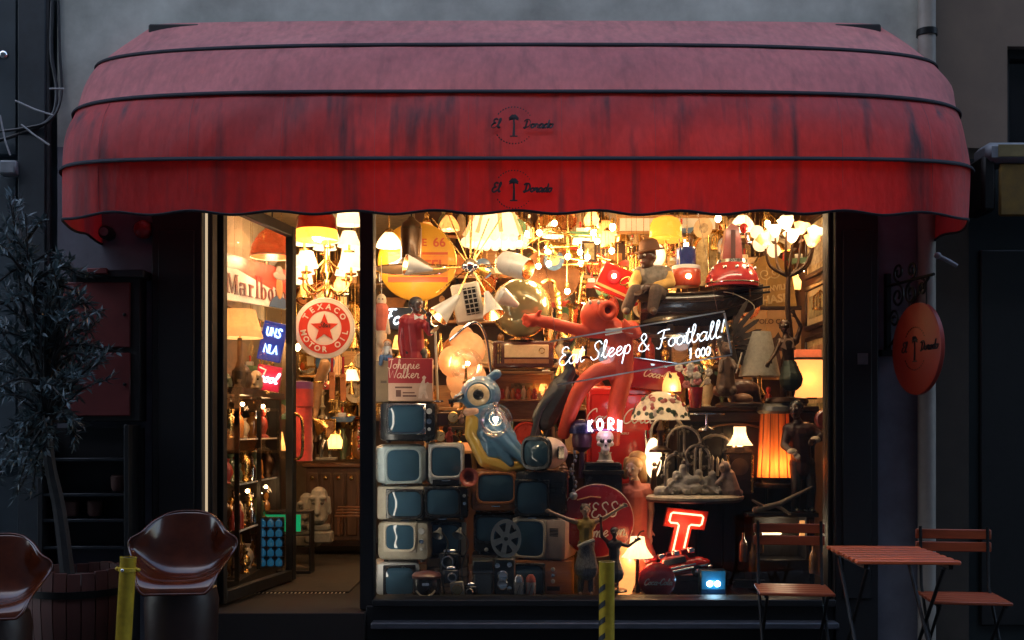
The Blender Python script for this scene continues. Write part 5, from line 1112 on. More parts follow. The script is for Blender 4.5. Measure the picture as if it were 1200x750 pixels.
for j in (1, 2): MB().tube([(q[0], q[1]-.4, q[2]) for q in [secs[i][j] for i in range(NS+1)]], .6, 5).build('strake', darkwood, t)
for i in (4, 9, 14): a, c_ = secs[i][1], secs[i][7]; MB().box(a[0]-3, a[1], a[2]-1, a[0]+3, c_[1], a[2]+.6).build('thwart', midwood, t)
MB().tube(smooth_path([(20, -18, 40), (36, -22, 36), (58, -16, 24), (52, -16, 8)]), .5, 5).build('rope', ivory, t); MB().box(-40, -6, -6, -34, 6, 4).build('cradle', darkwood, t); MB().box(36, -6, -6, 42, 6, 14).build('cradle', darkwood, t)
t = thing('tool_rest', 'dark metal rack lying across the bow of the model boat', 'rack', 858, 348, .9)
for z in (0, 6): MB().tube([(-44, 0, z*.6), (0, -6, z), (44, 0, z+6)], 1.4, 6).build('bar', iron, t)
for x in (-20, 0, 20): MB().cyl((x, -4, 0), (x, -4, 9), 1.2, n=6).build('post', brass, t)
t = thing('boat_shelf', 'dark shelf on posts carrying the model boat and red machine', 'shelf', 815, 391, 1.0)
MB().box(-78, -12, -2, 78, 34, 0, .4).build('board', darkwood, t)
for x in (-74, 74): MB().box(x-2, 20, -170, x+2, 28, -2).build('post', darkwood, t)
# --- signs at the back right
t = thing('arched_plaque', 'ochre plaque with an arch, a scroll and raised pale capitals', 'sign', 908, 362, 1.75, None); t.rotation_euler[1] = R(-8)
pts = [(-26, 0), (26, 0), (26, 30)] + [(26*math.cos(R(a)), 30+34*math.sin(R(a))) for a in range(0, 181, 15)] + [(-26, 30)]
MB().prism(pts, 0, 3).build('board', M('ochre board', (.42, .25, .07), .5, v=.3, sc=10), t); letc = M('raised pale letters', (.72, .55, .28), .4, bump=0)
txt('GREENVILLE', 9.2, 'lettering', letc, t, at(0, -.5, 24), .5, bold=.02, sx=.86); txt('CHASE', 13.5, 'lettering', letc, t, at(-3, -.5, 11), .5, bold=.03)
for s_ in (-1, 1): MB().tube([(x*s_, -.6, z) for _, x, z in spiral((6, 42), 7, 1.2, PI*1.2, 20)], .8, 5).build('scroll', letc, t)
t = thing('horse_poster', 'tan poster with capitals and a dark horse head under the arched plaque', 'poster', 905, 445, 1.7)
MB().box(-34, 0, 0, 34, 1.6, 82, .3).build('sheet', M('tan poster', (.50, .30, .14), .6, v=.2, sc=6, bump=0), t); txt('POLO CLUB', 8, 'lettering', M('brown letters', (.12, .06, .03), .6, bump=0), t, at(2, -.4, 68), .3, bold=.01)
hp = M('horse brown', (.06, .03, .022), .6, bump=0)
MB().prism([(-8, 8), (14, 8), (10, 24), (8, 34), (16, 33), (24, 28), (28, 32), (27, 38), (18, 44), (10, 50), (7, 56), (3, 50), (-4, 46), (-9, 34)], -.7, -.1).build('horse_print', hp, t); MB().prism([(-30, 6), (-12, 6), (-14, 26), (-22, 34), (-30, 26)], -.7, -.1).build('rider_print', M('rider red', (.32, .09, .05), .6, bump=0), t)
MB().box(-34, -2, 82, 34, 4, 86, .5).build('top_rail', darkwood, t)
t = thing('arched_mirror', 'gilt arched window frame behind the red machine', 'mirror frame', 838, 335, 1.7)
MB().tube([(-26, 0, 0)] + [(26*-math.cos(R(a)), 0, 38+26*math.sin(R(a))) for a in range(0, 181, 12)] + [(26, 0, 0)], 2.6, 8).build('frame', gold, t); MB().prism([(-24, 0), (24, 0), (24, 38)] + [(24*math.cos(R(a)), 38+24*math.sin(R(a))) for a in range(0, 181, 15)] + [(-24, 38)], .5, 1).build('panel', ART[0], t)
for x in (-8, 8): MB().cyl((x, -.5, 0), (x, -.5, 60), .8, n=6).build('bar', gold, t)
picture('red and white framed board high behind the mustard hat lamp', 722, 252, 842, 275, 1.9, white_paint, palewood, 4)
WALLP = [(3.13, 2.66, 0), (2.60, 2.24, 1), (2.19, 1.82, 0), (1.77, 1.55, 2)]
for i, (z1, z0, a) in enumerate(WALLP):
    t = thing('framed_picture', ['ochre framed picture highest on the right wall by the flower lamps', 'cream framed print second from the top on the right wall', 'narrow framed print third down on the right wall', 'small framed print lowest on the right wall behind the jazz statuette'][i], 'picture', loc=(2.44, 1.62, z0), rz=-90, u=.01)
    h = (z1-z0)/.01
    for q in ((-34, 0, 34, 4), (-34, h-4, 34, h), (-34, 4, -30, h-4), (30, 4, 34, h-4)): MB().box(q[0], -3, q[1], q[2], 0, q[3], .8).build('frame_side', darkwood, t)
    MB().box(-30, -1.5, 4, 30, -.2, h-4).build('picture_sheet', ART[4] if a == 1 else ART[a], t); MB().box(-24, -1.8, 9, 24, -1.5, h-9).build('print', ART[(i+1) % 4], t)
# --- flower candelabra with bronze trunk
t = thing('flower_candelabra', 'tall bronze tree candelabra with white flower glass shades', 'candelabra', 920, 470, .98)
trunk = smooth_path([(0, 0, 0), (-2, 0, 40), (6, 0, 70), (3, 0, 110), (4, 0, 150)], 5); MB().tube(trunk, [5-2.4*i/(len(trunk)-1) for i in range(len(trunk))], 10).build('trunk', bronze, t)
for i, (x, y, z) in enumerate(((-24, -4, 186), (-10, 6, 200), (6, -8, 190), (20, 4, 202), (34, -2, 194), (-2, -14, 204), (28, -12, 184))):
    br_ = smooth_path([(4, 0, 146), (x*.75, y*.6, 158), (x, y, z-8)], 6); MB().tube(br_, [2.4-1.2*k/(len(br_)-1) for k in range(len(br_))], 8).build('branch', bronze, t)
    fl_ = MB().lathe([(2, -6), (5, -3), (7, 2), (9.5, 7), (8.8, 7), (4, -2)], 40, at(x, y, z, rot(x=-20*(y < 0), y=x*.6)), cap=False, wob=lambda a, j: .12*math.sin(5*a)*(j > 1)).build('flower_shade', shade_white if i % 3 else shade_peach, t)
    MB().ball((x, y, z+3), 3, 10, 6).build('bulb', bulbw, fl_)
    MB().prism([(0, 0), (5, 2), (9, 0), (5, -2)], -.3, .3, at(x*.8, y*.7, z-16, rot(y=-30*(1 if x > 0 else 5)))).build('leaf', bronze, t)
light(t, (-24, -22, 196), 4, (1, .68, .36), .06); light(t, (26, -26, 196), 4, (1, .68, .36), .06)
t = thing('white_flower_cluster', 'white glass flower cluster lamp left of the candelabra', 'lamp', 897, 300, 1.2)
for x, z, r_ in ((-6, 14, 9), (6, 22, 10), (-10, 28, 8), (10, 6, 8)): MB().ball((x, 0, z), (r_, r_*.8, r_), 16, 10).build('petal', shade_white, t)
MB().cyl((0, 4, 30), (0, 4, 90), .8, n=6).build('stem', brass, t)
# --- dancer bronze, white shade, eagle, bear ...
t = thing('winged_eagle', 'dark carved eagle with a raised feathered wing right of the neon panel', 'carving', 855, 420, .8)
wing = M('dark feather', (.05, .035, .026), .5, v=.45, sc=30); organic('body', MB().cap((-6, 0, 22), (4, 4, -10), 10, 8).ball((-6, -6, 34), (8, 9, 8)), wing, t, 1); organic('beak', MB().cap((-8, -13, 34), (-9, -16, 29), 2.6, 1.4), brass, t, .6)
for k in range(9):
    a = R(62-k*13); ln = 52-k*3; MB().prism([(0, 0), (ln*.4, 3.2), (ln*.85, 2.6), (ln, 0), (ln*.85, -2.4), (ln*.4, -3)], -.8, .8, at(-2+k*.6, 3+k*.9, 24-k*2, rot(y=-math.degrees(a)))).build('feather', wing, t)
for s_ in (-1, 1): MB().ball((-6+s_*4, -13, 36), 1.4, 8, 5).build('eye', brass, t)
t = thing('standing_bear_carving', 'slim brown carved bear standing beside the eagle', 'carving', 851, 458, .62)
organic('body', MB().cap((0, 2, 4), (0, 0, 34), 12, 8).ball((1, -2, 50), (7, 8, 7)).ball((2, -9, 48), (4, 5, 3.6)).cap((-6, -4, 34), (-9, -10, 22), 3.6, 3).cap((6, -4, 34), (9, -10, 26), 3.6, 3).cap((-6, -2, 4), (-7, -6, 0), 5, 5).cap((6, -2, 4), (7, -6, 0), 5, 5).ball((-4, 0, 57), 2.4).ball((6, 0, 57), 2.4), M('carved brown', (.12, .06, .03), .5, v=.4, sc=25), t, .9)
for s_ in (-1, 1): MB().ball((1+s_*3, -9, 52), .9, 8, 5).build('eye', dkplastic, t)
MB().cyl((9, -12, 20), (16, -12, 44), .9, n=6).build('staff', ivory, t)
t = table_lamp('dim conical lamp with a pale stitched shade between the eagle and the bronze dancer', 890, 474, .88, 33, 24, 13, 52, M('pale stitched shade', (.50, .45, .36), .75, v=.2, sc=40, tl=.3), brass, 0, bulb=False)
for z in (50, 60): 
    for k in range(16): a = R(k*22.5); MB().box(-2.6, -.5, -.6, 2.6, .5, .6, .2, at((22-(z-36)*.2)*math.cos(a), (22-(z-36)*.2)*math.sin(a), z, rot(z=math.degrees(a)+90))).build('stitch', ivory, t)
t = thing('bronze_dancer', 'dark bronze dancer with a flared skirt on a round base before the candelabra', 'statuette', 922, 471, .7)
J = dict(head=(-3, 0, 88), neck=(-1, 1, 78), chest=(1, 1, 68), pelvis=(3, 2, 46), shL=(-8, 1, 71), shR=(11, 1, 71), elL=(-16, -8, 56), haL=(-22, -12, 48), elR=(16, -2, 88), haR=(9, -4, 100), hipL=(0, 2, 44), hipR=(8, 2, 44), knL=(0, -3, 26), knR=(9, -2, 26), anL=(2, 2, 6), anR=(8, 4, 6))
figure(t, J, 15, bronze, [('skirt', M('dark green patina', (.035, .045, .035), .5, .6), 'skirt')], .75, look=(-.3, -.9, .1), hair=bronze); MB().prism([(-8, 64), (0, 60), (8, 64), (6, 74), (-4, 74)], -5, -4).build('bodice', M('pale bronze', (.45, .28, .18), .35, .6), t)
MB().lathe([(24, -2), (25, 0), (24, 4), (20, 5), (0, 6)], 30).build('base', bronze, t)
t = thing('orange_box_lamp', 'glowing orange rectangular lamp behind the bronze dancer', 'lamp', 946, 468, 1.15)
MB().box(-16, -8, 2, 16, 8, 46, .6).build('lamp_shade', M('orange paper shade', (.75, .32, .10), .7, v=.08, tl=.3, e=.33, ec=(1, .40, .11), bump=0), t); MB().box(-17, -9, 46, 17, 9, 49, .6).build('cap', darkwood, t); MB().box(-15, -7, 49, 15, 7, 58, .6).build('upper_shade', M('red paper shade', (.6, .12, .05), .7, e=.1, ec=(1, .2, .06), bump=0), t); MB().box(-10, -6, 0, 10, 6, 2).build('base', darkwood, t); light(t, (0, -18, 24), 1.2, (1, .45, .15), .06)
# --- dark sideboard with goods
t = thing('sideboard', 'long dark wooden sideboard carrying the carved beaver and lamps', 'sideboard', 876, 686, .82)
MB().box(-86, 0, 204, 84, 70, 210, 1).build('top', darkwood, t); MB().box(-122, 5, 0, -84, 68, 150, .5).build('dark_backing', M('blackened wood', (.008, .005, .004), .5, v=.4, sc=8), t); MB().box(-82, 4, 0, 80, 68, 204, 1).build('body', M('blackened wood'), t); MB().box(-82, 1, 192, 80, 4, 203, .5).build('frieze', darkwood, t)  # left block is a dark backing added to keep the area behind the table black
for x in (-80, -28, 24): MB().box(x, 2, 8, x+50, 4, 186, .6).build('door', M('blackened wood'), t)
MB().tube(smooth_path([(-60, -2, 180), (-30, -3, 188), (0, -3, 188), (30, -3, 180)]), 1.2, 6).build('moulding', midwood, t)
t = thing('beaver_carving', 'brown carved pair of animals curled on a wooden mount', 'carving', 864, 476, .72)
organic('body', MB().ball((2, 0, 20), (25, 12, 12)).ball((-22, -3, 18), (8, 8, 7)).cap((20, 2, 16), (26, 4, 4), 7, 4), M('carved chestnut', (.16, .06, .03), .4, v=.4, sc=18, coat=.3), t, 1); organic('young', MB().ball((4, -12, 8), (12, 8, 7)).ball((-8, -14, 11), (5, 5, 5)).cap((-8, -16, 8), (-10, -16, 2), 2, 2).cap((10, -14, 6), (12, -16, 1), 3, 2), M('carved tan', (.38, .18, .09), .45, v=.25, sc=18), t, .9)
MB().lathe([(28, -1), (28, 2), (24, 4), (0, 4)], 26, at(2, -4, 0)).build('base', darkwood, t)
# --- orange glass lantern and jazz statuette
t = thing('orange_glass_lantern', 'tall tapering orange glass lantern glowing on the right of the sideboard', 'lamp', 908, 571, .66)
lg = M('orange lantern glass', (.70, .20, .05), .25, v=.4, sc=6, stretch=(6, 6, .4), tl=.65, e=.03, ec=(1, .2, .03), bump=.05)
MB().lathe([(21, 10), (16.5, 88)], 12, cap=False).build('glass_body', lg, t); MB().lathe([(24, 0), (24, 4), (21, 6), (21.5, 12), (20, 12)], 12).build('base', bronze, t); MB().lathe([(18, 86), (21, 89), (20, 94), (14, 98), (0, 98)], 24).build('cap', M('grey pewter cap', (.25, .24, .22), .4, .8), t)
for k in range(12): a = R(k*30); MB().cyl((21.2*math.cos(a), 21.2*math.sin(a), 10), (16.8*math.cos(a), 16.8*math.sin(a), 88), .6, n=5).build('glazing_bar', M('dark amber bar', (.2, .05, .02), .4, .5), t)
MB().ball((0, 0, 26), 4, 12, 8).build('bulb', bulbm, t); light(t, (0, -6, 24), 1.5, (1, .5, .2), .04)
t = thing('jazz_statuette', 'dark statuette of a musician with pale cuffs and a red drum at the window edge', 'statuette', 940, 600, .55)
J = dict(head=(-8, -2, 120), neck=(-5, 1, 106), chest=(-3, 2, 92), pelvis=(0, 4, 60), shL=(-16, 2, 97), shR=(12, 2, 97), elL=(-22, -4, 78), haL=(-16, -18, 70), elR=(22, -6, 88), haR=(10, -18, 84), hipL=(-6, 4, 56), hipR=(8, 4, 56), knL=(-8, -4, 28), knR=(10, -2, 28), anL=(-8, 2, 4), anR=(10, 2, 4))
figure(t, J, 21, skin_dark, [('jacket', M('brown painted coat', (.05, .018, .014), .4, v=.3), 'jacket'), ('trousers', M('painted black trousers'), 'trousers')], .9, look=(-.5, -.85, 0), hair=dkplastic, shoe=dkplastic)
MB().lathe([(11, 0), (12, 2), (12, 8), (10, 10), (0, 10.5)], 24, at(22, -12, 108, FACE)).build('drum', M('red drum', (.32, .06, .04), .3, coat=.4), t)
for p in ((-16, -17, 71), (11, -17, 85)): MB().ball(p, (6, 5, 4)).build('cuff', ivory, t)
MB().tube([(30, -6, 120), (34, -6, 136), (38, -4, 142)], [5, 4, 2.4], 10).build('horn_neck', dkplastic, t); MB().lathe([(16, -2), (16, 2), (0, 3)], 24).build('base', dkplastic, t)
# --- scalloped small lamp and wreath grotto
t = table_lamp('small lit lamp with a scalloped glass shade over a dark clock', 867, 522, .6, 0, 15, 7, 22, shade_white, brass, 2.2, flute=.05, basep=[(5, -1), (3, 0)], curve=3)
t = thing('mantel_clock', 'dark mantel clock under the scalloped lamp', 'clock', 867, 579, .62)
MB().box(-16, 0, 0, 16, 12, 48, 1).build('case', darkwood, t); MB().prism([(-18, 48), (18, 48), (10, 55), (-10, 55)], -1, 13).build('pediment', darkwood, t); MB().lathe([(10, 0), (10, 1), (0, 1.5)], 24, at(0, 0, 32, FACE)).build('dial', M('dim dial', (.10, .06, .04), .3), t)
for x in (-14, 14): MB().cyl((x, -2, 2), (x, -2, 46), 1.6, n=8).build('column', brass, t)
t = thing('display_table', 'round dark table with a pale cloth edge carrying the grotto sculpture', 'table', 814, 700, .55)
MB().lathe([(58, 112), (60, 114), (60, 117), (56, 119), (0, 119)], 48, at(0, 20, 0)).build('top', darkwood, t); MB().lathe([(60.5, 115), (61, 118), (57, 120.4), (0, 120.4)], 48, at(0, 20, 0)).build('cloth', M('yellowed lace', (.50, .43, .32), .8, v=.3, sc=40), t)
MB().lathe([(40, 0), (38, 4), (10, 10), (7, 60), (9, 100), (20, 112)], 28, at(0, 20, 0)).build('pedestal', M('blackened wood'), t)
t = thing('wreath_grotto', 'nest of dark arched wreaths round a pale reclining plaster group', 'sculpture', 808, 580, .52)
wr = M('wreath shell', (.10, .085, .07), .7, v=.5, sc=40); rnd = random.Random(11)
for cx, cz, w_, h, y in ((-22, 0, 20, 92, 26), (-4, 0, 20, 80, 18), (34, 0, 24, 70, 20), (10, 0, 14, 58, 4), (-16, 0, 13, 48, -4)):
    P = [(cx-w_, y, cz)] + [(cx-w_*math.cos(R(a)), y, cz+h-w_+w_*math.sin(R(a))) for a in range(0, 181, 15)] + [(cx+w_, y, cz)]
    MB().tube(P, 1.7, 7).build('arch', M('arch pewter', (.30, .27, .23), .5, .3, v=.3, sc=30), t)
    mb = MB()
    for k in range(34):
        q = Vector(P[0]).lerp(Vector(P[1]), rnd.random()) if k % 3 == 0 else (Vector(P[-1]).lerp(Vector(P[-2]), rnd.random()) if k % 3 == 1 else Vector(P[rnd.randint(1, len(P)-2)]))
        mb.ball(q + Vector((rnd.gauss(0, 2), rnd.gauss(2, 2), rnd.gauss(0, 1.5))), rnd.uniform(1.4, 3), 7, 5)
    mb.build('wreath', wr, t, kind='stuff')
b = MB(); pf = []
for (x, z, L_, r_) in ((-24, 4, 30, 7), (-6, 8, 34, 8), (10, 5, 30, 7), (26, 4, 24, 6), (-14, 14, 16, 6), (2, 17, 14, 6)): b.cap((x-L_*.4, rnd.uniform(-8, 6), z), (x+L_*.4, rnd.uniform(-10, 4), z+rnd.uniform(-2, 4)), r_, r_*.7)
for (x, z) in ((-8, 32), (-16, 24), (10, 26), (20, 18), (26, 24)): b.ball((x, -4, z), 4.6).cap((x, -3, z-3), (x+2, -2, z-14), 5, 6).cap((x-3, -5, z-7), (x-9, -9, z-12), 2, 1.7).cap((x+4, -5, z-7), (x+9, -8, z-11), 2, 1.7)
for k in range(30): x = rnd.uniform(-34, 36); b.cap((x, -12+rnd.uniform(-3, 5), 2+rnd.random()*5), (x+rnd.uniform(-9, 9), -13+rnd.uniform(-2, 6), 3+rnd.random()*9), 1.8, 1.3, 7)
organic('figure_group', b, plaster_fig, t, .8, 2)
for k in range(3): MB().lathe([(1.8, 0), (1.8, 20), (0, 23)], 10, at(40+k*6-12, 6, 24-k*2)).build('candle', ivory, t)
t = thing('kneeling_monk_figure', 'hooded kneeling plaster figure at the right of the wreath grotto', 'figurine', 853, 580, .5)
organic('body', MB().cap((2, 2, 6), (0, 0, 22), 13, 9).ball((-4, -2, 32), (7, 8, 8)).cap((-6, -6, 22), (-14, -8, 14), 3, 2.6).cap((8, 2, 4), (14, 4, 2), 6, 5), M('pinkish plaster', (.36, .25, .21), .75, v=.35, sc=24), t, .9); MB().ball((-8, -7, 32), (4, 3.4, 5)).build('face', skin_pale, t)
for s_ in (0, 1): MB().ball((-10+s_*3, -10, 33), .7, 6, 4).build('eye', dkplastic, t)
# --- oval lamp with small figure, floral shade
t = thing('oval_lamp', 'upright glowing oval lamp with a small bronze figure before it', 'lamp', 766, 575, .62)
MB().ball((0, 4, 38), (10, 4, 24), 22, 14).build('lamp_shade', M('oval lit glass', (.85, .6, .35), .4, v=.05, e=.6, ec=(1, .66, .34), bump=0), t); MB().lathe([(9, 0), (8, 3), (2, 8), (2, 16)], 18, at(0, 4, 0)).build('base', bronze, t); light(t, (0, -14, 38), 1.0, (1, .65, .35), .05)
organic('small_figure', MB().cap((-1, -6, 4), (0, -6, 24), 4, 3).ball((0, -6, 31), 2.8).cap((2, -6, 22), (6, -8, 34), 1.4), bronze, t, .6)
t = thing('floral_lamp', 'wide glass lamp with pink and green painted flowers before the fridge', 'lamp', 774, 530, .62)
MB().lathe([(34, 38), (33, 42), (28, 54), (20, 64), (9, 70), (5, 71), (4.6, 70), (19, 63), (27, 53), (32.4, 41.6), (33.4, 38)], 48, cap=False, wob=lambda a, j: .03*math.cos(14*a)*(j in (0, 1, 9, 10))).build('lamp_shade', M('painted lamp glass', (.62, .50, .30), .3, v=.2, tl=.4, e=.12, ec=(1, .7, .4), bump=.02), t)
fcol = [M('flower pink', (.55, .16, .13), .5, bump=0), M('leaf dark', (.07, .10, .05), .5, bump=0), M('flower cream', (.75, .6, .42), .5, bump=0), M('flower red', (.42, .05, .04), .5, bump=0)]
rnd = random.Random(5)
for k in range(70):
    a = rnd.uniform(PI*.95, PI*2.05); z = rnd.uniform(40, 66); r_ = 33.5*math.sqrt(max(.06, 1-((z-38)/34)**2)) + .2
    c_ = k % 4 if z > 48 else (1 if k % 3 else 2); n_ = Vector((math.cos(a), math.sin(a), (z-36)/50)).normalized()
    MB().ball((r_*math.cos(a), r_*math.sin(a), z), (2.6+rnd.random()*1.6, 2.4+rnd.random(), .5), 8, 5, n_.to_track_quat('Z', 'Y').to_matrix().to_4x4()).build('leaf' if c_ == 1 else 'flower', fcol[c_], t)
MB().lathe([(14, 0), (13, 3), (4, 8), (3, 20), (5, 26), (2, 34), (2, 66)], 22).build('base', bronze, t); light(t, (0, -4, 48), .8, (1, .65, .35), .03)
t = thing('bell_lamp', 'small warm bell lamp above the floral lamp beside the flowers', 'lamp', 787, 459, .8); shade(MB(), 11, 5, 0, 22, 22, curve=-2).build('lamp_shade', shade_cream, t); MB().lathe([(6, -4), (2, -2), (1.4, 10)], 12).build('base', brass, t); MB().ball((0, 0, 8), 3, 10, 6).build('bulb', bulbm, t); light(t, (0, -12, 4), 1, (1, .65, .35), .03)
t = thing('flower_bouquet', 'cloth flower bouquet with cream blooms and dark leaves in a red glass', 'flowers', 815, 478, .66)
MB().lathe([(6, 0), (7, 2), (9, 24), (8.4, 24), (6, 3)], 22, cap=False).build('vase', M('red glass', (.40, .02, .02), .08, bump=0, coat=1), t)
for k in range(16):
    x, y, z = rnd.gauss(0, 9), rnd.gauss(-2, 5), rnd.uniform(24, 50); MB().cyl((0, 0, 18), (x*.9, y*.9, z-3), .5, n=5).build('stalk', fcol[1], t)
    mb = MB()
    for j in range(6): a = R(j*60+k*20); mb.ball((x+2.6*math.cos(a), y-1, z+2.6*math.sin(a)), (2.6, 1.4, 2.2), 8, 5)
    mb.build('bloom', fcol[2] if k % 3 else fcol[0], t)
for k in range(18): x, y, z = rnd.gauss(0, 12), rnd.gauss(0, 5), rnd.uniform(22, 54); MB().prism([(0, 0), (3, 2.6), (8, 0), (3, -2.6)], -.2, .2, at(x, y, z, rot(x=rnd.uniform(-40, 40), y=rnd.uniform(0, 360)))).build('leaf', fcol[1], t)
t = thing('cake_stand', 'pale pierced metal stand between the bouquet and the carved beaver', 'stand', 828, 490, .5)
MB().lathe([(1.4, -8), (1.4, 2), (22, 4), (22, 5.5), (0, 6)], 28).build('plate', chrome, t); MB().lathe([(10, -14), (9, -12), (1.4, -8)], 20).build('base', chrome, t)
# --- heron
t = thing('heron_carving', 'dark carved heron with drooping wing feathers on an orange stump', 'carving', 652, 552, .72)
hd = M('heron slate', (.045, .05, .055), .42, v=.35, sc=18); organic('body', MB().cap((6, 0, 96), (-14, 4, 62), 15, 15).cap((6, 0, 100), (16, -4, 116), 10, 7).cap((16, -4, 116), (14, -6, 130), 6, 5).ball((12, -8, 134), (7, 9, 6)), hd, t, 1.1)
organic('beak', MB().cap((9, -16, 133), (2, -26, 127), 2.4, 1.2), M('horn beak', (.35, .18, .06), .4), t, .7)
for s_ in (-1, 1): MB().ball((12+s_*5, -13, 136), 1.1, 8, 5).build('eye', brass, t)
for k in range(11):
    p = smooth_path([(0-k*.6, -12+k*2.4, 92-k*1.4), (-18-k*.5, -13+k*2.6, 74-k*2), (-28+k*1.3, -10+k*2, 44-k*.5), (-33+k*2.6, -8+k*2, 26+k*2.5)], 5); MB().tube(p, [2.6, 3, 3.2, 3.2, 3.2, 3.2, 3.2, 3.2, 3, 3, 2.8, 2.6, 2.2, 1.8, 1.2, .5], 7, flat=.45).build('feather', M('heron feather grey', (.16, .15, .14), .5, v=.4, sc=30) if k % 2 else hd, t)
for x in (-4, 4): MB().tube([(x, 0, 52), (x+1, -2, 30), (x+2, 0, 10)], 1.9, 8).build('leg', M('heron leg', (.42, .20, .08), .5), t)
organic('stump', MB().cap((0, 2, -4), (1, 2, 16), 12, 10).cap((4, 2, 10), (2, 2, 44), 5, 3.4).cap((-6, 0, 2), (-10, -3, 14), 4, 2), M('orange stump', (.34, .14, .05), .6, v=.4, sc=12), t, 1)
t = thing('dark_plinth', 'black square plinth under the heron behind the round television', 'plinth', 652, 600, .72); MB().box(-20, -2, 0, 20, 30, 44, 1).build('block', M('blackened wood'), t); MB().box(-22, -4, 44, 22, 32, 48, .6).build('top', darkwood, t)
t = thing('wine_rack_carving', 'small ribbed wooden beehive carving beside the round television', 'carving', 660, 560, .6); t.name = 'beehive_carving'
MB().lathe([(8, 0), (8, 2), (6.5, 3), (7.5, 5), (6, 6.5), (6.8, 8.5), (5, 10), (5.6, 12), (4, 14), (4, 16), (2, 18), (0, 18.5)], 20).build('body', palewood, t); MB().lathe([(2, 0), (2, .5)], 10, at(0, -7.4, 5, FACE)).build('opening', dkplastic, t)
# ================================================================== lower middle: skull, round sign, dancers, neon T
t = thing('black_plinth', 'low black plinth carrying the neon skull above the round red sign', 'plinth', 707, 612, .55); MB().box(-22, 0, 0, 22, 26, 68, .8).build('block', dkplastic, t); MB().box(-24, -2, 56, 24, 28, 61, .6).build('moulding', black, t); MB().box(-20, -1.5, 66, 20, 26, 70, .5).build('top', M('plinth satin', (.03, .03, .034), .3), t)
t = thing('neon_skull', 'white skull bust under a neon lettered crown band', 'sculpture', 709, 542, .52)
bone = M('white bone', (.62, .58, .54), .45, v=.15, sc=20)
organic('skull', MB().ball((0, 2, 29), (10.5, 12, 10)).ball((0, -5, 22), (7, 6, 6)).cap((0, -6, 17), (0, -6, 13), 5.4, 4.6).ball((-7, -4, 22), 3.2).ball((7, -4, 22), 3.2).cap((0, 2, 14), (0, 2, 6), 5, 5.5), bone, t, .7, 2)
MB().lathe([(10, 0), (10, 2), (8, 3), (7, 10), (8, 12), (0, 12)], 24).build('neck_block', plaster_fig, t)
for s_ in (-1, 1): MB().ball((s_*4.2, -10.2, 25.5), (2.9, 2.4, 2.7), 12, 8).build('eye_socket', dkplastic, t)
MB().prism([(-1.4, 19), (1.4, 19), (0, 22.6)], -11.6, -9.5).build('nose_hollow', dkplastic, t)
for k in range(6): MB().box(-4.2+k*1.45, -11.6, 13.6, -3.1+k*1.45, -10, 16.4, .2).build('tooth', bone, t)
c_ = MB()
for k, ch in enumerate('KORN'):
    a = R(-90+(k-1.5)*34); mm = at(22*math.cos(a), 26*math.sin(a)+14, 39+abs(k-1.5)*-1.6, rot(z=math.degrees(a)+90))
    strokes(ch, 6.4, 1.3, mm, c_, slant=0)
c_.build('neon_lettering', neon_p, t); MB().tube([(21*math.cos(R(a)), 25*math.sin(R(a))+15, 38) for a in range(-165, -14, 10)], 1.2, 6).build('band', M('violet band', (.16, .03, .2), .4), t)
light(t, (0, -20, 44), .7, (1, .55, .75), .05)
t = thing('sequin_hat', 'dark blue and red sequin cap on a dim stand left of the skull', 'hat', 682, 560, .6); MB().lathe([(15, 52), (15, 56), (13, 62), (7, 68), (0, 69)], 26).build('crown', M('navy sequin', (.02, .02, .09), .3, .5, v=.6, sc=120), t); MB().lathe([(4, 0), (3, 30), (11, 36), (12, 46), (10, 54)], 20).build('stand', M('purple satin', (.06, .02, .05), .4, v=.5, sc=30), t)
t = thing('crystal_pendants', 'string of glass pendants hanging at the left of the black plinth', 'pendants', 672, 575, .42)
mb = MB(); 
for k in range(10): mb.ball((math.sin(k)*3, 0, k*5), (1.8, 1.8, 2.4), 8, 5)
mb.tube([(0, 0, -2), (0, 0, 50)], .3, 4); mb.build('drops', M('blue grey glass', (.25, .28, .34), .1, .3), t); MB().ball((0, 0, -6), 5, 12, 8).build('drop', M('blue grey glass'), t)
t = thing('round_red_sign', 'large round dark red enamel sign with white hand lettering behind the dancers', 'sign', 703, 656, .46); t.rotation_euler[1] = R(-4)
MB().lathe([(40, -1), (42, 0), (42, 2), (40, 3), (0, 3.6)], 64, at(0, 0, 46, FACE)).build('disc', deep_red, t); MB().ring(42, 1.1, at(0, -1, 46, FACE), 64).build('rim', M('pale rim', (.55, .42, .36), .4), t)
strokes('YESS', 8.6, .85, at(4, -4, 50), slant=.05, flat=.5).build('lettering', white_paint, t); strokes('Come on', 7.2, .8, at(4, -4, 27), slant=.3, flat=.5).build('lettering', white_paint, t); MB().tube([(-22, -3.8, 72), (-6, -3.8, 75), (6, -3.8, 73)], .7, 6, flat=.5).build('flourish', M('gold print'), t)
MB().prism([(-8, 84), (8, 84), (12, 87), (-4, 88)], -3, -2).build('sticker', M('violet sticker', (.25, .03, .12), .4), t)
def dancer(lbl, x, y, Y, J, H, mats, look):
    t = thing('dancer_statuette', lbl, 'statuette', x, y, Y); figure(t, J, H, mats[0], mats[1], .62, look=look, hair=mats[2]); MB().lathe([(15, -3), (15, -1), (13, 0), (0, 0)], 24).build('base', dkplastic, t); return t
J = dict(head=(0, -1, 100), neck=(1, 0, 91), chest=(1, 0, 80), pelvis=(1, 1, 62), shL=(-7, 0, 85), shR=(9, 0, 85), elL=(-22, -3, 90), haL=(-38, -6, 97), elR=(23, -3, 92), haR=(40, -5, 103), hipL=(-3, 1, 60), hipR=(5, 1, 60), knL=(-4, -3, 32), knR=(6, -2, 32), anL=(-6, 0, 4), anR=(7, 2, 4))
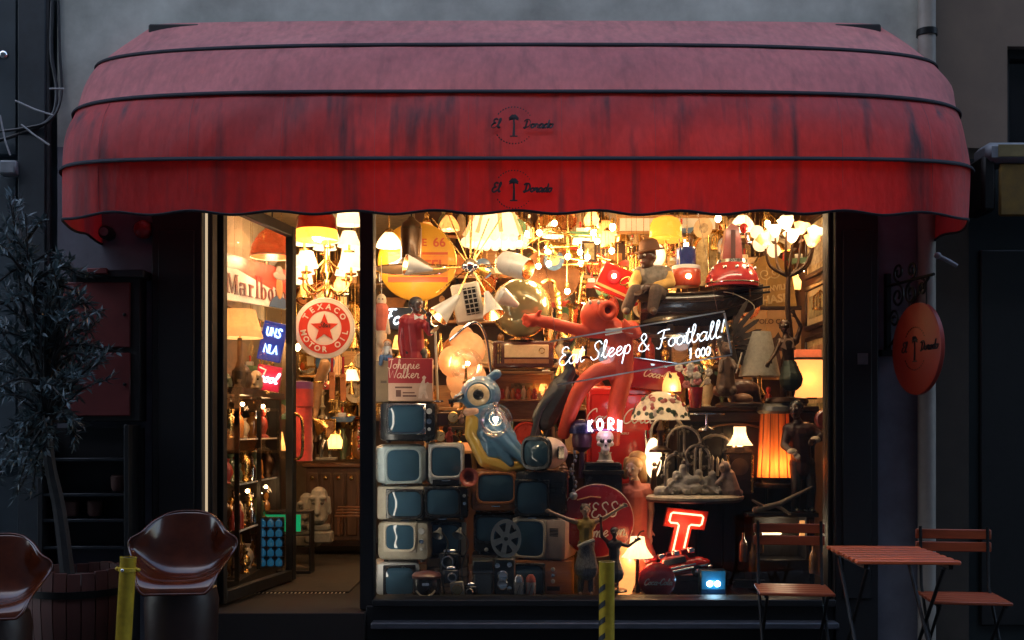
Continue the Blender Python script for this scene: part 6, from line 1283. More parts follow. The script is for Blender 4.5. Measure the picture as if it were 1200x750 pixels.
d1 = dancer('pale dancer statuette with outstretched arms, mustard top and striped trousers', 686, 698, .2, J, 15, (skin_pale, [('top', M('mustard top', (.42, .27, .05), .6), 'top'), ('trousers', M('striped cloth', (.03, .035, .05), .7, v=.5, sc=60, c2=(.30, .30, .32), stretch=(4, 4, .1)), 'skirt'), ('leggings', M('striped cloth'), 'trousers')], M('dark bob hair', (.03, .02, .015), .5)), (.2, -1, 0))
MB().tube([(-9, -8, 58), (-2, -10, 62), (10, -8, 66)], 2.2, 8).build('sash', M('pale sash', (.55, .52, .47), .7), d1)
J = dict(head=(0, -1, 66), neck=(0, 0, 58), chest=(0, 0, 50), pelvis=(0, 1, 36), shL=(-6, 0, 53), shR=(6, 0, 53), elL=(-15, -2, 62), haL=(-16, -4, 78), elR=(16, -2, 50), haR=(24, -4, 56), hipL=(-3, 1, 34), hipR=(3, 1, 34), knL=(-3, -2, 18), knR=(3, -1, 18), anL=(-4, 1, 2), anR=(4, 1, 2))
dancer('small dark dancer statuette with one arm raised, right of the pale dancer', 720, 690, .18, J, 12, (skin_dark, [('dress', M('black dress', (.02, .016, .02), .5), 'top'), ('skirt', M('black dress'), 'skirt')], dkplastic), (.2, -1, 0))
# --- mannequin
t = thing('dress_mannequin', 'blonde mannequin with bare shoulders and a coral dress right of the skull', 'mannequin', 745, 690, .6)
J = dict(head=(-3, -2, 141), neck=(-1, 0, 126), chest=(1, 1, 108), pelvis=(2, 3, 66), shL=(-13, 2, 116), shR=(15, 2, 116), elL=(-17, 4, 92), haL=(-12, -2, 70), elR=(19, 4, 92), haR=(16, -2, 68), hipL=(-5, 3, 62), hipR=(9, 3, 62), knL=(-4, 0, 34), knR=(9, 0, 34), anL=(-4, 3, 6), anR=(9, 3, 6))
figure(t, J, 24, skin_pale, [('dress', M('coral dress', (.58, .15, .09), .6, v=.15, sheen=.3), 'vest'), ('skirt', M('coral dress'), 'skirt')], .95, look=(-.5, -.85, -.15), hair=M('blonde hair', (.36, .20, .07), .55, v=.35, sc=30, stretch=(1, 1, .2))); organic('hair_bun', MB().cap((4, 8, 150), (9, 8, 128), 9, 6).cap((-9, 4, 150), (-12, 4, 132), 5, 4).ball((3, 7, 154), (11, 10, 8)), M('blonde hair'), t, .9); MB().lathe([(18, -2), (18, 1), (0, 3)], 26).build('base', dkplastic, t)
# --- neon T, train, button, lamps
t = thing('neon_letter_sign', 'red channel letter T outlined in red neon', 'neon sign', 791, 656, .5); t.rotation_euler[1] = R(6)
chl = M('red channel metal', (.55, .07, .035), .4, v=.1, coat=.2)
P = [(-9, 0), (11, 0), (11, 38), (26, 38), (26, 60), (-22, 60), (-22, 38), (-9, 38)]; P2 = [(x+z*.12, z) for x, z in P]
MB().prism(P2, 0, 9).build('channel_letter', chl, t)
inn = [(-5, 4), (7, 4), (7, 43), (21, 43), (21, 55), (-17, 55), (-17, 43), (-5, 43)]; pt = []
for i, (x, z) in enumerate(inn):
    a = Vector((inn[i-1][0], 0, inn[i-1][1])); c_ = Vector((x, 0, z)); d = Vector((inn[(i+1) % 8][0], 0, inn[(i+1) % 8][1]))
    pt += [c_+(a-c_).normalized()*2, c_+(d-c_).normalized()*2]
MB().tube([(p.x+p.z*.12, -2.4, p.z) for p in pt], 1.05, 8, True).build('neon_tube', glow('neon tangerine', (1, .24, .12), 1.5), t); light(t, (4, -12, 40), .9, (1, .2, .12), .08)
t = thing('toy_car', 'red and chrome model car tilted in front of the neon letter', 'model car', 797, 676, .36); t.rotation_euler[1] = R(-12)
organic('body', MB().cap((-30, 0, 12), (26, 0, 10), 10, 9).cap((-12, 0, 20), (8, 0, 19), 8, 7).ball((30, 0, 10), (9, 9, 6)), red_enamel, t, 1); MB().box(-34, -11, 8, 34, -9.4, 10.4, .5).build('side_trim', chrome, t); MB().box(-32, -10.5, 12, 20, -9.6, 14, .4).build('side_trim', chrome, t)
for x in (-20, 20): MB().lathe([(7, 0), (7, 4), (4, 4.6), (0, 4.4)], 20, at(x, -8, 4, FACE)).build('wheel', dkplastic, t); MB().lathe([(3.6, 0), (0, 1)], 14, at(x, -12.4, 4, FACE)).build('hubcap', chrome, t)
MB().box(-16, -8.6, 17, 10, -7.2, 24, .8).build('window', M('toy glass', (.1, .11, .12), .06, bump=0), t); MB().box(32, -9, 4, 39, 9, 8, 1.6).build('bumper', chrome, t)
for k in range(7): MB().box(-38+k*9, -3, 25, -31+k*9, 8, 31, .8).build('bottle_row', deep_red if k % 2 else chrome, t)
t = thing('toy_car_box', 'blue grey box lid under the tilted model car', 'box', 803, 699, .4); MB().box(-24, 0, 0, 22, 22, 24, 1).build('box', M('blue grey card', (.10, .12, .15), .6), t); MB().box(-25, -1, 18, 23, 23, 25, .6).build('lid', M('blue grey card lid', (.14, .17, .21), .5), t)
t = thing('round_button_sign', 'round glossy red button sign with white script at the foot of the window', 'sign', 770, 700, .24)
MB().lathe([(20, -4), (22, -2), (21.5, 2), (17, 5), (9, 7), (0, 7.6)], 48, at(0, 0, 20, FACE @ Matrix.Diagonal((1, .95, 1, 1)))).build('button', M('raspberry button', (.34, .015, .02), .2, v=.1, coat=.7, bump=.02), t); strokes('Coca-Cola', 3.6, .45, at(0, -7.6, 15.5), slant=.35, flat=.5).build('lettering', white_paint, t); MB().box(-14, 0, 0, 14, 8, 4).build('foot', dkplastic, t)
t = table_lamp('little lamp with a fluted white glass shade right of the round red sign', 747, 700, .28, 47, 18, 8, 24, shade_white, bronze, 2.0, flute=.06, curve=3, basep=[(10, 0), (9, 3), (3, 6), (2, 46)])
MB().tube(smooth_path([(0, 0, 70), (3, 0, 76), (8, 0, 78)]), .9, 6).build('finial', bronze, t)
t = thing('orange_vase', 'tall glowing orange glass vase behind the fluted lamp', 'vase', 733, 700, .36); vase(MB(), 60, 15).build('body', M('orange vase glass', (.72, .34, .12), .25, v=.2, tl=.4, e=.35, ec=(1, .4, .12), bump=.03), t); MB().lathe([(10, -1), (10, 1), (8, 2)], 20).build('foot', bronze, t)
t = thing('blue_light_box', 'small black box with two bright blue white lights at the foot of the window', 'light box', 836, 697, .2)
MB().box(-15, 0, 0, 15, 16, 29, 1).build('case', M('dark blue case', (.01, .03, .06), .3), t); MB().box(-14, -.8, 6, 14, .2, 28, .5).build('screen', M('blue glass', (.02, .10, .17), .15, e=.03, ec=(.02, .25, .5), bump=0), t)
for x in (-4.5, 4.5): MB().ball((x, -1.4, 13), (3.6, 1.6, 3.4), 14, 8).build('lamp', glow('led blue white', (.55, .85, 1), 5), t)
light(t, (0, -7, 13), .35, (.3, .65, 1), .02)
# --- dim lower right
t = thing('mirror_cabinet', 'low black cabinet with painted reflection glows behind the left folding chair', 'cabinet', 915, 690, .5)
for a in ((-34, 0, 0, 34, 40, 34), (-34, 0, 34, -30, 40, 84), (30, 0, 34, 34, 40, 84), (-30, 38, 34, 30, 40, 84), (-36, -2, 84, 36, 42, 88)): MB().box(*a, .5).build('board', M('blackened wood'), t)
MB().box(-20, 12, 62, 4, 16, 70, 1).build('reflection_glow', glow('lamp reflection glow', (1, .74, .4), .4), t); MB().ball((4, 10, 70), 3.4, 10, 6).build('bulb', bulbw, t); MB().box(-18, 8, 52, 8, 10, 57, .5).build('reflection_bar', glow('lamp reflection bar', (1, .75, .5), .3), t); light(t, (0, -4, 62), .5, (1, .7, .4), .03)  # glowing pieces, bulb and light stand in for a lamp's reflection
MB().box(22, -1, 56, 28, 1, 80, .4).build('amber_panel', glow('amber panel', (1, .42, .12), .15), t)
for i, (x, y, lb) in enumerate(((871, 650, 'slim amber bottle leftmost beside the reflection glow'), (882, 662, 'short amber bottle between the slim ones and the niche'), (890, 640, 'tall pale candle beside the reflection glow'), (953, 664, 'slim dark bottle right of the reflection glow'))):
    single(bottle(MB(), 34, 5), 'bottle', M('amber glass', (.28, .12, .03), .08, bump=0, coat=1), lb, 'bottle', x, y+8, .42)
t = thing('bottle_shelf', 'narrow black shelf of bottles left of the reflection glow', 'shelf', 885, 690, .46); MB().box(-24, 0, 8, 12, 12, 10).build('board', black, t); MB().box(-24, 8, 0, 12, 12, 9).build('leg_board', black, t)
t = thing('carved_hand_board', 'dim driftwood branch lying under the orange lantern', 'driftwood', 915, 590, .45); organic('branch', MB().cap((-30, 0, -8), (0, 0, 0), 4, 3.4).cap((0, 0, 0), (36, -4, 20), 3.4, 1.4).cap((-6, 0, -2), (10, -4, -12), 2.6, 1.6).cap((-20, 0, -4), (-34, -4, 4), 2.4, 1.4), M('driftwood', (.16, .13, .10), .7, v=.4, sc=14), t, .8); t.name = 'driftwood'
MB().box(-40, -2, -16, 44, 14, -11, .5).build('support_board', M('blackened wood'), t)
# ================================================================== through the door
# --- long cigarette banner on the left wall
A, B = W(250, 348, .75), W(342, 364, 2.5); ex = (B-A); Lb = ex.length; ex.normalize(); up = (W(250, 291, .75)-A).normalized(); nrm = ex.cross(up).normalized(); up = nrm.cross(ex).normalized()
mm = Matrix(((ex.x, nrm.x, up.x, A.x), (ex.y, nrm.y, up.y, A.y), (ex.z, nrm.z, up.z, A.z), (0, 0, 0, 1)))
if nrm.y < 0: mm = Matrix(((ex.x, -nrm.x, up.x, A.x), (ex.y, -nrm.y, up.y, A.y), (ex.z, -nrm.z, up.z, A.z), (0, 0, 0, 1)))
t = thing('cigarette_sign', 'long white and red cigarette sign with bold lettering and a cowboy portrait', 'sign', loc=(0, 0, 0), m=mm, u=1); H_ = .345
def Q(x): return x*Lb
MB().prism([(0, 0), (Lb, 0), (Lb, H_*.98), (0, H_*.98)], 0, .03).build('board', white_paint, t)
redp = M('sign red print', (.60, .05, .03), .4, v=.08, bump=0)
MB().prism([(0, H_*.66), (Q(.28), H_*.70), (Q(.72), H_*.42), (Q(.72), H_*.5), (Lb, H_*.34), (Lb, H_*.98), (0, H_*.98)], -.004, -.001).build('red_print', redp, t)
lm = M('maroon lettering', (.16, .02, .025), .4, bump=0)
def slab_letter(ch, x, w_, h):
    b = h*.06; st = w_*.26; mb = MB()
    def R_(x0, z0, x1, z1): mb.box(x+x0*w_, -.007, z0*h, x+x1*w_, -.0035, z1*h)
    if ch == 'M': R_(0, 0, .3, .06); R_(.7, 0, 1, .06); R_(.1, 0, .2, 1); R_(.78, 0, .96, 1); R_(0, .94, .22, 1); R_(.78, .94, 1.02, 1); mb.prism([(x+.2*w_, h), (x+.34*w_, h), (x+.56*w_, h*.15), (x+.46*w_, h*.02)], -.007, -.0035); mb.prism([(x+.8*w_, h), (x+.86*w_, h), (x+.56*w_, h*.02), (x+.46*w_, h*.02)], -.0071, -.0036)
    if ch == 'l': R_(0, 0, 1, .05); R_(.3, 0, .7, 1.2); R_(.05, 1.14, .5, 1.2)
    if ch == 'r': R_(0, 0, .8, .05); R_(.2, 0, .5, .66); R_(.05, .6, .4, .66); R_(.5, .5, .95, .64)
    if ch in 'ob':
        n = 20; vs = []; fs = []; cx, cz, rx, rz = x+.5*w_, h*.33, w_*.46, h*.34
        for i in range(n):
            a = 2*PI*i/n
            for k, y in ((1, -.007), (.999, -.0035), (.5, -.0035), (.5, -.007)): vs.append((cx+rx*k*math.cos(a)*(1 if k > .6 else .75), y, cz+rz*math.sin(a)*(1 if k > .6 else .86)))
        for i in range(n):
            i2 = (i+1) % n
            for j in range(4): fs.append((i*4+j, i2*4+j, i2*4+(j+1) % 4, i*4+(j+1) % 4))
        mb.raw(vs, fs)
        if ch == 'b': R_(.04, 0, .3, 1.2); R_(-.12, 1.14, .2, 1.2)
    if ch == 'a':
        slab = slab_letter; R_(.6, 0, .86, .6); R_(.1, .58, .8, .66); R_(.05, .46, .3, .6); R_(.1, .3, .7, .37); R_(.06, .04, .3, .34); R_(.1, 0, .7, .06); R_(.8, 0, 1.05, .06)
    o = mb.build('lettering', lm, t); o.location.z = H_*.14; return o
x = Q(.13)
for ch, w_ in zip('Marlboro', (.25, .17, .13, .10, .15, .15, .12, .15)): slab_letter(ch, x, w_*.98, H_*.43); x += w_+.022
cb2 = MB().ball((Q(.80), -.01, H_*.5), (.085, .012, .1)).build('portrait_face', M('portrait skin', (.55, .24, .09), .5, bump=0), t)
MB().ball((Q(.80), -.014, H_*.78), (.16, .012, .035)).ball((Q(.80), -.014, H_*.88), (.09, .012, .05)).build('portrait_hat', M('portrait hat', (.42, .38, .33), .6, bump=0), t); MB().prism([(Q(.66), .002), (Q(.95), .002), (Q(.9), H_*.22), (Q(.83), H_*.3), (Q(.77), H_*.3), (Q(.7), H_*.2)], -.012, -.002).build('portrait_shirt', M('portrait denim', (.05, .10, .20), .7, bump=0), t)
# pale painted planks high on the left wall
for i in range(9):
    o = MB().box(0, 0, 0, .02, .26, 1.0, .004).build('wall_plank', M('whitewashed plank', (.62, .52, .38), .7, v=.25, sc=5, stretch=(1, 1, .2)), iw); o.location = (-2.28, .5+i*.27, 2.42)
# --- red dome lamps
reddome = M('orange red dome', (.55, .09, .03), .28, v=.2, tl=.25, e=.06, ec=(1, .25, .05), coat=.5)
t = thing('dome_pendant', 'orange red dome pendant behind the glass door above the cigarette sign', 'lamp', 319, 301, 1.5)
MB().lathe([(26, 0), (26, 3), (23, 14), (16, 26), (8, 33), (3, 35), (2.6, 34), (15, 25), (22, 13), (25, 0)], 36, cap=False).build('lamp_shade', reddome, t); MB().ring(26, .9, at(0, 0, 0), 36).build('rim', ivory, t); MB().cyl((0, 0, 33), (0, 0, 95), .8, n=6).build('cord', dkplastic, t); MB().ball((0, 0, 9), 5, 12, 8).build('bulb', bulbm, t); light(t, (0, 0, -3), 5, (1, .62, .3), .05)
t = thing('dome_pendant', 'deep red pendant with an amber lower band in the doorway top', 'lamp', 371, 278, 2.0)
MB().lathe([(24, 8), (23, 22), (16, 32), (5, 36), (0, 36)], 36).build('lamp_shade', M('deep red glass shade', (.36, .02, .015), .2, coat=.6), t); MB().lathe([(25, -4), (24.5, 4), (24, 8)], 36, cap=False).build('amber_band', M('amber band', (.8, .36, .05), .3, tl=.4, e=.25, ec=(1, .42, .06)), t); MB().cyl((0, 0, 35), (0, 0, 90), .8, n=6).build('cord', dkplastic, t); MB().ball((0, 0, 0), 5, 12, 8).build('bulb', bulbm, t); light(t, (0, 0, -10), 5, (1, .62, .3), .05)
# --- shaded chandelier
t = thing('shaded_chandelier', 'brass chandelier with white fabric shades above the motor oil sign', 'chandelier', 383, 330, 2.3)
MB().lathe([(0, -22), (3, -18), (6, -8), (3, 2), (8, 10), (4, 22), (3, 40), (6, 46), (2, 56), (1, 100)], 20).build('stem', gold, t)
for i in range(8):
    a = R(i*45+15); rr = 36 if i % 2 else 26; z = 4 if i % 2 else 34; x, y = rr*math.cos(a), rr*math.sin(a)
    MB().tube(smooth_path([(0, 0, z-6), (x*.5, y*.5, z-18), (x*.95, y*.95, z-10), (x, y, z)]), 1.3, 7).build('arm', gold, t); MB().lathe([(1, 0), (6, 1.5), (6.4, 3), (1.6, 3), (1.6, 11)], 14, at(x, y, z)).build('candle_cup', gold, t)
    s_ = shade(MB(), 14, 7.5, z+8, z+26, 24, m=at(x, y, 0)).build('lamp_shade', shade_white, t); MB().ball((x, y, z+15), 3, 10, 6).build('bulb', bulbw, s_)
    for k in range(3): MB().ball((x*(.5+.2*k), y*(.5+.2*k), z-22+k*3), (1.2, 1.2, 2.6), 8, 5).build('crystal', clear_glass, t)
light(t, (0, -44, 30), 4, (1, .68, .36), .08); light(t, (10, -30, -24), 4, (1, .68, .36), .08)
for i, (x, y, Y, lb) in enumerate(((412, 300, 2.9, 'large white lampshade at the right edge of the doorway'), (352, 318, 2.7, 'white lampshade tucked behind the door edge'), (408, 250, 2.7, 'clear glass chandelier drops at the top right of the doorway'))):
    t = thing('hanging_lamp', lb, 'lamp', x, y, Y); shade(MB(), 15, 9, -14, 18, 26).build('lamp_shade', shade_white, t); MB().cyl((0, 0, 16), (0, 0, 90), .8, n=6).build('cord', dkplastic, t); MB().ball((0, 0, 0), 3.6, 10, 6).build('bulb', bulbw, t)
t = thing('wall_bracket_lamp', 'small bare bulb lamp with cream frill at the right of the doorway', 'lamp', 412, 446, 2.6); shade(MB(), 9, 5, 0, 13, 24, flute=.08).build('lamp_shade', shade_white, t); MB().lathe([(4, -16), (3, -10), (1, -4), (1, 2)], 14).build('base', brass, t); light(t, (0, -8, 4), 1.2, (1, .65, .35), .04)
# --- round motor oil sign
t = thing('motor_oil_sign', 'round white sign with a red ring, star and capitals hung in the doorway', 'sign', 381, 385, 1.9)
MB().lathe([(33, -2), (35, 0), (35, 3), (33, 4.5), (0, 4.5)], 64, FACE).build('disc', white_paint, t); MB().ring(34.4, 1.3, at(0, -3, 0, FACE), 60).build('rim', M('white rim', (.7, .7, .68), .3), t)
n = 64; vs = []; fs = []
for i in range(n):
    a = 2*PI*i/n
    for r_, y in ((20, -5.2), (30, -5.2), (30, -4.4), (20, -4.4)): vs.append((r_*math.cos(a), y, r_*math.sin(a)))
for i in range(n):
    for j in range(4): fs.append((i*4+j, ((i+1) % n)*4+j, ((i+1) % n)*4+(j+1) % 4, i*4+(j+1) % 4))
MB().raw(vs, fs).build('red_ring', redp, t)
st_ = [((17 if k % 2 == 0 else 7)*math.sin(R(36*k)), (17 if k % 2 == 0 else 7)*math.cos(R(36*k))) for k in range(10)]; MB().prism(st_, -5.6, -4.4).build('star', redp, t); strokes('Star', 3.2, .4, at(0, -6, 1), slant=.3, flat=.5).build('lettering', black_print, t)
def arc_text(s, r, a0, a1, flip, size):
    for i, ch in enumerate(s):
        if ch == ' ': continue
        a = R(a0+(a1-a0)*i/max(1, len(s)-1)); txt(ch, size, 'lettering', white_paint, t, at(r*math.cos(a), -5.5, r*math.sin(a), rot(y=-(math.degrees(a)+90) if flip else -(math.degrees(a)-90))), .2, bold=.03)
arc_text('MOTOR OIL', 25, 192, 348, True, 9); arc_text('TEXACO', 25, 148, 32, False, 9)
MB().cyl((0, 0, 35), (0, 0, 130), .4, n=5).build('cord', iron, t)
# --- drum lampshade and neon signs behind the door glass
t = table_lamp('large cream drum lampshade on the display case behind the glass door', 281, 462, 1.1, 66, 27, 18, 33, shade_cream, M('carved dark base', (.12, .07, .035), .5, v=.5, sc=16), 3)
t = thing('neon_sign', 'tilted dark blue panel with white neon capitals under the cigarette sign', 'neon sign', 315, 423, 1.7); t.rotation_euler[1] = R(12)
MB().box(-15, 0, 0, 13, 4, 46, 1).build('backing_board', M('cobalt board', (.01, .03, .16), .35, e=.06, ec=(.02, .08, .6)), t); strokes('UNS', 5, 1.0, at(0, -2, 29), slant=0).build('neon_tube', neon_b, t); strokes('NLA', 5, 1.0, at(0, -2, 9), slant=0).build('neon_tube', neon_b, t)
t = thing('neon_sign', 'small red neon panel below the dark blue neon panel', 'neon sign', 312, 458, 1.6); t.rotation_euler[1] = R(10)
MB().box(-15, 0, 0, 14, 4, 30, 1).build('backing_board', M('crimson board', (.25, .01, .03), .4, e=.08, ec=(.8, .02, .06)), t); strokes('cool', 6, 1.1, at(0, -2, 10), slant=.3).build('neon_tube', neon_p, t); MB().tube([(-12, -2, 26), (-4, -2, 24), (-6, -2, 18)], .9, 6).build('neon_tube', neon_r, t); light(t, (0, -10, 14), .8, (1, .15, .2), .05)
# --- glass display case with bric-a-brac
t = thing('display_case', 'tall glass fronted case of ornaments along the left wall', 'display case', loc=(-2.26, .55, .255), u=1)
for a in ((0, 0, 0, .36, 1.4, .12), (0, 0, 1.42, .38, 1.42, 1.47), (0, 1.36, .12, .36, 1.4, 1.42), (0, 0, .12, .02, 1.36, 1.42)): MB().box(*a).build('board', M('blackened wood'), t)
for x, y in ((.33, 0), (.33, .66), (.33, 1.33)): MB().box(x, y, .12, x+.03, y+.03, 1.42).build('post', iron, t)
for z in (.45, .78, 1.1): MB().box(.02, .02, z, .33, 1.36, z+.012).build('shelf', clear_glass, t); MB().box(.33, .02, z, .34, 1.36, z+.012).build('shelf_edge', M('lit acrylic edge'), t)
CN = ['brassy', 'gold', 'red', 'cream', 'orange', 'silvery', 'amber', 'dark bronze', 'moss green']; ON = ['first', 'second', 'third', 'fourth', 'fifth', 'sixth', 'seventh', 'eighth', 'ninth', 'tenth', 'eleventh', 'twelfth', 'thirteenth', 'fourteenth', 'fifteenth', 'sixteenth', 'seventeenth', 'eighteenth']
for y_, z_ in ((.35, 1.36), (1.0, 1.36), (.5, .72), (1.1, .72)): MB().ball((.3, y_, z_), .014, 10, 6).build('case_bulb', bulbm, t); light(t, (.34, y_, z_-.03), .55, (1, .55, .24), .02)
rnd = random.Random(21); cols = [brass, gold, M('ornament red'), M('ornament cream'), M('ornament orange'), chrome, M('amber glass'), bronze, M('moss glaze', (.10, .13, .06), .3, coat=.5)]
for zi, z in enumerate((.375, .717, 1.047, 1.367)):
    for k in range(18):
        kind = rnd.choice(('vase', 'bottle', 'figurine', 'candlestick')); h = rnd.uniform(.13, .25); mb = MB()
        if kind == 'vase': vase(mb, h, h*.28)
        elif kind == 'bottle': bottle(mb, h, h*.17)
        elif kind == 'candlestick': candlestick(mb, h, h*.2)
        else: mb.lathe([(h*.2, 0), (h*.2, h*.05), (h*.1, h*.12), (h*.17, h*.35), (h*.15, h*.55), (h*.06, h*.68), (h*.11, h*.8), (h*.1, h*.92), (0, h)], 14)
        ci = rnd.randrange(len(cols)); o = mb.build(kind, cols[ci]); o.location = (-2.26+(.27 if k % 2 else .15)+rnd.uniform(-.03, .03), .60+k*.074, z+.0)
        tag(o, '%s %s on the %s level of the glass case, %s back from the street' % (CN[ci], kind, ('bottom', 'second', 'third', 'top')[zi], ON[k]), kind, kind + 's in the glass display case')
t = table_lamp('small glowing cream lamp at the far end of the display case', 324, 538, 2.0, 10, 11, 7, 22, shade_cream, brass, 2.5); t = table_lamp('upper small glowing lamp behind the red neon panel', 318, 474, 2.1, 6, 10, 7, 14, shade_cream, brass, 2.0)
# masks and busts on top of case
for i, (x, y, h, mt, lb) in enumerate(((262, 470, 36, M('moss glaze'), 'green glazed mask on the display case next to the door jamb'), (283, 466, 42, M('carved dark base'), 'carved bearded mask under the drum lampshade'), (300, 462, 30, M('ornament cream'), 'pale bust right of the carved mask on the display case'))):
    t = thing('carved_mask', lb, 'mask', x, y, .9+.25*i); organic('face', MB().ball((0, 0, h*.5), (h*.3, h*.22, h*.45)).cap((0, -h*.2, h*.6), (0, -h*.3, h*.42), h*.05, h*.08).cap((-h*.12, -h*.2, h*.26), (h*.12, -h*.2, h*.26), h*.05).ball((-h*.14, -h*.15, h*.7), h*.1).ball((h*.14, -h*.15, h*.7), h*.1), mt, t, .9)
    for s_ in (-1, 1): MB().ball((s_*h*.12, -h*.22, h*.58), h*.045, 8, 5).build('eye', dkplastic, t)
    MB().box(-h*.25, -h*.1, -1, h*.25, h*.2, h*.1, .6).build('base', darkwood, t)
# --- green lit shelf, blue tray of glasses, stone heads, counter
t = thing('low_shelf', 'low dark shelf with a green lit glass panel at the doorway foot', 'shelf', 328, 672, 1.75)
for a in ((-36, 0, 0, 36, 26, 3), (-36, 0, 44, 36, 26, 46), (-36, 0, 70, 36, 26, 73), (-36, 0, 3, -34, 26, 70), (34, 0, 3, 36, 26, 70)): MB().box(*a, .3).build('board', M('blackened wood'), t)
MB().box(-20, 10, 48, 22, 14, 68, .6).build('green_glass', M('green lit glass', (.01, .25, .09), .1, e=.06, ec=(.02, .7, .25), bump=.02), t)
t = thing('bottle_rack', 'rack of small blue glass bottles standing in front of the green panel', 'rack', 318, 664, 1.35)
MB().box(-15, 0, 0, 15, 3, 58, .5).build('backing_board', dkplastic, t)
for j in range(5):
    MB().box(-15, -7, j*11.4+.4, 15, 0, j*11.4+1.2).build('rail', iron, t)
    for i in range(3): MB().lathe([(2.6, 0), (3.9, 1), (4.1, 5), (3.2, 7.4), (1.5, 8.4), (1.5, 9.8), (0, 9.8)], 12, at(-9.6+i*9.6, -4, 1.2+j*11.4)).build('small_bottle', M('blue glass', (.006, .02, .042), .1, v=.5, sc=60, e=.004, ec=(.1, .4, .7), bump=0), t)
stone = M('grey carved stone', (.22, .19, .15), .8, v=.3, sc=14, bump=.4)
for i, (x, y, Y, sc_, lb) in enumerate(((374, 636, 2.3, 1., 'grey stone idol head facing the street at the doorway foot'), (360, 640, 2.5, .95, 'grey stone idol head half hidden behind the door stile'))):
    t = thing('stone_idol', lb, 'statue', x, y, Y, u=S(Y)*sc_)
    organic('head', MB().cap((0, 0, 32), (0, 0, 56), 11, 10).ball((0, -4, 28), (9, 9, 7)).cap((0, -9, 52), (0, -13, 36), 2.6, 4).cap((-8, -8, 53), (8, -8, 53), 2.8).cap((-5, -11, 27), (5, -11, 27), 1.8).cap((-11, 0, 52), (-12, 0, 36), 2.4, 2.6).cap((11, 0, 52), (12, 0, 36), 2.4, 2.6), stone, t, .9, 2); MB().box(-16, -10, 0, 16, 10, 14, 2).build('base', stone, t); MB().box(-13, -8, 14, 13, 8, 22, 2).build('base', stone, t)
    for s_ in (-1, 1): MB().ball((s_*5, -9.6, 47), (2.4, 1.4, 1.6), 8, 5).build('eye', M('stone hollow', (.06, .05, .04), .9), t)
t = thing('shop_counter', 'brown panelled shop counter at the back of the doorway', 'counter', 398, 640, 3.2)
MB().box(-44, 0, 92, 40, 50, 97, 1).build('top', midwood, t); MB().box(-40, 3, 6, 38, 48, 92, .6).build('body', M('counter wood', (.10, .05, .025), .45, v=.4, sc=7, stretch=(3, 3, .3)), t); MB().box(-42, 1, 0, 39, 49, 6).build('plinth', darkwood, t)
for i in range(5): MB().box(-38+i*15.2, 1, 12, -25.4+i*15.2, 3.2, 86, 1).build('panel', M('counter wood'), t); MB().lathe([(3, 0), (2, 2), (0, 2.4)], 12, at(-32+i*15.2, 1, 80, FACE)).build('rosette', brass, t)
t = thing('silver_statuette', 'silver statuette with raised arm standing on the shop counter', 'statuette', 383, 537, 3.25)
J = dict(head=(0, -1, 46), neck=(0, 0, 40), chest=(0, 0, 34), pelvis=(0, 0, 22), shL=(-5, 0, 37), shR=(5, 0, 37), elL=(-9, -3, 30), haL=(-7, -8, 26), elR=(9, -2, 34), haR=(8, -7, 40), hipL=(-2, 0, 21), hipR=(2, 0, 21), knL=(-4, -6, 13), knR=(3, -2, 12), anL=(-6, -4, 2), anR=(4, 0, 2)); figure(t, J, 9, M('silvered metal', (.55, .54, .5), .25, .9), [('drapery', M('silvered metal'), 'trousers')], .6); MB().box(-12, -8, -2, 12, 8, 1, .5).build('base', plaster_fig, t)
for i, (x, h, kind) in enumerate(((362, 40, 'vase'), (402, 36, 'vase'), (413, 50, 'candlestick'), (420, 44, 'bottle'), (370, 60, 'candlestick'))):
    mb = {'vase': vase, 'bottle': bottle, 'candlestick': candlestick}[kind](MB(), h, h*.17)
    single(mb, kind, (M('ornament cream'), M('moss glaze'), brass, M('amber glass'), bronze)[i], ['cream vase at the left end of the shop counter', 'mossy green vase right of the silver statuette', 'brass candlestick near the right end of the counter', 'amber bottle at the right end of the counter', 'tall bronze candlestick behind the silver statuette'][i], kind, x, 538, 3.3)
t = thing('red_velvet_stool', 'red velvet column with a violet top beside the door stile', 'stand', 353, 540, 2.4); MB().lathe([(13, 0), (13, 62), (15, 64), (15, 84), (0, 86)], 26).build('body', M('red velvet', (.45, .03, .025), .7, sheen=.6), t); MB().lathe([(15.4, 84), (15.4, 92), (0, 94)], 26).build('top', M('violet velvet', (.16, .03, .16), .6, sheen=.5), t)
for i, (x, y) in enumerate(((389, 470), (402, 472))):
    t = thing('leather_strap', ['left one of two orange leather straps hanging under the motor oil sign', 'right one of two orange leather straps hanging under the motor oil sign'][i], 'strap', x, y, 2.2, 'orange straps'); MB().box(-3.4, 0, 0, 3.4, 1.6, 34, .5).build('strap', M('orange leather', (.45, .16, .05), .5), t); MB().box(-5, -.6, -2, 5, 2, 2, .4).build('buckle', brass, t); MB().cyl((0, .8, 34), (0, .8, 54), 1.6, n=8).build('handle', deep_red, t); MB().ring(1.6, .3, at(0, -1, 28, FACE), 12).build('eyelet', brass, t)
t = thing('arm_carving', 'tan wooden artist arm hanging beside the red velvet column', 'carving', 371, 484, 2.3); organic('arm', MB().cap((0, 0, 6), (2, 0, 34), 4, 6).cap((2, 0, 34), (10, 0, 56), 6, 7).cap((0, 0, 6), (-1, -2, -4), 3.4, 3), M('tan carved wood', (.35, .19, .08), .5, v=.3), t, .9); MB().ring(6, 1, at(2, 0, 36), 20).build('band', brass, t); MB().cyl((9, 0, 60), (9, 0, 200), .4, n=5).build('cord', ivory, t)
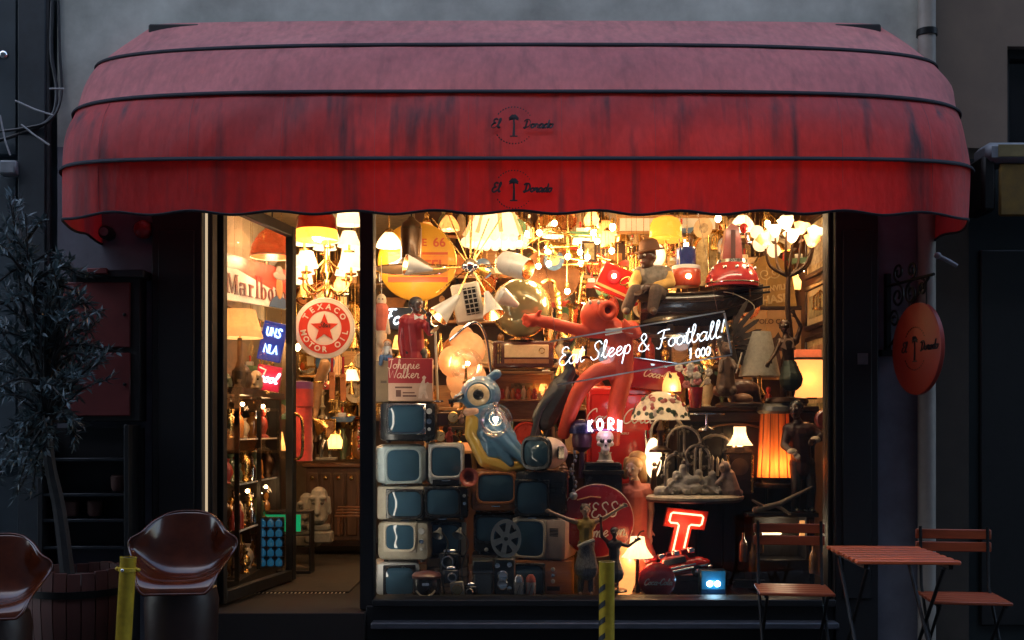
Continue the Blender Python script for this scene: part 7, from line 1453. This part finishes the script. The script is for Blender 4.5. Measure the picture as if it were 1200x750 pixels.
t = thing('floor_rug', 'pale worn rug on the shop floor inside the door', 'rug', loc=(-1.62, 1.8, .256), u=1); MB().box(-.38, -1.0, 0, .45, 1.3, .012, .003).build('carpet', M('worn rug', (.035, .026, .018), .95, v=.35, sc=12), t)
for y in (-1.0, 1.3): 
    mb = MB(); 
    for k in range(28): mb.box(-.37+k*.029, min(y, y*1.04), .002, -.362+k*.029, max(y, y*1.04), .006)
    mb.build('fringe', ivory, t, kind='stuff')
t = thing('slatted_bench', 'dim slatted bench on the right inside the door', 'bench', 412, 628, 2.6); 
for k in range(4): MB().box(-20, k*7, 22+k*3, 24, k*7+5, 24+k*3, .4).build('slat', midwood, t)
for x in (-17, 20): MB().box(x, 0, 0, x+3, 4, 22).build('leg', midwood, t); MB().box(x, 22, 0, x+3, 26, 30).build('leg', midwood, t)
# ================================================================== packed shelves at the back
rnd = random.Random(77)
FIL = {'vase': (vase, .24), 'bottle': (bottle, .16), 'candlestick': (candlestick, .2)}
FCN = ['brassy', 'gold', 'red', 'cream', 'orange', 'dark bronze', 'amber', 'ivory', 'moss green', 'honey coloured', 'peach', 'silvery']
ORD = ['first', 'second', 'third', 'fourth', 'fifth', 'sixth', 'seventh', 'eighth', 'ninth', 'tenth', 'eleventh', 'twelfth', 'thirteenth', 'fourteenth', 'fifteenth', 'sixteenth', 'seventeenth', 'eighteenth', 'nineteenth', 'twentieth', 'twenty first', 'twenty second', 'twenty third', 'twenty fourth', 'twenty fifth', 'twenty sixth', 'twenty seventh', 'twenty eighth', 'twenty ninth', 'thirtieth', 'thirty first', 'thirty second']
fcols = [brass, gold, M('ornament red'), M('ornament cream'), M('ornament orange'), bronze, M('amber glass'), ivory, M('moss glaze'), palewood, shade_peach, chrome]
def back_shelf(lbl, x0, x1, Y, z, n, hmax, grp):
    sh_ = thing('back_shelf', lbl, 'shelf', loc=((x0+x1)/2, Y, z), u=1); w2 = (x1-x0)/2; MB().box(-w2, -.13, -.025, w2, .13, 0, .003).build('board', palewood, sh_)
    for s_ in (-1, 1): MB().prism([(0, -.025), (.02, -.025), (.02, -.14), (0, -.14)], -.1, .12, at(s_*w2*.8, 0, 0)).build('bracket', iron, sh_)
    for k in range(n):
        x = x0+(x1-x0)*(k+.5)/n; h = hmax*rnd.uniform(.6, 1); kind = rnd.choice(('vase', 'bottle', 'candlestick', 'clock', 'picture', 'figurine'))
        if kind in FIL: mb = FIL[kind][0](MB(), h, h*FIL[kind][1])
        elif kind == 'clock': mb = MB().lathe([(h*.4, 0), (h*.42, .03), (h*.36, .05), (h*.34, .04), (0, .045)], 24, at(0, 0, h*.42, FACE)).box(-h*.2, -.03, 0, h*.2, .02, .03)
        elif kind == 'picture': mb = MB().box(-h*.34, -.01, 0, h*.34, .012, h*.9, .004).box(-h*.26, -.016, h*.08, h*.26, -.01, h*.82)
        else: mb = MB().lathe([(h*.2, 0), (h*.2, h*.05), (h*.1, h*.12), (h*.18, h*.35), (h*.16, h*.55), (h*.06, h*.68), (h*.12, h*.8), (h*.1, h*.92), (0, h)], 14)
        ci = rnd.randrange(len(fcols)); o = mb.build(kind, fcols[ci]); o.location = (x, Y-.02, z+.001); tag(o, '%s %s on the %s, %s along from its left end' % (FCN[ci], kind, grp[1], ORD[k]), kind, kind + 's on ' + grp[0])
for i, (z, n) in enumerate(((1.25, 26), (1.62, 24), (1.98, 25), (2.36, 24), (2.74, 24), (3.08, 22))):
    back_shelf('long honey wood shelf of ornaments on the back partition, tier %s from the floor' % ('first', 'second', 'third', 'fourth', 'fifth', 'sixth')[i], -.8, 2.4, 2.34, z, n, .30, ('the back partition shelves', ('lowest', 'second lowest', 'third lowest', 'fourth lowest', 'fifth lowest', 'top')[i] + ' partition shelf'))
for i, (z, n) in enumerate(((1.55, 8), (2.0, 8), (2.5, 8), (2.95, 8))):
    back_shelf('short shelf of ornaments on the far doorway wall, tier %s' % ('first', 'second', 'third', 'fourth')[i], -2.2, -1.0, 4.35, z, n, .38, ('the far doorway wall', ('lowest', 'second lowest', 'third lowest', 'top')[i] + ' doorway shelf'))
# hanging clutter under the ceiling: horns, pans, lanterns, cages, plates, frames and bulbs
HK = [('brass_horn', 'small brass horn', 'horn'), ('copper_pan', 'round copper pan', 'pan'), ('glass_lantern', 'small lit glass lantern', 'lantern'), ('birdcage', 'little wire birdcage', 'birdcage'), ('painted_plate', 'painted plate', 'plate'), ('framed_print', 'small framed print', 'picture'), ('pendant_bulb', 'bare glowing bulb', 'bulb'), ('bell', 'little brass bell', 'bell'), ('bead_string', 'string of glass beads', 'beads'), ('tin_toy', 'painted tin toy boat', 'toy')]
SPOTS = [(rnd.uniform(446, 965), rnd.uniform(256, 372), rnd.uniform(1.25, 2.15)) for _ in range(104)] + [(rnd.uniform(640, 900), rnd.uniform(372, 440), rnd.uniform(1.5, 2.1)) for _ in range(22)] + [(rnd.uniform(345, 422), rnd.uniform(290, 520), rnd.uniform(2.6, 4.0)) for _ in range(40)] + [(rnd.uniform(270, 330), rnd.uniform(385, 500), rnd.uniform(2.2, 3.4)) for _ in range(20)]
SPOTS = [(x if not 438 < x < 545 else x+rnd.uniform(105, 300), y, Y) for x, y, Y in SPOTS]; SPOTS.sort(key=lambda q: q[0]); cnt = [0]*10; order = []
for i in range(len(SPOTS)): k = (i*7+i//10) % 10; order.append(k); cnt[k] += 1
seen = [0]*10
PLC = [M('plate blue', (.08, .16, .3), .25, coat=.4), M('ornament cream'), M('ornament red'), M('plate green', (.08, .2, .1), .3)]
for i, (x, y, Y) in enumerate(SPOTS):
    k = order[i]; seen[k] += 1; nm, ds, ct = HK[k]; wh = 'in the doorway' if x < 430 else 'over the window display'
    t = thing(nm, '%s hung %s, %s from the left' % (ds, wh, ORD[seen[k]-1]), ct, x, y, Y, ct + 's hung from the ceiling', rnd.uniform(-40, 40))
    ck = ORD[0]; top_ = max(14, (3.42-W(x, y, Y).z)/S(Y)); MB().cyl((0, 0, 10), (0, 0, top_), .22, n=5).build('cord', brass, t)
    if k == 0: MB().tube(smooth_path([(-14, 0, 8), (-4, 0, 10), (4, 0, 4), (12, 0, -4)]), [1.2]*6+[1.6, 2, 2.6, 3.6, 5, 7, 9, 10, 11, 11.5][:10], 12).build('horn_tube', gold, t)
    elif k == 1: MB().lathe([(0, 0), (11, 0), (13, 4), (12.4, 4), (10, 1), (0, 1)], 26, at(0, 0, 0, rot(x=80))).build('pan', M('copper', (.6, .26, .12), .25, 1.), t); MB().box(-1.2, -1, 11, 1.2, 1, 26, .3).build('handle', iron, t)
    elif k == 2: MB().lathe([(8, -8), (9, 2), (5, 9)], 8, cap=False).build('glass_body', shade_peach, t); MB().lathe([(9, -10), (9, -8)], 8).build('base', brass, t); MB().lathe([(6, 9), (2, 13), (0, 14)], 8).build('cap', brass, t); MB().ball((0, 0, -1), 3, 10, 6).build('bulb', bulbm, t)
    elif k == 3:
        for a in range(0, 360, 30): MB().tube([(8*math.cos(R(a)), 8*math.sin(R(a)), -10), (8*math.cos(R(a)), 8*math.sin(R(a)), 4), (0, 0, 12)], .5, 5).build('wire', brass, t)
        MB().lathe([(9, -12), (9, -10), (0, -10)], 20).build('base', brass, t)
    elif k == 4: MB().lathe([(0, 0), (7, 0), (12, 2.4), (12, 3), (6.6, .8), (0, .8)], 28, at(0, 0, 0, FACE)).build('plate', PLC[i % 4], t); MB().lathe([(6, .9), (0, 1.2)], 18, at(0, 0, 0, FACE)).build('painted_centre', ART[i % 4], t)
    elif k == 5:
        for q in ((-9, 0, -12, 9, 2, -9.5), (-9, 0, 9.5, 9, 2, 12), (-9, 0, -9.5, -6.5, 2, 9.5), (6.5, 0, -9.5, 9, 2, 9.5)): MB().box(*q, .4).build('frame_side', gold if i % 2 else darkwood, t)
        MB().box(-6.5, .8, -9.5, 6.5, 1.4, 9.5).build('picture_sheet', ART[i % 5], t)
    elif k == 6: MB().ball((0, 0, 0), (3.6, 3.6, 4.4), 12, 8).build('bulb', bulbm, t); MB().lathe([(2, 3.4), (2.2, 6), (2, 10), (.6, 11)], 12).build('socket', brass, t)
    elif k == 7: MB().lathe([(9, -8), (8, -4), (5, 2), (4, 7), (1.6, 10), (0, 10.5)], 22).build('bell_body', gold, t); MB().ball((0, 0, -8), 2, 10, 6).build('clapper', iron, t)
    elif k == 8:
        for q in range(9): MB().ball((math.sin(q*1.3)*.6, 0, 10-q*3.4), 1.7, 8, 5).build('bead', (M('amber glass'), M('ornament red'), chrome)[q % 3], t)
    else:
        MB().prism([(-14, 0), (-11, -6), (10, -6), (15, 1), (5, 0)], -4, 4).build('hull', PLC[i % 4], t); MB().box(-6, -2.4, 0, 3, 2.4, 5, .6).build('cabin', white_paint, t); MB().cyl((-1, 0, 5), (-1, 0, 12), 1.2, n=8).build('funnel', red_enamel, t)
